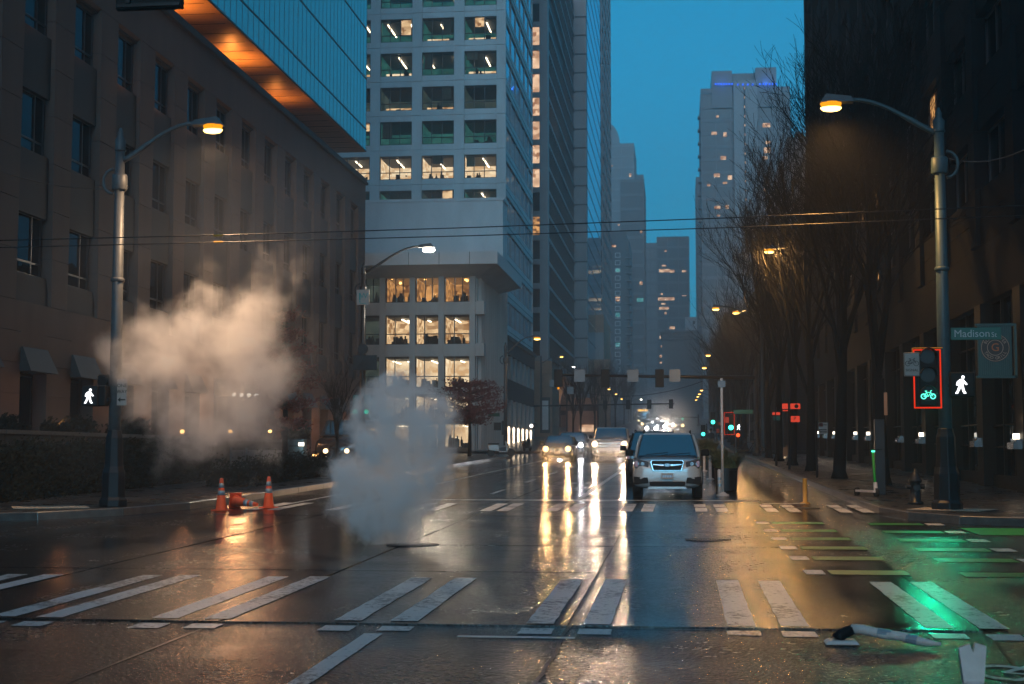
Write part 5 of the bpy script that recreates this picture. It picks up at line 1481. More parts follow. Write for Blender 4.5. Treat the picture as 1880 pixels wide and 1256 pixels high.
# green signals and red signs at the far right crossing
Yc = 93.0
def pole(x, y, h, r, m, name, label, cat, g0=None):
    g0 = gz(y)+.15 if g0 is None else g0
    t = thing(name, label, cat, (x, y, g0)); c = MB(); c.lathe((0,0,0),[(r,0),(r,h)],8); c.obj('post', M[m], t, smooth=True); return t
for (u, v, Y, lab, border) in ((1342,785,Yc,'green signal with a glowing red border at the far right corner',True),(1309,775,118,'green signal standing left of the white post, far side of the crossing',False),(1291,797,128,'lowest green signal over the bike lane',False)):
    p = at(u, v, Y)
    t = thing('traffic_signal', lab, 'traffic signal', (p.x, Y, p.z-.2))
    c = MB(); c.box(-.2,.2,0,.2,-.15,1.0); c.obj('housing', M['black'], t)
    c = MB(); c.lathe((0,0,.2),[(.15,-.03),(.15,0)],12,axis='y'); c.obj('lens', emat('green_lens', (0.03,0.9,0.6), 8, False) if 'green_lens' not in bpy.data.materials else bpy.data.materials['green_lens'], t)
    c = MB(); c.lathe((.3,.1,0),[(.07,-(p.z-.2-gz(Y))),(.07,1.1)],6); c.obj('post', M['iron'], t)
    if border:
        c = MB(); c.box(-.42,-.39,-.02,0,-.25,1.15); c.box(.19,.22,-.02,0,-.25,1.15); c.box(-.39,.19,-.02,0,1.12,1.15); c.box(-.39,.19,-.02,0,-.25,-.22); c.obj('red_border', bpy.data.materials['red_border_lit'], t)
for (u, v, Y, w, h, lab, m) in ((1335,771,92.6,.22,.36,'small red orange sign plate by the far green signal','signred'),(1323,778,110,.30,.22,'small dim red sign beyond the white post','signred'),(1318,791,112,.22,.3,'lower dim red sign beyond the white post','signred')):
    p = at(u, v, Y); c = MB(); c.box(-w/2,w/2,0,.02,-h/2,h/2); tag(c.obj('sign_plate', M[m], None, p), lab, 'sign')
p = at(1356,784,92); c = MB(); c.box(-.17,.17,0,.2,-.2,.2); t = thing('walk_signal', 'far white pedestrian signal right of the red bordered green one', 'walk signal', p); c.obj('housing', M['black'], t)
walker(t, 'walking_figure', (0,-.01,-.17), .34, M['sig_white'])
p = at(1355,799,92); c = MB(); c.lathe((0,0,0),[(.10,-.02),(.12,0)],10,axis='y'); tag(c.obj('signal_lamp', M['sig_red'], None, p), 'red light below the far pedestrian signal', 'traffic signal')
p = at(1353,760,91.5); c = MB(); L = .95; c.box(-.2,L,0,.02,0,.26); tag(c.obj('street_name_sign', M['signgreen'], None, p), 'small green street name plate at the far right corner', 'sign')
p = at(902,762,95); c = MB(); c.box(-.2,.55,0,.02,-.1,.12); tag(c.obj('street_name_sign', M['signgreen'], None, p), 'small teal street name plate by the far left lamp post', 'sign')
p = at(917,790,95); t = thing('traffic_signal', 'dark signal box on the far left lamp post', 'traffic signal', p); c = MB(); c.box(-.35,.1,-.15,.15,0,.5); c.box(.15,.34,-.1,.1,-.3,.6); c.obj('housing', M['iron'], t)
p = at(977,782,95.5); t = thing('walk_signal', 'round white pedestrian light at the far left crossing', 'walk signal', p); c = MB(); c.lathe((.15,0,0),[(.20,0),(.20,.15)],12,axis='y'); c.obj('housing', M['iron'], t)
c = MB(); c.lathe((-.05,-.02,0),[(.12,-.02),(.12,0)],12,axis='y'); c.obj('lens', emat('white_lens', (1,.85,.75), 4, False), t)
for (u, v, Y, lab) in ((1015,704,130,'small pale plate left of the gantry end'),(1047,717,130,'small pale plate below the gantry arm')):
    p = at(u, v, Y); c = MB(); c.box(-.28,.28,0,.02,-.32,.32); o = tag(c.obj('sign_plate', M['signback'], None, p), lab, 'sign')

# tall white sign post, flexible marker, yellow post, other markers
yw_ = gp(1327,911,.0).y
xw = gp(1327,911,.0).x
t = thing('white_sign_post', 'tall thin white post with a small plate on top beside the parked white car', 'sign post', (xw, yw_, gz(yw_)+.01))
c = MB(); c.lathe((0,0,0),[(.035,.0),(.035,zx(695,xw,yw_)-gz(yw_))],8); c.obj('post', M['white'], t, smooth=True)
c = MB(); c.box(-.10,.10,-.04,-.03,zx(712,xw,yw_)-gz(yw_),zx(700,xw,yw_)-gz(yw_)); c.obj('plate', M['signback'], t)
c = MB(); c.lathe((0,0,0),[(.17,0),(.17,.03),(.10,.06),(.05,.10)],12); c.obj('foot', M['white'], t)
t = thing('marker_post', 'short white marker post strapped to the tall white post', 'marker post', (xw-.085, yw_-.03, gz(yw_)+.01))
c = MB(); c.lathe((0,0,0),[(.055,.05),(.055,.66),(.03,.70)],10); c.obj('tube', M['white'], t, smooth=True)
for z_ in (.25,.42): c = MB(); c.lathe((0,0,z_),[(.057,0),(.057,.06)],10); c.obj('band', M['reflective'], t)
p = gp(1478,925); t = thing('marker_post', 'yellow marker post at the mouth of the bike lane', 'marker post', (p.x,p.y,p.z))
c = MB(); c.lathe((0,0,0),[(.12,0),(.12,.02),(.05,.05),(.05,.56),(.055,.57),(.055,.60)],12); c.obj('tube', M['yellow'], t, smooth=True)
c = MB(); c.lathe((0,0,.601),[(.052,0),(.03,.012)],12); c.obj('cap', M['reflective'], t)
for i, (u, v) in enumerate(((1304,881),(1293,866))):
    p = gp(u, v); t = thing('marker_post', ('white marker post just behind the front planter','white marker post far behind the parked car')[i], 'marker post', p)
    c = MB(); c.lathe((0,0,0),[(.15,0),(.13,.04),(.05,.07),(.05,.85)],10); c.obj('tube', M['white'], t, smooth=True)
    c = MB(); c.lathe((0,0,.7),[(.052,0),(.052,.08)],10); c.obj('band', M['reflective'], t)
# knocked-over marker lying in the road
p = gp(1545,1183); q = gp(1728,1194)
t = thing('fallen_marker_post', 'knocked over white marker post lying on the road at lower right', 'marker post', (p.x,p.y,gz(p.y)+.008))
c = MB(); c.hexa([(-.14,-.12,0),(.14,-.12,0),(.14,.12,0),(-.14,.12,0),(-.11,-.09,.03),(.11,-.09,.03),(.11,.09,.03),(-.11,.09,.03)]); bevel(c.obj('base_plate', M['white'], t), .008, 1)
c = MB(); c.tube([(-.03,.0,.03),(.0,.01,.07),(.07,.03,.10),(.10,.04,.11)], [.06,.05,.045,.04], 10); c.obj('hinge', M['black'], t, smooth=True)
dx, dy = q.x-p.x, q.y-p.y
c = MB(); pts = [(.09+(dx-.09)*k/8, .04+(dy-.04)*k/8, .115-.085*(k/8)**1.2+.006*math.sin(k*1.7)) for k in range(9)]
c.tube(pts, [.040,.040,.040,.038,.038,.037,.034,.026,.012], 10); c.obj('tube', M['white'], t, smooth=True)
for k, w in ((.30,.10),(.62,.08)):
    a_ = .09+(dx-.09)*k; z_ = .115-.085*k**1.2; c = MB()
    c.tube([(a_,.04+(dy-.04)*k,z_+.0),(a_+w,.04+(dy-.04)*(k+w/(dx)),z_-.012)], [.0405,.0402], 10)
    c.obj('scuffed_band', M['reflective'], t)
# blurred broken post right in front of the camera
y5 = 7.1; x5 = at(1786,1240,y5).x; zt5 = at(1786,1182,y5).z
t = thing('marker_post', 'out of focus flattened white marker post at the bottom right edge', 'marker post', (x5,y5,gz(y5)))
c = MB(); H5 = zt5-gz(y5); c.lathe((0,0,0),[(.14,0),(.13,.03),(.048,.06),(.048,H5*.78)],12); c.obj('tube', M['white'], t, smooth=True)
c = MB(); c.hexa([(-.045,-.03,H5*.77),(.045,-.03,H5*.77),(.045,.03,H5*.77),(-.045,.03,H5*.77),(-.062,-.012,H5-.02),(-.012,-.012,H5),(-.012,.012,H5),(-.062,.012,H5-.02)])
c.hexa([(-.03,-.028,H5*.77),(.046,-.028,H5*.77),(.046,.028,H5*.77),(-.03,.028,H5*.77),(.012,-.012,H5+.005),(.062,-.012,H5-.01),(.062,.012,H5-.01),(.012,.012,H5+.005)]); c.obj('crushed_top', M['white'], t)

# ================================================================== traffic cones
def cone(loc, label, rz=0, lie=None):
    t = thing('traffic_cone', label, 'traffic cone', loc, rz, 'traffic cones by the left kerb')
    b = MB(); b.box(-.18,.18,-.18,.18,0,.03); bevel(b.obj('base', M['orange'], t), .012, 2)
    b = MB(); b.lathe((0,0,0),[(.145,.03),(.12,.05),(.036,.70),(.030,.71)],20); b.obj('cone_body', M['orange'], t, smooth=True)
    for z0, z1 in ((.34,.44),(.50,.60)):
        r = lambda z: .12-(.084)*(z-.05)/.65+.0015
        b = MB(); b.lathe((0,0,0),[(r(z0),z0),(r(z1),z1)],20); b.obj('reflective_band', M['reflective'], t, smooth=True)
    if lie: t.rotation_euler = lie
    return t
c1 = gp(406,939); c2 = gp(493,934); c3 = gp(425,935)
cone((c1.x,c1.y,gz(c1.y)+.012), 'upright orange cone on the left, beside the fallen one')
cone((c2.x,c2.y,gz(c2.y)+.012), 'upright orange cone standing alone nearer the steam')
cone((c3.x-.02,c3.y+.3,gz(c3.y)+.18), 'orange cone lying on its side between the upright cones', lie=(RAD(96),0,RAD(62)))

# ================================================================== overhead wires
def wire(name, pts, r, label, grp='trolley wires over the side street'):
    c = MB(); c.tube(pts, r, 5); return tag(c.obj(name, M['wire'], None, smooth=True), label, 'wire', grp)
def sag(a, b, s, n=16): return [tuple(Vector(a).lerp(Vector(b), i/n)+Vector((0,0,-4*s*(i/n)*(1-i/n)))) for i in range(n+1)]
a, b = at(-60,443,28.5), at(1960,374,28.5)
wire('overhead_wire', [a, at(440,431,28.5), at(860,418,28.5), at(1340,400,28.5), b], .011, 'upper of the two long wires crossing the whole view')
a, b = at(-60,456,29.8), at(1960,392,29.8)
wire('overhead_wire', [a, at(440,444,29.8), at(860,433,29.8), at(1340,418,29.8), b], .011, 'lower of the two long wires crossing the whole view')
for v, Y, lab in ((432.5,28.5,'yellow sleeve on the upper long wire'),(444.5,29.8,'yellow sleeve on the lower long wire')):
    p = at(401, v, Y); c = MB(); c.tube([(p.x-.1,Y,p.z),(p.x+.1,Y,p.z+.003)], .022, 6); tag(c.obj('wire_sleeve', M['yellow'], None), lab, 'wire sleeve')
wire('span_wire', sag(at(1722,284,32.9), at(2000,190,26), .5), .012, 'wire rising from the right lamp post out of frame', None)
wire('span_wire', sag(at(213,347,32.9), at(-80,285,26), .2), .012, 'wire running from the left lamp post out of frame', None)
wire('span_wire', sag(at(1018,708,150), at(1290,700,150), 1.3), .03, 'thin sagging wire between the first and second gantry', None)
# the underside of a sign hung above the near crossing
Yh = 12.0
a, b = at(212,19,Yh), at(336,-60,Yh)
t = thing('overhead_sign', 'black back of a sign cut off by the top edge at the left', 'sign', (a.x,Yh,a.z))
c = MB(); c.box(0,b.x-a.x,0,.05,0,b.z-a.z); bevel(c.obj('panel', M['black'], t), .01, 1)
c = MB(); c.box(.02,b.x-a.x-.02,-.02,0,.02,.05); c.box(.1,.14,-.04,0,0.05,.6); c.obj('brace', M['iron'], t)
# ================================================================== bare street trees
def tree_meshes(seed, H, spread, levels=5, trunk_h=2.6, r0=.185, nlimb=7, name='tree'):
    r = random.Random(seed); tk = MB(); br = MB()
    def grow(p, d, L, rad, lv):
        n = 3 if lv < 3 else 2
        pts = [p]; q = p; dd = d.copy()
        for i in range(n):
            dd = (dd+Vector((r.gauss(0,.13), r.gauss(0,.13), .14+r.gauss(0,.06)))).normalized()
            q = q+dd*(L/n); pts.append(q)
        re = max(rad*.55, .006)
        br.tube(pts, [rad+(re-rad)*i/n for i in range(n+1)], 4 if lv < 2 else 3, cap=False)
        if lv >= levels: return
        k = (5,5,5,4,4)[min(lv,4)]
        for c in range(k):
            t = .22+.78*(c+.5+r.uniform(-.3,.3))/k
            idx = min(n-1, int(t*n)); f = t*n-idx
            b = pts[idx].lerp(pts[idx+1], min(f,1))
            a = r.uniform(0, 2*math.pi); tilt = r.uniform(.25,.58)
            ax = dd.orthogonal().normalized(); ax.rotate(Quaternion(dd, a))
            nd = (dd*math.cos(tilt)+ax*math.sin(tilt)).normalized(); nd.z = max(nd.z, -.05)
            grow(b, nd, L*r.uniform(.42,.62), max(rad*(.50-.1*t), .006), lv+1)
    lean = Vector((r.gauss(0,.03), r.gauss(0,.03), 1))
    pts = [Vector((0,0,0)), Vector((0,0,.25)), lean*trunk_h*.6, lean*trunk_h, lean*(H*.45)]
    tk.tube(pts, [r0*1.5, r0*1.1, r0, r0*.92, r0*.5], 9)
    for i in range(nlimb):
        a = 2*math.pi*i/nlimb+r.uniform(-.4,.4); t = r.uniform(0,1)
        b = (lean*trunk_h).lerp(lean*(H*.45), t*.8)
        tl = r.uniform(.20,.42)*spread
        d = Vector((math.cos(a)*math.sin(tl), math.sin(a)*math.sin(tl), math.cos(tl)))
        grow(b, d, (H-b.z)*r.uniform(.62,.85), r0*.46, 1)
    grow(lean*(H*.45), Vector((0,0,1)), H*.5, r0*.45, 1)
    return tk.mesh('trunk', M['bark'], True), br.mesh('branches', M['bark'])
TM = [tree_meshes(s, 11.8, .62) for s in (11, 23, 37)]
TMF = [tree_meshes(s, 11.0, .6, levels=4) for s in (51, 62)]
def bare_tree(x, y, i, label, sc_=1.0, far=False, rz=0, grp='bare street trees on the right pavement'):
    t = thing('bare_tree', label, 'tree', (x, y, gz(y)+.15), rz, grp)
    tm = (TMF if far else TM)[i % (2 if far else 3)]
    t.scale = (sc_,)*3
    inst(tm[0], 'trunk', t); inst(tm[1], 'branches', t)
    return t
spots = [(5.75,43.2,'bare tree nearest the right corner, behind the green bicycle signal'),
         (5.15,49.2,'bare tree second from the right corner, thick trunk right of the parking signs'),
         (5.0,58.0,'bare tree third from the right corner, trunk behind the red parking signs'),
         (4.95,67,'bare tree fourth from the right corner'),
         (4.95,76,'bare tree fifth from the right corner'),
         (4.95,85,'bare tree sixth from the right corner, last before the crossing')]
for i, (x, y, lab) in enumerate(spots): bare_tree(x, y, i, lab, 1.0+.04*math.sin(i*2.1), rz=i*1.3)
for i, (y, lab) in enumerate(((115,'first bare tree beyond the far right crossing'),(123,'second bare tree beyond the far right crossing'),(131,'third bare tree beyond the far right crossing'),(140,'fourth bare tree beyond the far right crossing'),(150,'fifth bare tree beyond the far right crossing'),(163,'sixth bare tree beyond the far right crossing'),(195,'distant bare tree past the second gantry, right side'),(215,'smallest distant bare tree on the right side'))):
    bare_tree(4.9, y, i, lab, 1.0, True, rz=i*2.2)
for i, (u, Y, s, lab) in enumerate(((1052,150,.62,'tall bare tree at the far left under the gantry'),(1066,186,.7,'bare tree left of the glowing shop'),(1092,200,.75,'bare tree right of the glowing shop'),(1112,225,.8,'bare tree below the tan tiled building'),(1130,250,.8,'hazy bare tree beneath the balcony tower'),(1146,285,.85,'hazy bare tree left of the headlights'),(1158,320,.85,'faintest bare tree left of the headlights'))):
    bare_tree(at(u,780,Y).x, Y, i, lab, s, True, rz=i*1.7, grp='bare street trees on the far left pavement')
p = gp(618, 862, .15); bare_tree(p.x, p.y, 1, 'small bare sapling in front of the brown stone wall', .36, True, grp='small planted trees on the left pavement')

# trees that still carry dark red leaves
def leaf_tree(x, y, H, label, seed, tiers, R0):
    r = random.Random(seed)
    t = thing('red_leaf_tree', label, 'tree', (x, y, gz(y)+.15), 0)
    tk = MB(); tk.tube([(0,0,0),(0.02,0,H*.3),(-.05,.03,H*.65),(0,0,H*.97)], [.13,.10,.07,.02], 8); tk.obj('trunk', M['bark'], t, smooth=True)
    br = MB(); lf = MB()
    for (zf, rf, w) in tiers:
        nb = 9
        for k in range(nb):
            a = 2*math.pi*k/nb+r.uniform(-.3,.3); L = R0*rf*r.uniform(.55,1.1)
            z0 = H*zf+r.uniform(-.15,.15)*H*.1
            e = Vector((math.cos(a)*L, math.sin(a)*L, z0+L*r.uniform(.05,.35)))
            b = Vector((0,0,z0)); m_ = b.lerp(e,.5)+Vector((0,0,.08))
            br.tube([b, m_, e], [.03,.018,.006], 3, cap=False)
            for q in range(int(105*w)):
                tt = r.uniform(.25,1.05); c = b.lerp(e, tt)+Vector((r.gauss(0,.16), r.gauss(0,.16), r.gauss(0,.10)))
                s = r.uniform(.045,.085); n = Vector((r.gauss(0,1), r.gauss(0,1), r.gauss(0,1))).normalized(); a1 = n.orthogonal().normalized(); a2 = n.cross(a1)
                lf.poly([c+a1*s, c+a2*s*.55, c-a1*s, c-a2*s*.55])
    br.obj('branches', M['bark'], t); lf.obj('leaves', M['leafred'], t, kind='stuff')
    return t
p = gp(522, 868, .15)
leaf_tree(p.x, p.y, 6.2, 'dark tree with drooping wine red leaves left of the middle lamp post', 3, ((.28,.75,.8),(.40,.95,1.1),(.52,.95,1.2),(.62,.6,1.0),(.72,.75,1.0),(.84,.4,.8),(.96,.25,.5)), 1.55)
p = gp(862, 838, .15)
leaf_tree(p.x, p.y, 4.9, 'wine red leafed tree to the right of the steam, by the low office', 9, ((.42,.7,1.1),(.50,1.0,1.4),(.58,1.15,1.5),(.68,1.05,1.4),(.78,.9,1.3),(.88,.6,1.1)), 2.5)
p = gp(480, 700, .15)

# ---------------- hedges and planters on the left
def leafy_box(t, name, x0, x1, y0, y1, z0, z1, n, m, seed, s0=.06, kind='stuff', noisy=.1, core=True):
    r = random.Random(seed); mb = MB()
    for i in range(n):
        f = r.random(); x, y, z = r.uniform(x0,x1), r.uniform(y0,y1), r.uniform(z0,z1)
        if f < .4: z = z1+r.gauss(0,noisy)+.06*math.sin(x*3+y*2.1)
        elif f < .75: x = x1+r.gauss(0,noisy*.7)
        else: y = y0+r.gauss(0,noisy*.6)
        s = r.uniform(.6,1.3)*s0
        nn = Vector((r.gauss(0,1), r.gauss(0,1), r.gauss(0,1))).normalized(); a1 = nn.orthogonal().normalized(); a2 = nn.cross(a1); c = Vector((x,y,z))
        mb.poly([c+a1*s, c+a2*s*.6, c-a1*s, c-a2*s*.6])
    mb.obj(name, m, t, kind=kind)
    if core:
        c = MB(); c.box(x0+.05, x1-.08, y0+.05, y1-.05, z0, z1-.05); c.obj('hedge_core', M['leafdark'], t)
h = thing('hedge', 'long dark clipped hedge along the left pavement behind the lamp post', 'hedge', (-15.9, 37, gz(37)+.15))
leafy_box(h, 'foliage', -.8, .8, -8.5, 9.5, 0, 1.15, 20000, M['leafdark'], 1, .048)
h.rotation_euler = (GR,0,0)
h = thing('low_shrub_bed', 'low ragged shrub bed by the kerb behind the orange cones', 'hedge', (-12.9, 46, gz(46)+.15))
leafy_box(h, 'foliage', -.55, .55, -5.0, 6.5, 0, .50, 8000, M['leafdark'], 2, .05, noisy=.16)
h.rotation_euler = (GR,0,0)
pw = thing('planter_wall', 'pale raised planter wall running in front of the stone building', 'planter', (-18.3, 46, gz(46)))
for i in range(12):
    c = MB(); c.box(-.2,.2,-11+i*2.9,-11+i*2.9+2.86,0,1.55); c.obj('wall_block', M['stone_dark'], pw)
    c = MB(); c.box(-.24,.26,-11+i*2.9,-11+i*2.9+2.86,1.55,1.66); c.obj('coping', M['pole'], pw)
for i, (y, l, lab) in enumerate(((38.8,2.6,'clipped bush on the planter wall, leftmost'),(44,2.4,'clipped bush on the planter wall, second from left'),(49,2.0,'clipped bush on the planter wall, in the steam'),(71,2.4,'clipped bush on the planter wall near the red tree'))):
    b_ = thing('clipped_bush', lab, 'bush', (-18.9, y, gz(y)+1.35))
    leafy_box(b_, 'foliage', -.4, .4, -l/2, l/2, 0, .62, 1400, M['leafdark'], 10+i, .08)
# glass and metal screen with posts, cabinet
sc0, sc1 = gp(424, 871, .15), gp(530, 866, .15)
scn = thing('corrugated_screen', 'pale ribbed screen wall between thin posts in front of the bank', 'screen', (sc0.x, sc0.y, gz(sc0.y)+.15))
Lx, Ly = sc1.x-sc0.x, sc1.y-sc0.y
n = 4
for i in range(n+1):
    c = MB(); c.box(Lx*i/n-.03, Lx*i/n+.03, Ly*i/n-.03, Ly*i/n+.03, 0, .98); c.obj('post', M['pole'], scn)
for i in range(n):
    c = MB(); k = 14
    for j in range(k):
        a0, a1 = (i+.06+.88*j/k)/n, (i+.06+.88*(j+1)/k)/n; o_ = .02 if j % 2 else -.02
        c.hexa([(Lx*a0,Ly*a0+o_,.05),(Lx*a1,Ly*a1+o_,.05),(Lx*a1,Ly*a1+o_+.02,.05),(Lx*a0,Ly*a0+o_+.02,.05),(Lx*a0,Ly*a0+o_,.9),(Lx*a1,Ly*a1+o_,.9),(Lx*a1,Ly*a1+o_+.02,.9),(Lx*a0,Ly*a0+o_+.02,.9)])
    c.obj('panel', M['metalpanel'], scn)
p = gp(546, 866, .15); cb = thing('utility_cabinet', 'tall pale utility cabinet with a small white light at its corner', 'cabinet', (p.x, p.y, gz(p.y)+.15))
hh = zx(806, p.x, p.y)-gz(p.y)-.15
c = MB(); c.box(-.30,.30,-.3,.3,0,hh); bevel(c.obj('body', M['polegreen'], cb), .02, 1)
for i in range(5): c = MB(); c.box(-.24,.24,-.312,-.30,.2+i*.26,.24+i*.26); c.obj('louvre', M['iron'], cb)
c = MB(); c.box(.12,.34,-.36,-.30,hh-.28,hh-.14); c.obj('lamp', M['ledlamp'], cb)
light('cabinet_light', 'POINT', (.4,-.5,hh-.25), 25, (.85,.95,1.0), cb, .05)
# row of four spotlights on a bracket in the steam
p0, p1 = at(427,724,60), at(476,730,60)
rl = thing('spotlight_row', 'row of four glowing spotlights on a bracket within the steam', 'spotlight row', (p0.x, 60, p0.z))
c = MB(); c.tube([(0,0,-.03),(p1.x-p0.x,0,-.03)], .03, 6); c.obj('bracket', M['iron'], rl)
c = MB(); c.tube([(.29,.04,-(p0.z-gz(60))),(.29,.04,-.05)], .035, 6); c.obj('post', M['iron'], rl)
for i in range(4):
    c = MB(); c.lathe(((p1.x-p0.x)*(i+.3)/3.6,-.08,-.02-.01*i),[(.085,-.06),(.085,.02)],10,axis='y'); c.obj('spotlight', M['ledlamp'], rl)
light('spot_glow', 'POINT', (.5,-.6,-.1), 800, (1.0,.48,.20), rl, .3)
# small path lights
for (u, v, Y, lab) in ((36,841,40,'small glowing path light at the left edge'),(238,833,42,'small glowing path light right of the left lamp post'),(330,815,60,'tiny glowing path light in the steam')):
    p = at(u, v, Y); t = thing('path_light', lab, 'path light', (p.x, Y, gz(Y)+.15)); zl = p.z-gz(Y)-.15
    c = MB(); c.lathe((0,0,0),[(.04,0),(.04,zl-.05)],8); c.obj('stem', M['iron'], t)
    c = MB(); c.lathe((0,0,zl-.05),[(.07,0),(.07,.05)],10); c.obj('lens', M['globe'], t)
# right side: planters with grasses
def planter(x, y, r, h, label, seed):
    t = thing('round_planter', label, 'planter', (x, y, gz(y)+.012), 0, 'planters guarding the bike lane')
    c = MB(); c.lathe((0,0,0),[(r*.86,0),(r*.95,.04),(r,h-.06),(r*1.05,h-.05),(r*1.05,h),(r*.95,h),(r*.92,h-.1)],24); c.obj('pot', M['pot'], t, smooth=False)
    q = random.Random(seed); g_ = MB()
    for i in range(1500):
        a = q.uniform(0,2*math.pi); rr_ = r*.85*math.sqrt(q.random()); L = q.uniform(.35,.72); out = q.uniform(.3,1.1)
        b = Vector((rr_*math.cos(a), rr_*math.sin(a), h-.12)); a2 = a+q.gauss(0,.6); d = Vector((math.cos(a2), math.sin(a2), 0))
        m_ = b+d*out*.35*L+Vector((0,0,L*.62)); e = b+d*out*L*1.1+Vector((0,0,L*q.uniform(.45,.95))); w = Vector((-d.y,d.x,0))*.008
        g_.poly([b-w, b+w, m_+w, m_-w]); g_.poly([m_-w, m_+w, e])
    g_.obj('grasses', M['grass'], t, kind='stuff')
p = gp(1333, 905); rp = 24/2700*p.y
planter(p.x+.02, p.y+.5, .32, .66, 'black round planter of brown grasses behind the tall white post', 4)
p = gp(1318, 880); planter(p.x, p.y+.4, .32, .66, 'second grass planter, mostly hidden behind the front one', 5)
p = gp(1300, 858); planter(p.x, p.y, .37, .8, 'third grass planter beyond the parked white car', 6)
p = gp(1296, 842); planter(p.x, p.y, .37, .8, 'fourth and farthest grass planter in the row', 8)

# scooter, hydrant, sign column, parking signs on the right pavement
p = gp(1606, 912, .15)
t = thing('electric_scooter', 'green and white electric scooter parked by the column, green light on', 'scooter', p, RAD(20))
c = MB(); c.tube([(0,-.05,.12),(0,0,.55),(0,.06,1.12)], [.035,.032,.028], 8); c.obj('stem', mat('scooter_green', (.02,.35,.03), .4, var=.1), t, smooth=True)
c = MB(); c.tube([(0,-.07,.10),(0,-.03,.34)], [.05,.05], 8); c.box(-.08,.08,-.05,.85,.10,.15); c.obj('deck', M['white'], t)
c = MB(); c.tube([(-.24,.06,1.12),(.24,.06,1.12)], .018, 6); c.obj('handlebar', M['black'], t)
for yy in (-.08, .92): c = MB(); c.lathe((-.03,yy,.10),[(.10,0),(.11,.02),(.11,.05),(.10,.07)],16,axis='x'); c.obj('wheel', M['tyre'], t)
c = MB(); c.box(-.04,.04,.02,.05,1.06,1.10); c.obj('light', M['sig_green'], t)
p = gp(1681, 926, .15)
t = thing('fire_hydrant', 'dark fire hydrant on the right pavement beside the lamp post base', 'fire hydrant', p)
c = MB(); c.lathe((0,0,0),[(.17,0),(.17,.05),(.12,.07),(.11,.45),(.14,.48),(.14,.52),(.12,.55),(.10,.64),(.05,.70),(.03,.71),(.03,.76)],14); c.obj('barrel', M['iron'], t, smooth=True)
for sx in (-1,1): c = MB(); c.lathe((sx*.1 if sx > 0 else -.19,0,.38),[(.05,0),(.06,.09)],10,axis='x'); c.obj('outlet', M['iron'], t)
c = MB(); c.lathe((0,-.2,.36),[(.07,0),(.06,.09)],10,axis='y'); c.obj('front_outlet', M['iron'], t)
p = gp(1618, 908, .15)
t = thing('sign_column', 'dark slender sign column beside the parked scooter', 'sign column', p)
hz_ = zx(695, p.x, p.y)-p.z; hm = zx(770, p.x, p.y)-p.z
c = MB(); c.box(-.14,.10,-.1,.1,0,hm); bevel(c.obj('column', M['iron'], t), .01, 1)
c = MB(); c.box(-.12,.12,-.05,.05,hm,hz_); c.obj('upper_panel', M['granite'], t); c = MB(); c.box(.10,.18,-.06,-.04,hm+.1,hz_-.35); c.obj('notice', M['signred'] if False else M['brickred'], t)
Yp = 60.0
base = at(1449, 850, Yp)
t = thing('parking_sign_post', 'post with glowing red parking signs in front of the trees', 'sign', (base.x, Yp, gz(Yp)+.15))
c = MB(); c.lathe((0,0,0),[(.05,0),(.05,at(1449,740,Yp).z-gz(Yp))],8); c.obj('post', M['iron'], t)
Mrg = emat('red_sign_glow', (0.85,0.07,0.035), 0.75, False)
def plate(par, u0, v0, u1, v1, Y, m, nm='sign_plate'):
    a, b2 = at(u0,v1,Y), at(u1,v0,Y); c = MB(); c.box(a.x-par.location.x,b2.x-par.location.x,-.04,-.02,a.z-par.location.z,b2.z-par.location.z); return c.obj(nm, m, par)
plate(t,1436,741,1448,751,Yp,Mrg); plate(t,1451,741,1469,751,Yp,Mrg); plate(t,1452,764,1468,775,Yp,Mrg); plate(t,1437,753,1448,755,Yp,Mrg)
p = at(1459,769,Yp); put_text('lettering', 'P', .20, M['black'], t, (p.x-t.location.x,-.05,p.z-t.location.z))
p = at(1462,746,Yp); c = MB(); c.lathe((p.x-t.location.x,-.05,p.z-t.location.z),[(.08,0),(.08,.01)],12,axis='y'); c.obj('round_mark', M['black'], t)
t = thing('parking_sign_post', 'dimmer red sign with a green panel left of the parking signs', 'sign', (at(1425,840,66).x, 66, gz(66)+.15))
c = MB(); c.lathe((0,0,0),[(.05,0),(.05,2.6)],8); c.obj('post', M['iron'], t); plate(t,1418,757,1432,762,66,Mrg); plate(t,1420,764,1432,772,66,M['signgreen'])
t = thing('no_parking_sign', 'white and red parking rules sign between two tree trunks', 'sign', (at(1511,850,50).x, 50, gz(50)+.15))
c = MB(); c.lathe((-.2,0,0),[(.035,0),(.035,at(1511,772,50).z-gz(50)-.15)],8); c.obj('post', M['iron'], t)
plate(t,1503,776,1519,797,50,M['signwhite']); plate(t,1504,777,1511,783,49.9,M['signred'],'red_panel'); plate(t,1512,779,1518,781,49.9,M['black'],'text_line'); plate(t,1504,788,1518,790,49.9,M['black'],'text_line'); plate(t,1504,792,1518,794,49.9,M['black'],'text_line')
p = gp(1440, 838, .15); t = thing('low_wall', 'short lit beige wall panel behind the tree trunks', 'wall', p); c = MB(); c.box(-.2,.36,0,.1,0,.68); c.box(.37,.6,0,.1,0,.6); c.obj('panel', M['stone'], t)
light('panel_light', 'POINT', (0,-.5,.3), 10, (1,.7,.4), t, .05)
p = gp(1375, 838, .15); t = thing('parked_bicycle', 'bicycle leaning at the far right corner pole', 'bicycle', (p.x, p.y, gz(p.y)+.15))
c = MB()
for q in (-.5,.5):
    for k in range(16):
        a0, a1 = 2*math.pi*k/16, 2*math.pi*(k+1)/16; c.tube([(q+.33*math.cos(a0),0,.34+.33*math.sin(a0)),(q+.33*math.cos(a1),0,.34+.33*math.sin(a1))], .018, 4, cap=False)
c.obj('wheels', M['tyre'], t)
c = MB()
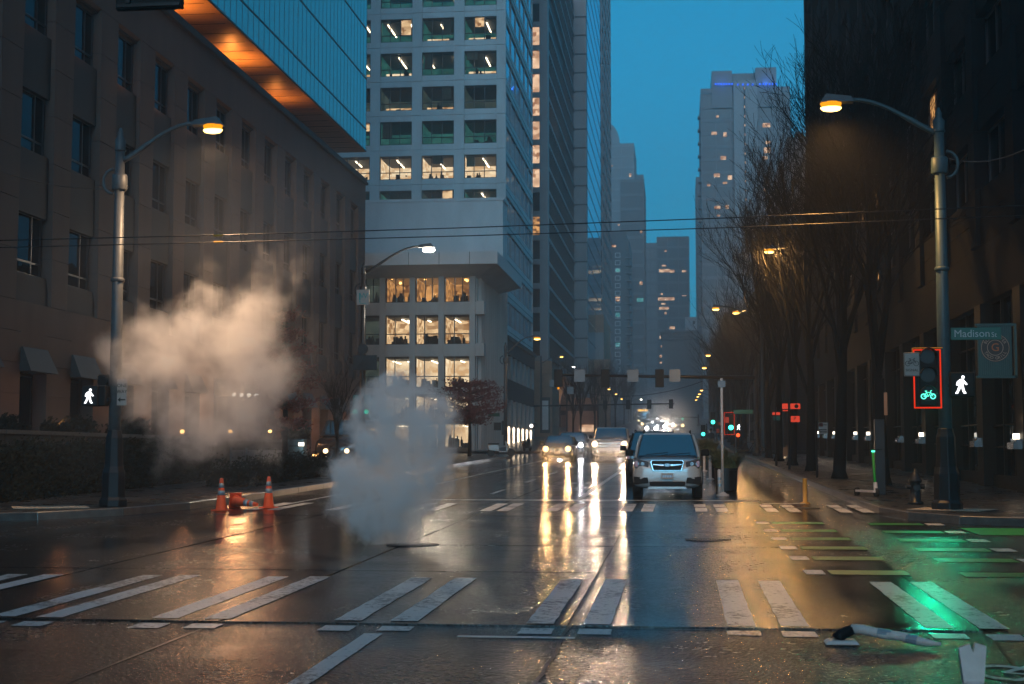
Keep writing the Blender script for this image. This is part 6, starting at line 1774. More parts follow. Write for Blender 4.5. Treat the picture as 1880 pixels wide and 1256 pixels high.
for a, b2 in (((-.5,.34),(-.15,.85)),((-.15,.85),(.35,.9)),((.35,.9),(.5,.34)),((-.15,.85),(0,.34)),((0,.34),(.35,.9)),((-.5,.34),(0,.34)),((.35,.9),(.33,1.02)),((.2,1.03),(.45,1.03)),((-.15,.85),(-.18,.98)),((-.3,.98),(-.08,.99))): c.tube([(a[0],0,a[1]),(b2[0],0,b2[1])], .018, 5)
c.obj('frame', M['cardark'], t)
# parked mopeds on the far left corner
def moped(x, y, rz, m, label):
    t = thing('parked_moped', label, 'moped', (x, y, gz(y)+.15), rz)
    for q in (-.62,.62): c = MB(); c.lathe((q,-.05,.24),[(.2,0),(.24,.02),(.24,.08),(.2,.1)],18,axis='y'); c.obj('wheel', M['tyre'], t)
    c = MB(); c.hexa([(-.75,-.14,.38),(-.1,-.14,.30),(-.1,.14,.30),(-.75,.14,.38),(-.85,-.12,.72),(-.15,-.12,.70),(-.15,.12,.70),(-.85,.12,.72)]); c.hexa([(-.15,-.15,.24),(.35,-.15,.24),(.35,.15,.24),(-.15,.15,.24),(-.15,-.15,.33),(.35,-.15,.33),(.35,.15,.33),(-.15,.15,.33)])
    c.hexa([(.33,-.17,.25),(.42,-.17,.25),(.42,.17,.25),(.33,.17,.25),(.22,-.14,.95),(.32,-.14,.95),(.32,.14,.95),(.22,.14,.95)]); bevel(c.obj('body', m, t), .03, 2)
    c = MB(); c.box(-.8,-.12,-.12,.12,.73,.80); bevel(c.obj('seat', M['black'], t), .03, 2)
    c = MB(); c.tube([(.62,0,.24),(.3,0,.98)], .03, 6); c.tube([(.28,-.32,1.0),(.28,.32,1.0)], .018, 6); c.obj('fork', M['iron'], t)
p = gp(920, 838, .15); moped(p.x, p.y, RAD(8), M['carwhite'], 'white moped parked on the far left corner pavement')
p = gp(978, 828, .15); moped(p.x-.3, min(p.y,112), RAD(75), M['cardark'], 'dark moped standing by the far crossing left of the headlights')

# ================================================================== vehicles
def wheel(parent, x, y, r, w=.22):
    t = MB(); t.lathe((x-w/2,y,r),[(r*.62,0),(r*.94,0),(r,.04),(r,w-.04),(r*.94,w),(r*.62,w)],24,axis='x'); o = t.obj('tyre', M['tyre'], parent, smooth=False)
    sx = 1 if x > 0 else -1
    m_ = MB(); m_.lathe((x-(w/2-.03),y,r),[(r*.60,0),(r*.60,w-.06)],18,axis='x')
    for k in range(5):
        a = 2*math.pi*k/5; c_, s_ = math.cos(a), math.sin(a); xo_ = x+sx*(w/2-.025)
        m_.hexa([(xo_,y-s_*.03,r+c_*.03),(xo_,y+s_*.03,r-c_*.03),(xo_+sx*.02,y+s_*.03,r-c_*.03),(xo_+sx*.02,y-s_*.03,r+c_*.03),(xo_,y+c_*r*.58-s_*.03,r+s_*r*.58+c_*.03),(xo_,y+c_*r*.58+s_*.03,r+s_*r*.58-c_*.03),(xo_+sx*.02,y+c_*r*.58+s_*.03,r+s_*r*.58-c_*.03),(xo_+sx*.02,y+c_*r*.58-s_*.03,r+s_*r*.58+c_*.03)])
    m_.obj('rim', M['chrome'], o)
    return o
def loft(secs, prof):
    """body shell: secs = [(y, w, zb, zt)], prof = [(fx, fz)] half outline from the bottom centre to the top centre"""
    mb = MB(); n = len(prof)*2-2
    for (y, w, zb, zt, *rest) in secs:
        tp = rest[0] if rest else 1.0
        half = [(fx*w*(1-(1-tp)*max(0,(fz-.5)*2)), y, zb+(zt-zb)*fz) for fx, fz in prof]
        ring = half+[(-x, yy, z) for x, yy, z in half[-2:0:-1]]
        mb.v += ring
    for i in range(len(secs)-1):
        for k in range(n):
            k2 = (k+1) % n; mb.f.append((i*n+k, i*n+k2, (i+1)*n+k2, (i+1)*n+k)); mb.m.append(0)
    mb.f.append(tuple(reversed(range(n)))); mb.m.append(0)
    b = (len(secs)-1)*n; mb.f.append(tuple(b+k for k in range(n))); mb.m.append(0)
    # the faces must look outwards
    mb.f = [f[::-1] for f in mb.f]
    return mb
BPROF = [(0,0),(.80,0),(.95,.08),(1.0,.25),(1.0,.5),(.985,.74),(.93,.92),(.80,.985),(.4,1.0),(0,1.005)]
def car(label, loc, p, name='car', cat='car', rz=0.0, group=None):
    """p: dict of proportions; the car's nose is at local y = 0 and looks towards -y"""
    t = thing(name, label, cat, loc, rz, group)
    W, L, H = p['W']/2, p['L'], p['H']; zc = p.get('clear', .22); zh = p['hood']; zn = p.get('nose', zh-.12); zbelt = p.get('belt', zh+.04)
    ws = p.get('ws', 1.15); rf = p.get('rf', ws+.72); bk = p.get('back', L-.15); m = p['paint']
    secs = [(0.00, W*.80, zc+.20, zn-.22),(.05, W*.90, zc+.06, zn-.06),(.20, W*.965, zc, zn+.02),(.55, W*.995, zc, zh-.035),(ws-.1, W, zc, zh),(ws+.5, W, zc, zbelt),(L*.6, W, zc, zbelt+.01),(L-.5, W*.99, zc, zbelt+.02),(L-.12, W*.94, zc+.05, zbelt-.02),(L, W*.86, zc+.18, zbelt-.2)]
    o = loft(secs, BPROF).obj('body', m, t, smooth=True)
    s = o.modifiers.new('sub', 'SUBSURF'); s.levels = 2; s.render_levels = 2
    # cabin
    z0 = zbelt-.06; wt = W*p.get('tumble', .74); wb = W*.90
    y0, y1, y2, y3 = ws, rf, p.get('roofend', bk-.35), bk
    g = MB(); g.hexa([(-wb,y0,z0),(wb,y0,z0),(wb,y3,z0),(-wb,y3,z0),(-wt,y1,H-.05),(wt,y1,H-.05),(wt,y2,H-.05),(-wt,y2,H-.05)]); o = g.obj('windows', M['carglass'], t); bevel(o, .04, 2)
    r_ = MB()
    r_.hexa([(-wt-.03,y1-.04,H-.09),(wt+.03,y1-.04,H-.09),(wt+.03,y2+.05,H-.09),(-wt-.03,y2+.05,H-.09),(-wt+.08,y1+.10,H),(wt-.08,y1+.10,H),(wt-.08,y2-.05,H-.01),(-wt+.08,y2-.05,H-.01)])
    for sx in (-1, 1):
        for (ya, yb, w_) in ((y0,y1,.055),(y0+(y3-y0)*.45,y1+(y2-y1)*.42,.05),(y3-.05,y2,.08)):
            a, b = Vector((sx*(wb+.012), ya, z0)), Vector((sx*(wt+.02), yb, H-.07))
            r_.tube([a, a.lerp(b,.5)+Vector((sx*.018,0,.01)), b], w_*.75, 6)
    o = r_.obj('roof', m, t, smooth=False); bevel(o, .02, 2)
    if p.get('rails'):
        for sx in (-1, 1):
            c = MB(); c.tube([(sx*(wt-.04),y1+.15,H-.02),(sx*(wt-.04),y1+.3,H+.055),(sx*(wt-.04),y2-.3,H+.05),(sx*(wt-.04),y2-.1,H-.02)], .02, 6); c.obj('roof_rail', M['black'], t)
    r = p.get('r', .34)
    for sx in (-1, 1):
        for yy in (p.get('fa', .88), L-p.get('ra', .95)):
            wheel(t, sx*(W-.115), yy, r)
            a = MB()
            for k in range(10):
                a0, a1 = math.pi*k/10-.05, math.pi*(k+1)/10+.0; ro, ri = r*1.26, r*1.02; xx = sx*(W+.006)
                P_ = lambda ang, rd, x_: (x_, yy+rd*math.cos(ang), r+rd*math.sin(ang))
                q = [P_(a0,ri,xx-sx*.14),P_(a0,ro,xx-sx*.14),P_(a1,ro,xx-sx*.14),P_(a1,ri,xx-sx*.14),P_(a0,ri,xx),P_(a0,ro,xx),P_(a1,ro,xx),P_(a1,ri,xx)]
                a.hexa(q)
            a.obj('wheel_arch', M['black'], t)
    for sx in (-1, 1):
        mm = p.get('mirror', M['black'])
        c = MB(); c.hexa([(sx*(W-.02),ws+.22,zbelt-.02),(sx*(W+.20),ws+.20,zbelt-.02),(sx*(W+.20),ws+.32,zbelt-.02),(sx*(W-.02),ws+.32,zbelt-.02),(sx*(W+.0),ws+.20,zbelt+.15),(sx*(W+.18),ws+.18,zbelt+.16),(sx*(W+.18),ws+.30,zbelt+.16),(sx*(W+.0),ws+.32,zbelt+.15)][::1 if sx > 0 else 1]); bevel(c.obj('mirror', mm, t), .03, 2)
    # front end
    gw, g0, g1 = p['grille']
    def front(pts, d0, d1, m_, nm, bev=.008, curve=.05):
        c = MB(); c.prism(pts, 'y', d0, d1)
        c.v = [(x, y+curve*(x/W)**2*1.0, z) for x, y, z in c.v]
        return bevel(c.obj(nm, m_, t), bev, 1)
    cx = gw*.86
    if p.get('gstyle') == 'hex':
        out = [(-gw,g1-.04),(-cx,g0+.0),(cx,g0+.0),(gw,g1-.04),(gw*.93,g1),(-gw*.93,g1)]
        front([(x*1.08,(z-(g0+g1)/2)*1.14+(g0+g1)/2) for x, z in out], -.035, .06, M['chrome'], 'grille_surround')
        front(out, -.045, .05, M['black'], 'grille')
        front([(-gw*.9,g0+.13),(-.14,g0+.105),(.14,g0+.105),(gw*.9,g0+.13),(gw*.9,g0+.155),(.14,g0+.15),(-.14,g0+.15),(-gw*.9,g0+.155)], -.062, -.045, M['chrome'], 'grille_bar', .003)
        for k in range(3):
            z_ = g0+.03+k*.045+(0.04 if k == 2 else 0); front([(-cx*.95,z_),(cx*.95,z_),(cx*.95,z_+.008),(-cx*.95,z_+.008)], -.052, -.045, M['iron'], 'grille_slat', .001)
        c = MB(); c.lathe((0,-.075,g0+.128),[(.052,-.012),(.058,.0),(.058,.01)],18,axis='y'); c.v = [(x*1.55,y,(z-(g0+.128))*.85+g0+.128) for x,y,z in c.v]; c.obj('badge', M['carblue'], t)
        c = MB()
        for (bx, bz) in ((-.045,.008),(-.02,-.012),(.0,.006),(.025,-.010),(.05,.006),(.02,.018)): c.lathe((bx,-.09,g0+.128+bz),[(.006,-.003),(.006,0)],6,axis='y')
        c.obj('badge_stars', M['chrome'], t)
    else:
        front([(-gw,g0),(gw,g0),(gw,g1),(-gw,g1)], -.035, .06, M['black'], 'grille', .02)
        for k in range(p.get('bars', 2)):
            z_ = g0+(g1-g0)*(k+.6)/(p.get('bars', 2)+.2); front([(-gw*.97,z_-.025),(gw*.97,z_-.025),(gw*.97,z_+.025),(-gw*.97,z_+.025)], -.05, -.03, p.get('barm', M['chrome']), 'grille_bar', .004)
        c = MB(); c.lathe((0,-.065,(g0+g1)/2),[(.06,-.01),(.07,.0)],16,axis='y'); c.v = [(x*1.8,y,z) for x,y,z in c.v]; c.obj('badge', M['carblue'], t)
    for sx in (-1, 1):
        hw0, hw1, hz0, hz1 = p['lamp']
        pts = [(sx*hw0,hz0+.02),(sx*(hw1-.04),hz0-.005),(sx*hw1,hz0+.08),(sx*hw1,hz1+.03),(sx*(hw1-.12),hz1+.01),(sx*hw0,hz1-.05)]
        if sx < 0: pts = pts[::-1]
        front(pts, -.005, .10, M['lampglass'], 'headlight', .012, .07)
        if p.get('lit') is None:
            c = MB(); xx = sx*(hw0+(hw1-hw0)*.42); yy = -.015+.07*(xx/W)**2; c.lathe((xx,yy,(hz0+hz1)/2+.01),[(.05,-.015),(.05,.01)],14,axis='y'); c.lathe((xx+sx*.12,yy+.03,(hz0+hz1)/2+.01),[(.035,-.015),(.035,.01)],12,axis='y'); c.obj('headlight_bulb', M['lampglass'], t)
            c = MB(); c.box(min(sx*(hw1-.09),sx*(hw1-.02)),max(sx*(hw1-.09),sx*(hw1-.02)),.02,.05,hz0+.05,hz1-.03); c.obj('corner_lens', M['redlens'], t)
        else:
            c = MB(); xx = sx*(hw0+(hw1-hw0)*.45); c.lathe((xx,-.03+.07*(xx/W)**2,(hz0+hz1)/2+.01),[(p.get('lr', .085),-.02),(p.get('lr', .085),.02)],14,axis='y'); c.obj('headlight_bulb', p['lit'], t)
            if p.get('beam'):
                light('headlight_beam', 'SPOT', (xx,-.12,(hz0+hz1)/2), p['beam'], p['beamcol'], t, .06, rot=(RAD(-77),0,0), spot=RAD(44), blend=.9)
        if p.get('fog'):
            a_, b_, c_, d_ = p['fog']
            pts = [(sx*a_,c_+.03),(sx*b_,c_),(sx*(b_+.01),d_),(sx*(a_+.02),d_-.02)] if p.get('gstyle') == 'hex' else [(sx*a_,c_),(sx*b_,c_),(sx*b_,d_),(sx*a_,d_)]
            if sx < 0: pts = pts[::-1]
            front(pts, -.012, .06, M['black'], 'fog_light_recess', .01, .05)
    lo = p.get('intake')
    if lo: front([(-lo[0],lo[1]),(lo[0],lo[1]),(lo[0]*1.04,lo[2]),(-lo[0]*1.04,lo[2])], -.02, .06, M['black'], 'lower_intake', .01)
    if p.get('skid'): front([(-lo[0]*1.15,lo[1]-.09),(lo[0]*1.15,lo[1]-.09),(lo[0]*1.05,lo[1]-.02),(-lo[0]*1.05,lo[1]-.02)], -.03, .06, M['cargrey'], 'skid_plate', .01)
    pz_ = p['plate']
    front([(-.155,pz_),(.155,pz_),(.155,pz_+.145),(-.155,pz_+.145)], -.058, -.045, M['signwhite'], 'number_plate', .003, 0)
    c = MB()
    for k in range(6): c.box(-.12+k*.042, -.095+k*.042, -.061, -.058, pz_+.035, pz_+.10)
    c.obj('plate_marks', M['carblue'], t)
    # windscreen details
    c = MB(); c.box(-wb*.92, wb*.92, y0-.03, y0+.02, z0+.03, z0+.05); c.tube([(-.55,y0-.02,z0+.07),(.02,y0+.12,z0+.13)], .010, 5); c.tube([(0.05,y0-.02,z0+.07),(.6,y0+.1,z0+.12)], .010, 5); c.obj('wiper', M['black'], t)
    c = MB(); c.box(-.11,.11,y1-.09,y1-.05,H-.24,H-.17); c.obj('rear_view_mirror', M['black'], t)
    return t
# the white car waiting in front
carY = 38.4
p = gp(1226, 912)
xf = gp(1226, 914).x
car('white estate car with dark grille, its lights off, stopped at the crossing', (xf, carY-.85, gz(carY-.85)+.014), dict(W=1.80,L=4.6,H=1.70,hood=1.06,nose=.98,belt=1.10,clear=.24,ws=1.15,rf=1.95,back=4.4,paint=M['carwhite'],rails=True,r=.35,fa=.92,
    gstyle='hex',grille=(.40,.72,.96),lamp=(.47,.83,.76,.98),fog=(.47,.84,.36,.56),intake=(.44,.33,.43),skid=True,plate=.50), rz=RAD(0.5))
p = gp(1178, 889)
car('dark car mostly hidden behind the left side of the white estate', (at(1199,880,47.5).x, 47.5, gz(47.5)+.014), dict(W=1.82,L=4.6,H=1.72,hood=1.05,nose=.97,belt=1.10,paint=M['cardark'],rails=True,grille=(.5,.66,.9),lamp=(.52,.84,.76,.94),plate=.48,intake=(.5,.3,.42)))
pk = gp(1119, 851)
car('white pickup with both headlights on, coming down the middle lane', (at(1119,840,80).x, 80, gz(80)+.014), dict(W=2.04,L=5.6,H=1.93,hood=1.28,nose=1.2,belt=1.32,clear=.34,ws=1.5,rf=2.2,back=4.3,roofend=3.9,tumble=.8,r=.42,fa=1.0,ra=1.2,paint=M['cargrey'],gstyle='bar',bars=2,
    grille=(.62,.78,1.12),lamp=(.66,.98,.84,1.10),fog=(.66,.9,.50,.62),intake=(.5,.46,.60),plate=.46,lit=M['headlamp_w'],lr=.16,beam=1300,beamcol=(1.0,.68,.45)), name='pickup_truck', cat='pickup truck')
car('dark small car with warm headlights, leftmost of the oncoming traffic', (at(1021,840,80).x, 80.5, gz(80)+.014), dict(W=1.74,L=4.2,H=1.48,hood=.95,nose=.86,belt=1.0,paint=M['cardark'],grille=(.35,.58,.74),lamp=(.46,.80,.62,.80),plate=.42,intake=(.5,.25,.36),lit=M['headlamp_o'],lr=.15,beam=1000,beamcol=(1.0,.55,.22)))
car('dark blue car with white headlights behind the small dark car', (at(1047,835,93).x, 93, gz(93)+.014), dict(W=1.86,L=4.6,H=1.62,hood=1.0,nose=.92,belt=1.05,paint=M['carblue'],grille=(.4,.62,.82),lamp=(.5,.86,.68,.88),plate=.45,intake=(.5,.3,.4),lit=M['headlamp_c'],lr=.14,beam=400,beamcol=(.95,.95,1.0)))
car('car half hidden behind the right side of the white pickup', (at(1156,835,95).x, 95, gz(95)+.014), dict(W=1.80,L=4.6,H=1.5,hood=.95,nose=.87,belt=1.0,paint=M['cargrey'],grille=(.4,.58,.76),lamp=(.5,.84,.64,.82),plate=.42,intake=(.5,.25,.36),lit=M['headlamp_c'],lr=.09))
# more oncoming traffic further up
far = [(1172,814,128,'w'),(1196,792,205,'c'),(1213,786,222,'c'),(1229,783,240,'c'),(1204,779,262,'c'),(1222,774,285,'c'),(1238,776,275,'c'),(1186,783,250,'w'),(1246,786,232,'w'),(1212,768,330,'c'),(1231,767,345,'c')]
fl_lab = ['warm headlights low between the pickup and the white estate','distant car, left front of the bright cluster','distant car, centre front of the bright cluster','distant car, right front of the bright cluster','distant car, left middle of the bright cluster','distant car, centre middle of the bright cluster','distant car, right middle of the bright cluster','distant warm lit car at the left of the bright cluster','distant warm lit car at the right of the bright cluster','farthest car, left, at the top of the bright cluster','farthest car, right, at the top of the bright cluster']
for (u, v, Y, k), lab in zip(far, fl_lab):
    pp = at(u, v, Y)
    t = thing('car', lab, 'car', (pp.x, Y, gz(Y)+.01), 0, 'oncoming traffic far up the avenue')
    secs = [(0,.72,.35,.72),(.1,.84,.25,.85),(.6,.88,.22,.95),(1.2,.9,.22,1.0),(3.6,.9,.22,1.02),(4.4,.78,.3,.9)]
    loft(secs, BPROF).obj('body', M['cardark'] if Y % 2 else M['cargrey'], t, smooth=True)
    c = MB(); c.hexa([(-.8,1.1,.98),(.8,1.1,.98),(.8,4.1,.98),(-.8,4.1,.98),(-.62,1.8,1.48),(.62,1.8,1.48),(.62,3.6,1.48),(-.62,3.6,1.48)]); c.obj('windows', M['carglass'], t)
    c = MB()
    for sx in (-.62,.62): 
        c = MB(); rr_ = .10 if Y < 150 else .27
        c.lathe((sx,-.02,.68),[(rr_,-.02),(rr_,.02)],12,axis='y'); c.obj('headlight', M['headlamp_w'] if k == 'w' else M['headlamp_c'], t)
    c = MB()
    for sx in (-.75,.75): c.lathe((sx-.1,.8,.33),[(.33,0),(.33,.2)],12,axis='x')
    c.obj('front_wheels', M['tyre'], t)
light('traffic_glow', 'SPOT', (at(1222,782,232).x, 232, gz(232)+.75), 11000, (1.0,.80,.62), None, .5, rot=(RAD(-88),0,0), spot=RAD(30), blend=.95)
# bus with an amber destination board
pb = at(1186, 778, 300); t = thing('bus', 'distant bus with an amber lit destination board', 'bus', (pb.x-.6, 300, gz(300)))
c = MB(); c.box(-1.25,1.25,0,11,.35,3.1); bevel(c.obj('body', M['cargrey'], t), .12, 2)
c = MB(); c.box(-1.1,1.1,-.03,0,1.2,2.5); c.obj('windscreen', M['carglass'], t)
c = MB(); c.box(-.95,.95,-.06,-.03,2.62,2.95); c.obj('destination_board', emat('amber_board', (1,.5,.08), 4, False), t)
for sx in (-.9,.9): c = MB(); c.lathe((sx,-.03,.75),[(.16,-.03),(.16,.02)],12,axis='y'); c.obj('headlight', M['headlamp_w'], t)
# dark van parked on the left, its lamps lit
pv = gp(618, 862, .0); Yv = 62
t = thing('parked_van', 'dark van with two amber headlights half hidden behind the steam', 'van', (at(618,845,Yv).x, Yv, gz(Yv)+.15))
secs = [(0,.85,.5,1.05),(.1,.98,.38,1.2),(.8,1.02,.35,1.35),(1.3,1.02,.35,1.45),(5.0,1.02,.35,1.45),(5.2,.95,.4,1.3)]
loft(secs, BPROF).obj('body', M['cardark'], t, smooth=True)
c = MB(); c.hexa([(-.98,.9,1.38),(.98,.9,1.38),(.98,5.1,1.38),(-.98,5.1,1.38),(-.85,1.6,2.1),(.85,1.6,2.1),(.85,5.0,2.1),(-.85,5.0,2.1)]); bevel(c.obj('cab', M['cardark'], t), .05, 2)
c = MB(); c.hexa([(-.8,.93,1.45),(.8,.93,1.45),(.8,.96,1.45),(-.8,.96,1.45),(-.7,1.5,2.0),(.7,1.5,2.0),(.7,1.53,2.0),(-.7,1.53,2.0)]); c.obj('windscreen', M['carglass'], t)
for u in (598, 637):
    pp = at(u, 828, Yv); c = MB(); c.lathe((pp.x-t.location.x,-.03,pp.z-t.location.z),[(.10,-.03),(.10,.02)],12,axis='y'); c.obj('headlight', M['headlamp_w'], t)
pp = at(577,836,Yv); c = MB(); c.box(pp.x-t.location.x-.08,pp.x-t.location.x+.1,-.1,-.05,pp.z-t.location.z-.04,pp.z-t.location.z+.04); c.obj('side_lamp', M['globe'], t)
for sx in (-.9,.9): c = MB(); c.lathe((sx-.1,1.0,.22),[(.37,0),(.37,.2)],16,axis='x'); c.obj('wheel', M['tyre'], t)
pp = gp(571, 850, .15); t = thing('sign_post', 'thin bent grey post standing before the dark van', 'sign post', (pp.x, 56, gz(56)+.15))
zt_ = zx(812, pp.x, 56)-gz(56)-.15; c = MB(); c.tube([(0,0,0),(0,0,zt_*.75),(.18,0,zt_)], .03, 6); c.obj('post', M['white'], t)

# ================================================================== cyclist riding away in the bike lane
Yc_ = 118; pp = at(1306, 830, Yc_); cx_ = pp.x
t = thing('bicycle', 'bicycle ridden away from the camera with a red rear light', 'bicycle', (cx_, Yc_, gz(Yc_)))
for yy in (0, 1.05):
    c = MB()
    for k in range(18):
        a0, a1 = 2*math.pi*k/18, 2*math.pi*(k+1)/18; c.tube([(0,yy+.34*math.cos(a0),.35+.34*math.sin(a0)),(0,yy+.34*math.cos(a1),.35+.34*math.sin(a1))], .02, 4, cap=False)
    c.obj('wheel', M['tyre'], t)
c = MB()
for a, b in (((0,.35),(.25,.9)),((.25,.9),(.85,.95)),((.85,.95),(1.05,.35)),((.25,.9),(.45,.33)),((.45,.33),(.85,.92)),((0,.35),(.45,.33)),((.85,.95),(.83,1.05))): c.tube([(0,a[0],a[1]),(0,b[0],b[1])], .018, 5)
c.tube([(-.24,.82,1.06),(.24,.82,1.06)], .016, 5); c.obj('frame', M['cardark'], t)
c = MB(); c.lathe((0,.12,.80),[(.075,-.03),(.075,0)],10,axis='y'); c.obj('rear_light', emat('rear_red', (1,.06,.02), 10, False), t)
def person(label, loc, verts, edges, rad, cloth, head):
    me = bpy.data.meshes.new('person'); me.from_pydata([tuple(v) for v in verts], edges, []); me.materials.append(cloth)
    o = bpy.data.objects.new('person', me); COL.objects.link(o); o.location = loc
    s = o.modifiers.new('skin', 'SKIN')
    for i, r_ in enumerate(rad): me.skin_vertices[0].data[i].radius = (r_, r_)
    me.skin_vertices[0].data[0].use_root = True
    sb = o.modifiers.new('sub', 'SUBSURF'); sb.levels = 1; sb.render_levels = 1
    tag(o, label, 'person')
    h = MB(); h.lathe(head, [(.02,-.13),(.07,-.10),(.085,-.02),(.09,.05),(.06,.11),(.01,.13)], 12); h.obj('head', M['skin'], o, smooth=True)
    h = MB(); h.lathe((head[0],head[1],head[2]+.02), [(.10,-.02),(.115,.04),(.10,.10),(.05,.14),(.01,.15)], 12); h.obj('helmet', M['black'], o, smooth=True)
    return o
V = [(0,.22,.98),(0,.32,1.22),(0,.46,1.44),(0,.50,1.56),(.19,.46,1.42),(.24,.64,1.24),(.22,.80,1.09),(-.19,.46,1.42),(-.24,.64,1.24),(-.22,.80,1.09),(.10,.22,.94),(.13,.56,.72),(.11,.42,.36),(.11,.53,.32),(-.10,.22,.94),(-.13,.60,.84),(-.11,.46,.48),(-.11,.57,.46)]
E = [(0,1),(1,2),(2,3),(2,4),(4,5),(5,6),(2,7),(7,8),(8,9),(0,10),(10,11),(11,12),(12,13),(0,14),(14,15),(15,16),(16,17)]
Rr = [.15,.16,.15,.06,.075,.05,.035,.075,.05,.035,.10,.075,.045,.04,.10,.075,.045,.04]
try: person('cyclist in a dark jacket and helmet riding away in the bike lane', (cx_, Yc_, gz(Yc_)), V, E, Rr, M['cloth'], (0,.54,1.70))
except Exception as ex: print('person', ex)

# ================================================================== steam and haze
def steam(name, label, blobs, dens, col, nscale, warp, cut, aniso=.35, vox=.12, grow=1.3, cat='steam'):
    """blobs: (centre, radius, weight). The cloud's hull is one closed surface round them; noise carves the density inside"""
    mb = MB()
    for c, r, w in blobs:
        mb.lathe((c.x,c.y,c.z), [(r*grow*math.sin(math.pi*k/8)+.001, -r*grow*math.cos(math.pi*k/8)) for k in range(9)], 14)
    m = bpy.data.materials.new(name); nt, N, L = nodes(m); N.remove(N['Principled BSDF'])
    pv = N.new('ShaderNodeVolumePrincipled'); pv.inputs['Color'].default_value = (*col, 1); pv.inputs['Anisotropy'].default_value = aniso
    g_ = N.new('ShaderNodeNewGeometry'); pos = g_.outputs['Position']
    wn_ = N.new('ShaderNodeTexNoise'); wn_.inputs['Scale'].default_value = nscale*.55; wn_.inputs['Detail'].default_value = 2; L.new(pos, wn_.inputs['Vector'])
    sub = N.new('ShaderNodeVectorMath'); sub.operation = 'SUBTRACT'; L.new(wn_.outputs['Color'], sub.inputs[0]); sub.inputs[1].default_value = (.5,.5,.5)
    scl = N.new('ShaderNodeVectorMath'); scl.operation = 'SCALE'; L.new(sub.outputs[0], scl.inputs[0]); scl.inputs['Scale'].default_value = warp
    add = N.new('ShaderNodeVectorMath'); add.operation = 'ADD'; L.new(pos, add.inputs[0]); L.new(scl.outputs[0], add.inputs[1])
    acc = None
    for c, r, w in blobs:
        ds = N.new('ShaderNodeVectorMath'); ds.operation = 'DISTANCE'; L.new(add.outputs[0], ds.inputs[0]); ds.inputs[1].default_value = c
        mr = N.new('ShaderNodeMapRange'); mr.interpolation_type = 'SMOOTHSTEP'; mr.inputs[1].default_value = 0; mr.inputs[2].default_value = r*1.1; mr.inputs[3].default_value = w; mr.inputs[4].default_value = 0
        L.new(ds.outputs['Value'], mr.inputs[0])
        if acc is None: acc = mr.outputs[0]
        else:
            a_ = N.new('ShaderNodeMath'); a_.operation = 'ADD'; L.new(acc, a_.inputs[0]); L.new(mr.outputs[0], a_.inputs[1]); acc = a_.outputs[0]
    mn = N.new('ShaderNodeMath'); mn.operation = 'MINIMUM'; mn.inputs[1].default_value = 1.0; L.new(acc, mn.inputs[0]); acc = mn.outputs[0]
    n = N.new('ShaderNodeTexNoise'); n.inputs['Scale'].default_value = nscale; n.inputs['Detail'].default_value = 5; n.inputs['Roughness'].default_value = .64; L.new(add.outputs[0], n.inputs['Vector'])
    nm = N.new('ShaderNodeMapRange'); nm.inputs[1].default_value = .34; nm.inputs[2].default_value = .64; nm.inputs[3].default_value = cut; nm.inputs[4].default_value = 0; L.new(n.outputs[0], nm.inputs[0])
    sb = N.new('ShaderNodeMath'); sb.operation = 'SUBTRACT'; sb.use_clamp = True; L.new(acc, sb.inputs[0]); L.new(nm.outputs[0], sb.inputs[1])
    mu = N.new('ShaderNodeMath'); mu.operation = 'MULTIPLY'; L.new(sb.outputs[0], mu.inputs[0]); mu.inputs[1].default_value = dens
    pw_ = N.new('ShaderNodeMath'); pw_.operation = 'POWER'; pw_.inputs[1].default_value = 1.7; L.new(sb.outputs[0], pw_.inputs[0]); L.new(pw_.outputs[0], mu.inputs[0])
    L.new(mu.outputs[0], pv.inputs['Density']); L.new(pv.outputs[0], N['Material Output'].inputs['Volume'])
    o = mb.obj(name, m)
    rm = o.modifiers.new('remesh', 'REMESH'); rm.mode = 'VOXEL'; rm.voxel_size = vox
    tag(o, label, cat, kind='stuff')
    return o
def B(u, v, rpx, Y, w=1.0):
    c = at(u, v, Y); return (c, rpx/2700*Y*1.08, w*1.25)
YA = 22.2
steam('steam_plume', 'dense white steam plume bursting from the manhole in the road', [B(700,860,150,YA,.34),B(760,760,120,YA,.34),B(746,1000,30,YA,1.4),B(722,972,58,YA,1.3),B(690,925,95,YA),B(752,900,85,YA),B(645,890,75,YA),B(795,868,68,YA,.9),B(700,845,90,YA),B(765,810,88,YA,.95),B(735,765,88,YA,.9),B(690,775,75,YA,.75),B(795,760,68,YA,.75),B(735,718,65,YA,.6),B(690,735,50,YA,.5)], 8.5, (1.0,.975,.96), 2.6, .6, .98, aniso=-.05, vox=.08)
YB = 30.5
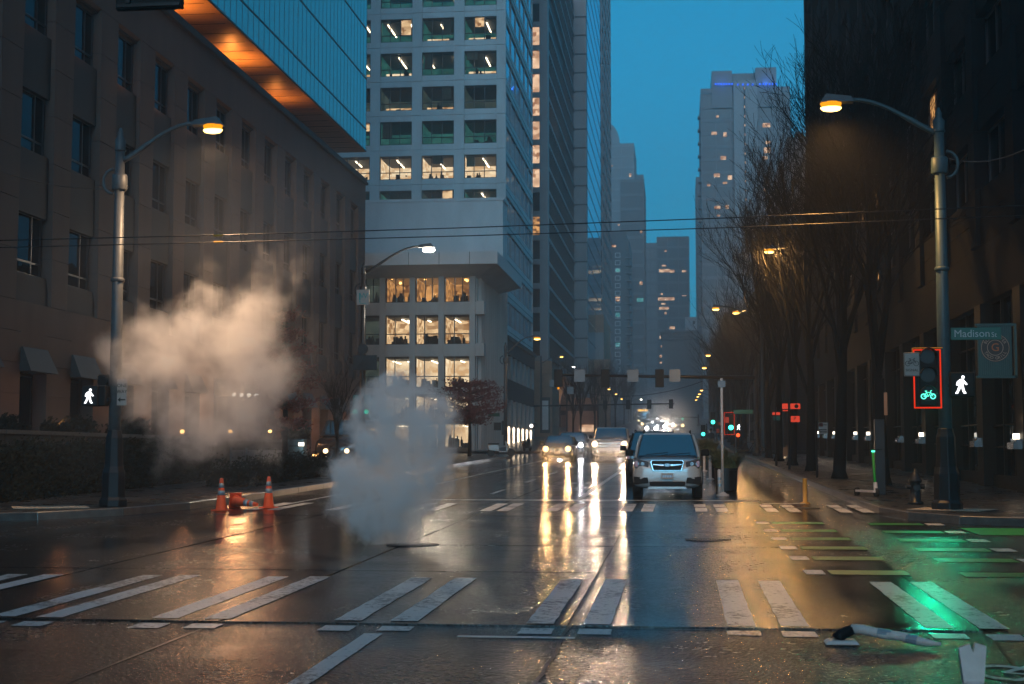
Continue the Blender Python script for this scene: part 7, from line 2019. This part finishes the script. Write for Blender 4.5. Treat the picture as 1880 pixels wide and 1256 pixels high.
steam('steam_cloud', 'large drifting steam cloud in front of the brown stone building', [B(380,640,230,YB,.34),B(480,760,170,YB,.30),B(520,500,110,YB+1,.34),B(300,645,130,YB),B(405,640,140,YB,1.0),B(370,565,90,YB,.7),B(495,560,95,YB,.5),B(255,700,100,YB,.7),B(440,745,120,YB,.65),B(330,765,115,YB,.8),B(195,660,65,YB,.35),B(540,700,80,YB,.22),B(500,840,100,YB-1,.35),B(575,860,80,YB-4,.4),B(300,850,110,YB,.3)], 2.0, (1.0,.965,.94), 1.05, .95, 1.0, aniso=.3, vox=.2)
YV = 34
steam('thin_steam_veil', 'thin veil of steam hanging before the stone facade and the left pavement', [B(420,420,260,YV,.9),B(600,380,180,YV+2,.8),B(150,520,220,YV,.6),B(560,640,170,YV,.8),B(150,820,190,YV-3,.8),B(400,860,190,YV-4,.8),B(760,350,140,YV+4,.6),B(260,300,150,YV,.4)], 0.075, (1.0,.95,.91), .35, 1.6, .6, aniso=.3, vox=.6)
steam('traffic_bloom', 'glowing spray added round the far headlights to spread their glare', [B(1190,785,75,190,.8),B(1230,778,80,205,1.0),B(1215,770,90,225,1.0),B(1255,790,50,185,.6)], .12, (1,.98,.95), .15, 2.0, .4, aniso=.75, vox=.7, cat='bloom')  # thin mist volume added to imitate headlight bloom
steam('road_bloom', 'fine lit spray added round the oncoming headlights to spread their glare', [B(1119,828,62,77,.8),B(1021,832,52,77,.8),B(1058,818,45,89,.7),B(1160,815,50,92,.6)], .32, (1,.97,.93), .4, 1.0, .35, aniso=.72, vox=.3, cat='bloom')  # added mist again, for the bloom of the nearer cars
# even haze over the whole place
hz = MB(); hz.box(-160, 260, -30, 700, -3.0, 150)
mh = bpy.data.materials.new('haze'); nt, N, L = nodes(mh); N.remove(N['Principled BSDF'])
pv_ = N.new('ShaderNodeVolumePrincipled'); pv_.inputs['Color'].default_value = (.97,.99,1.0,1); pv_.inputs['Density'].default_value = 0.0013; pv_.inputs['Anisotropy'].default_value = .15
L.new(pv_.outputs[0], N['Material Output'].inputs['Volume'])
ho = hz.obj('haze', mh); ho['kind'] = 'stuff'; ho['label'] = 'pale blue evening haze filling the whole avenue'; ho['category'] = 'haze'
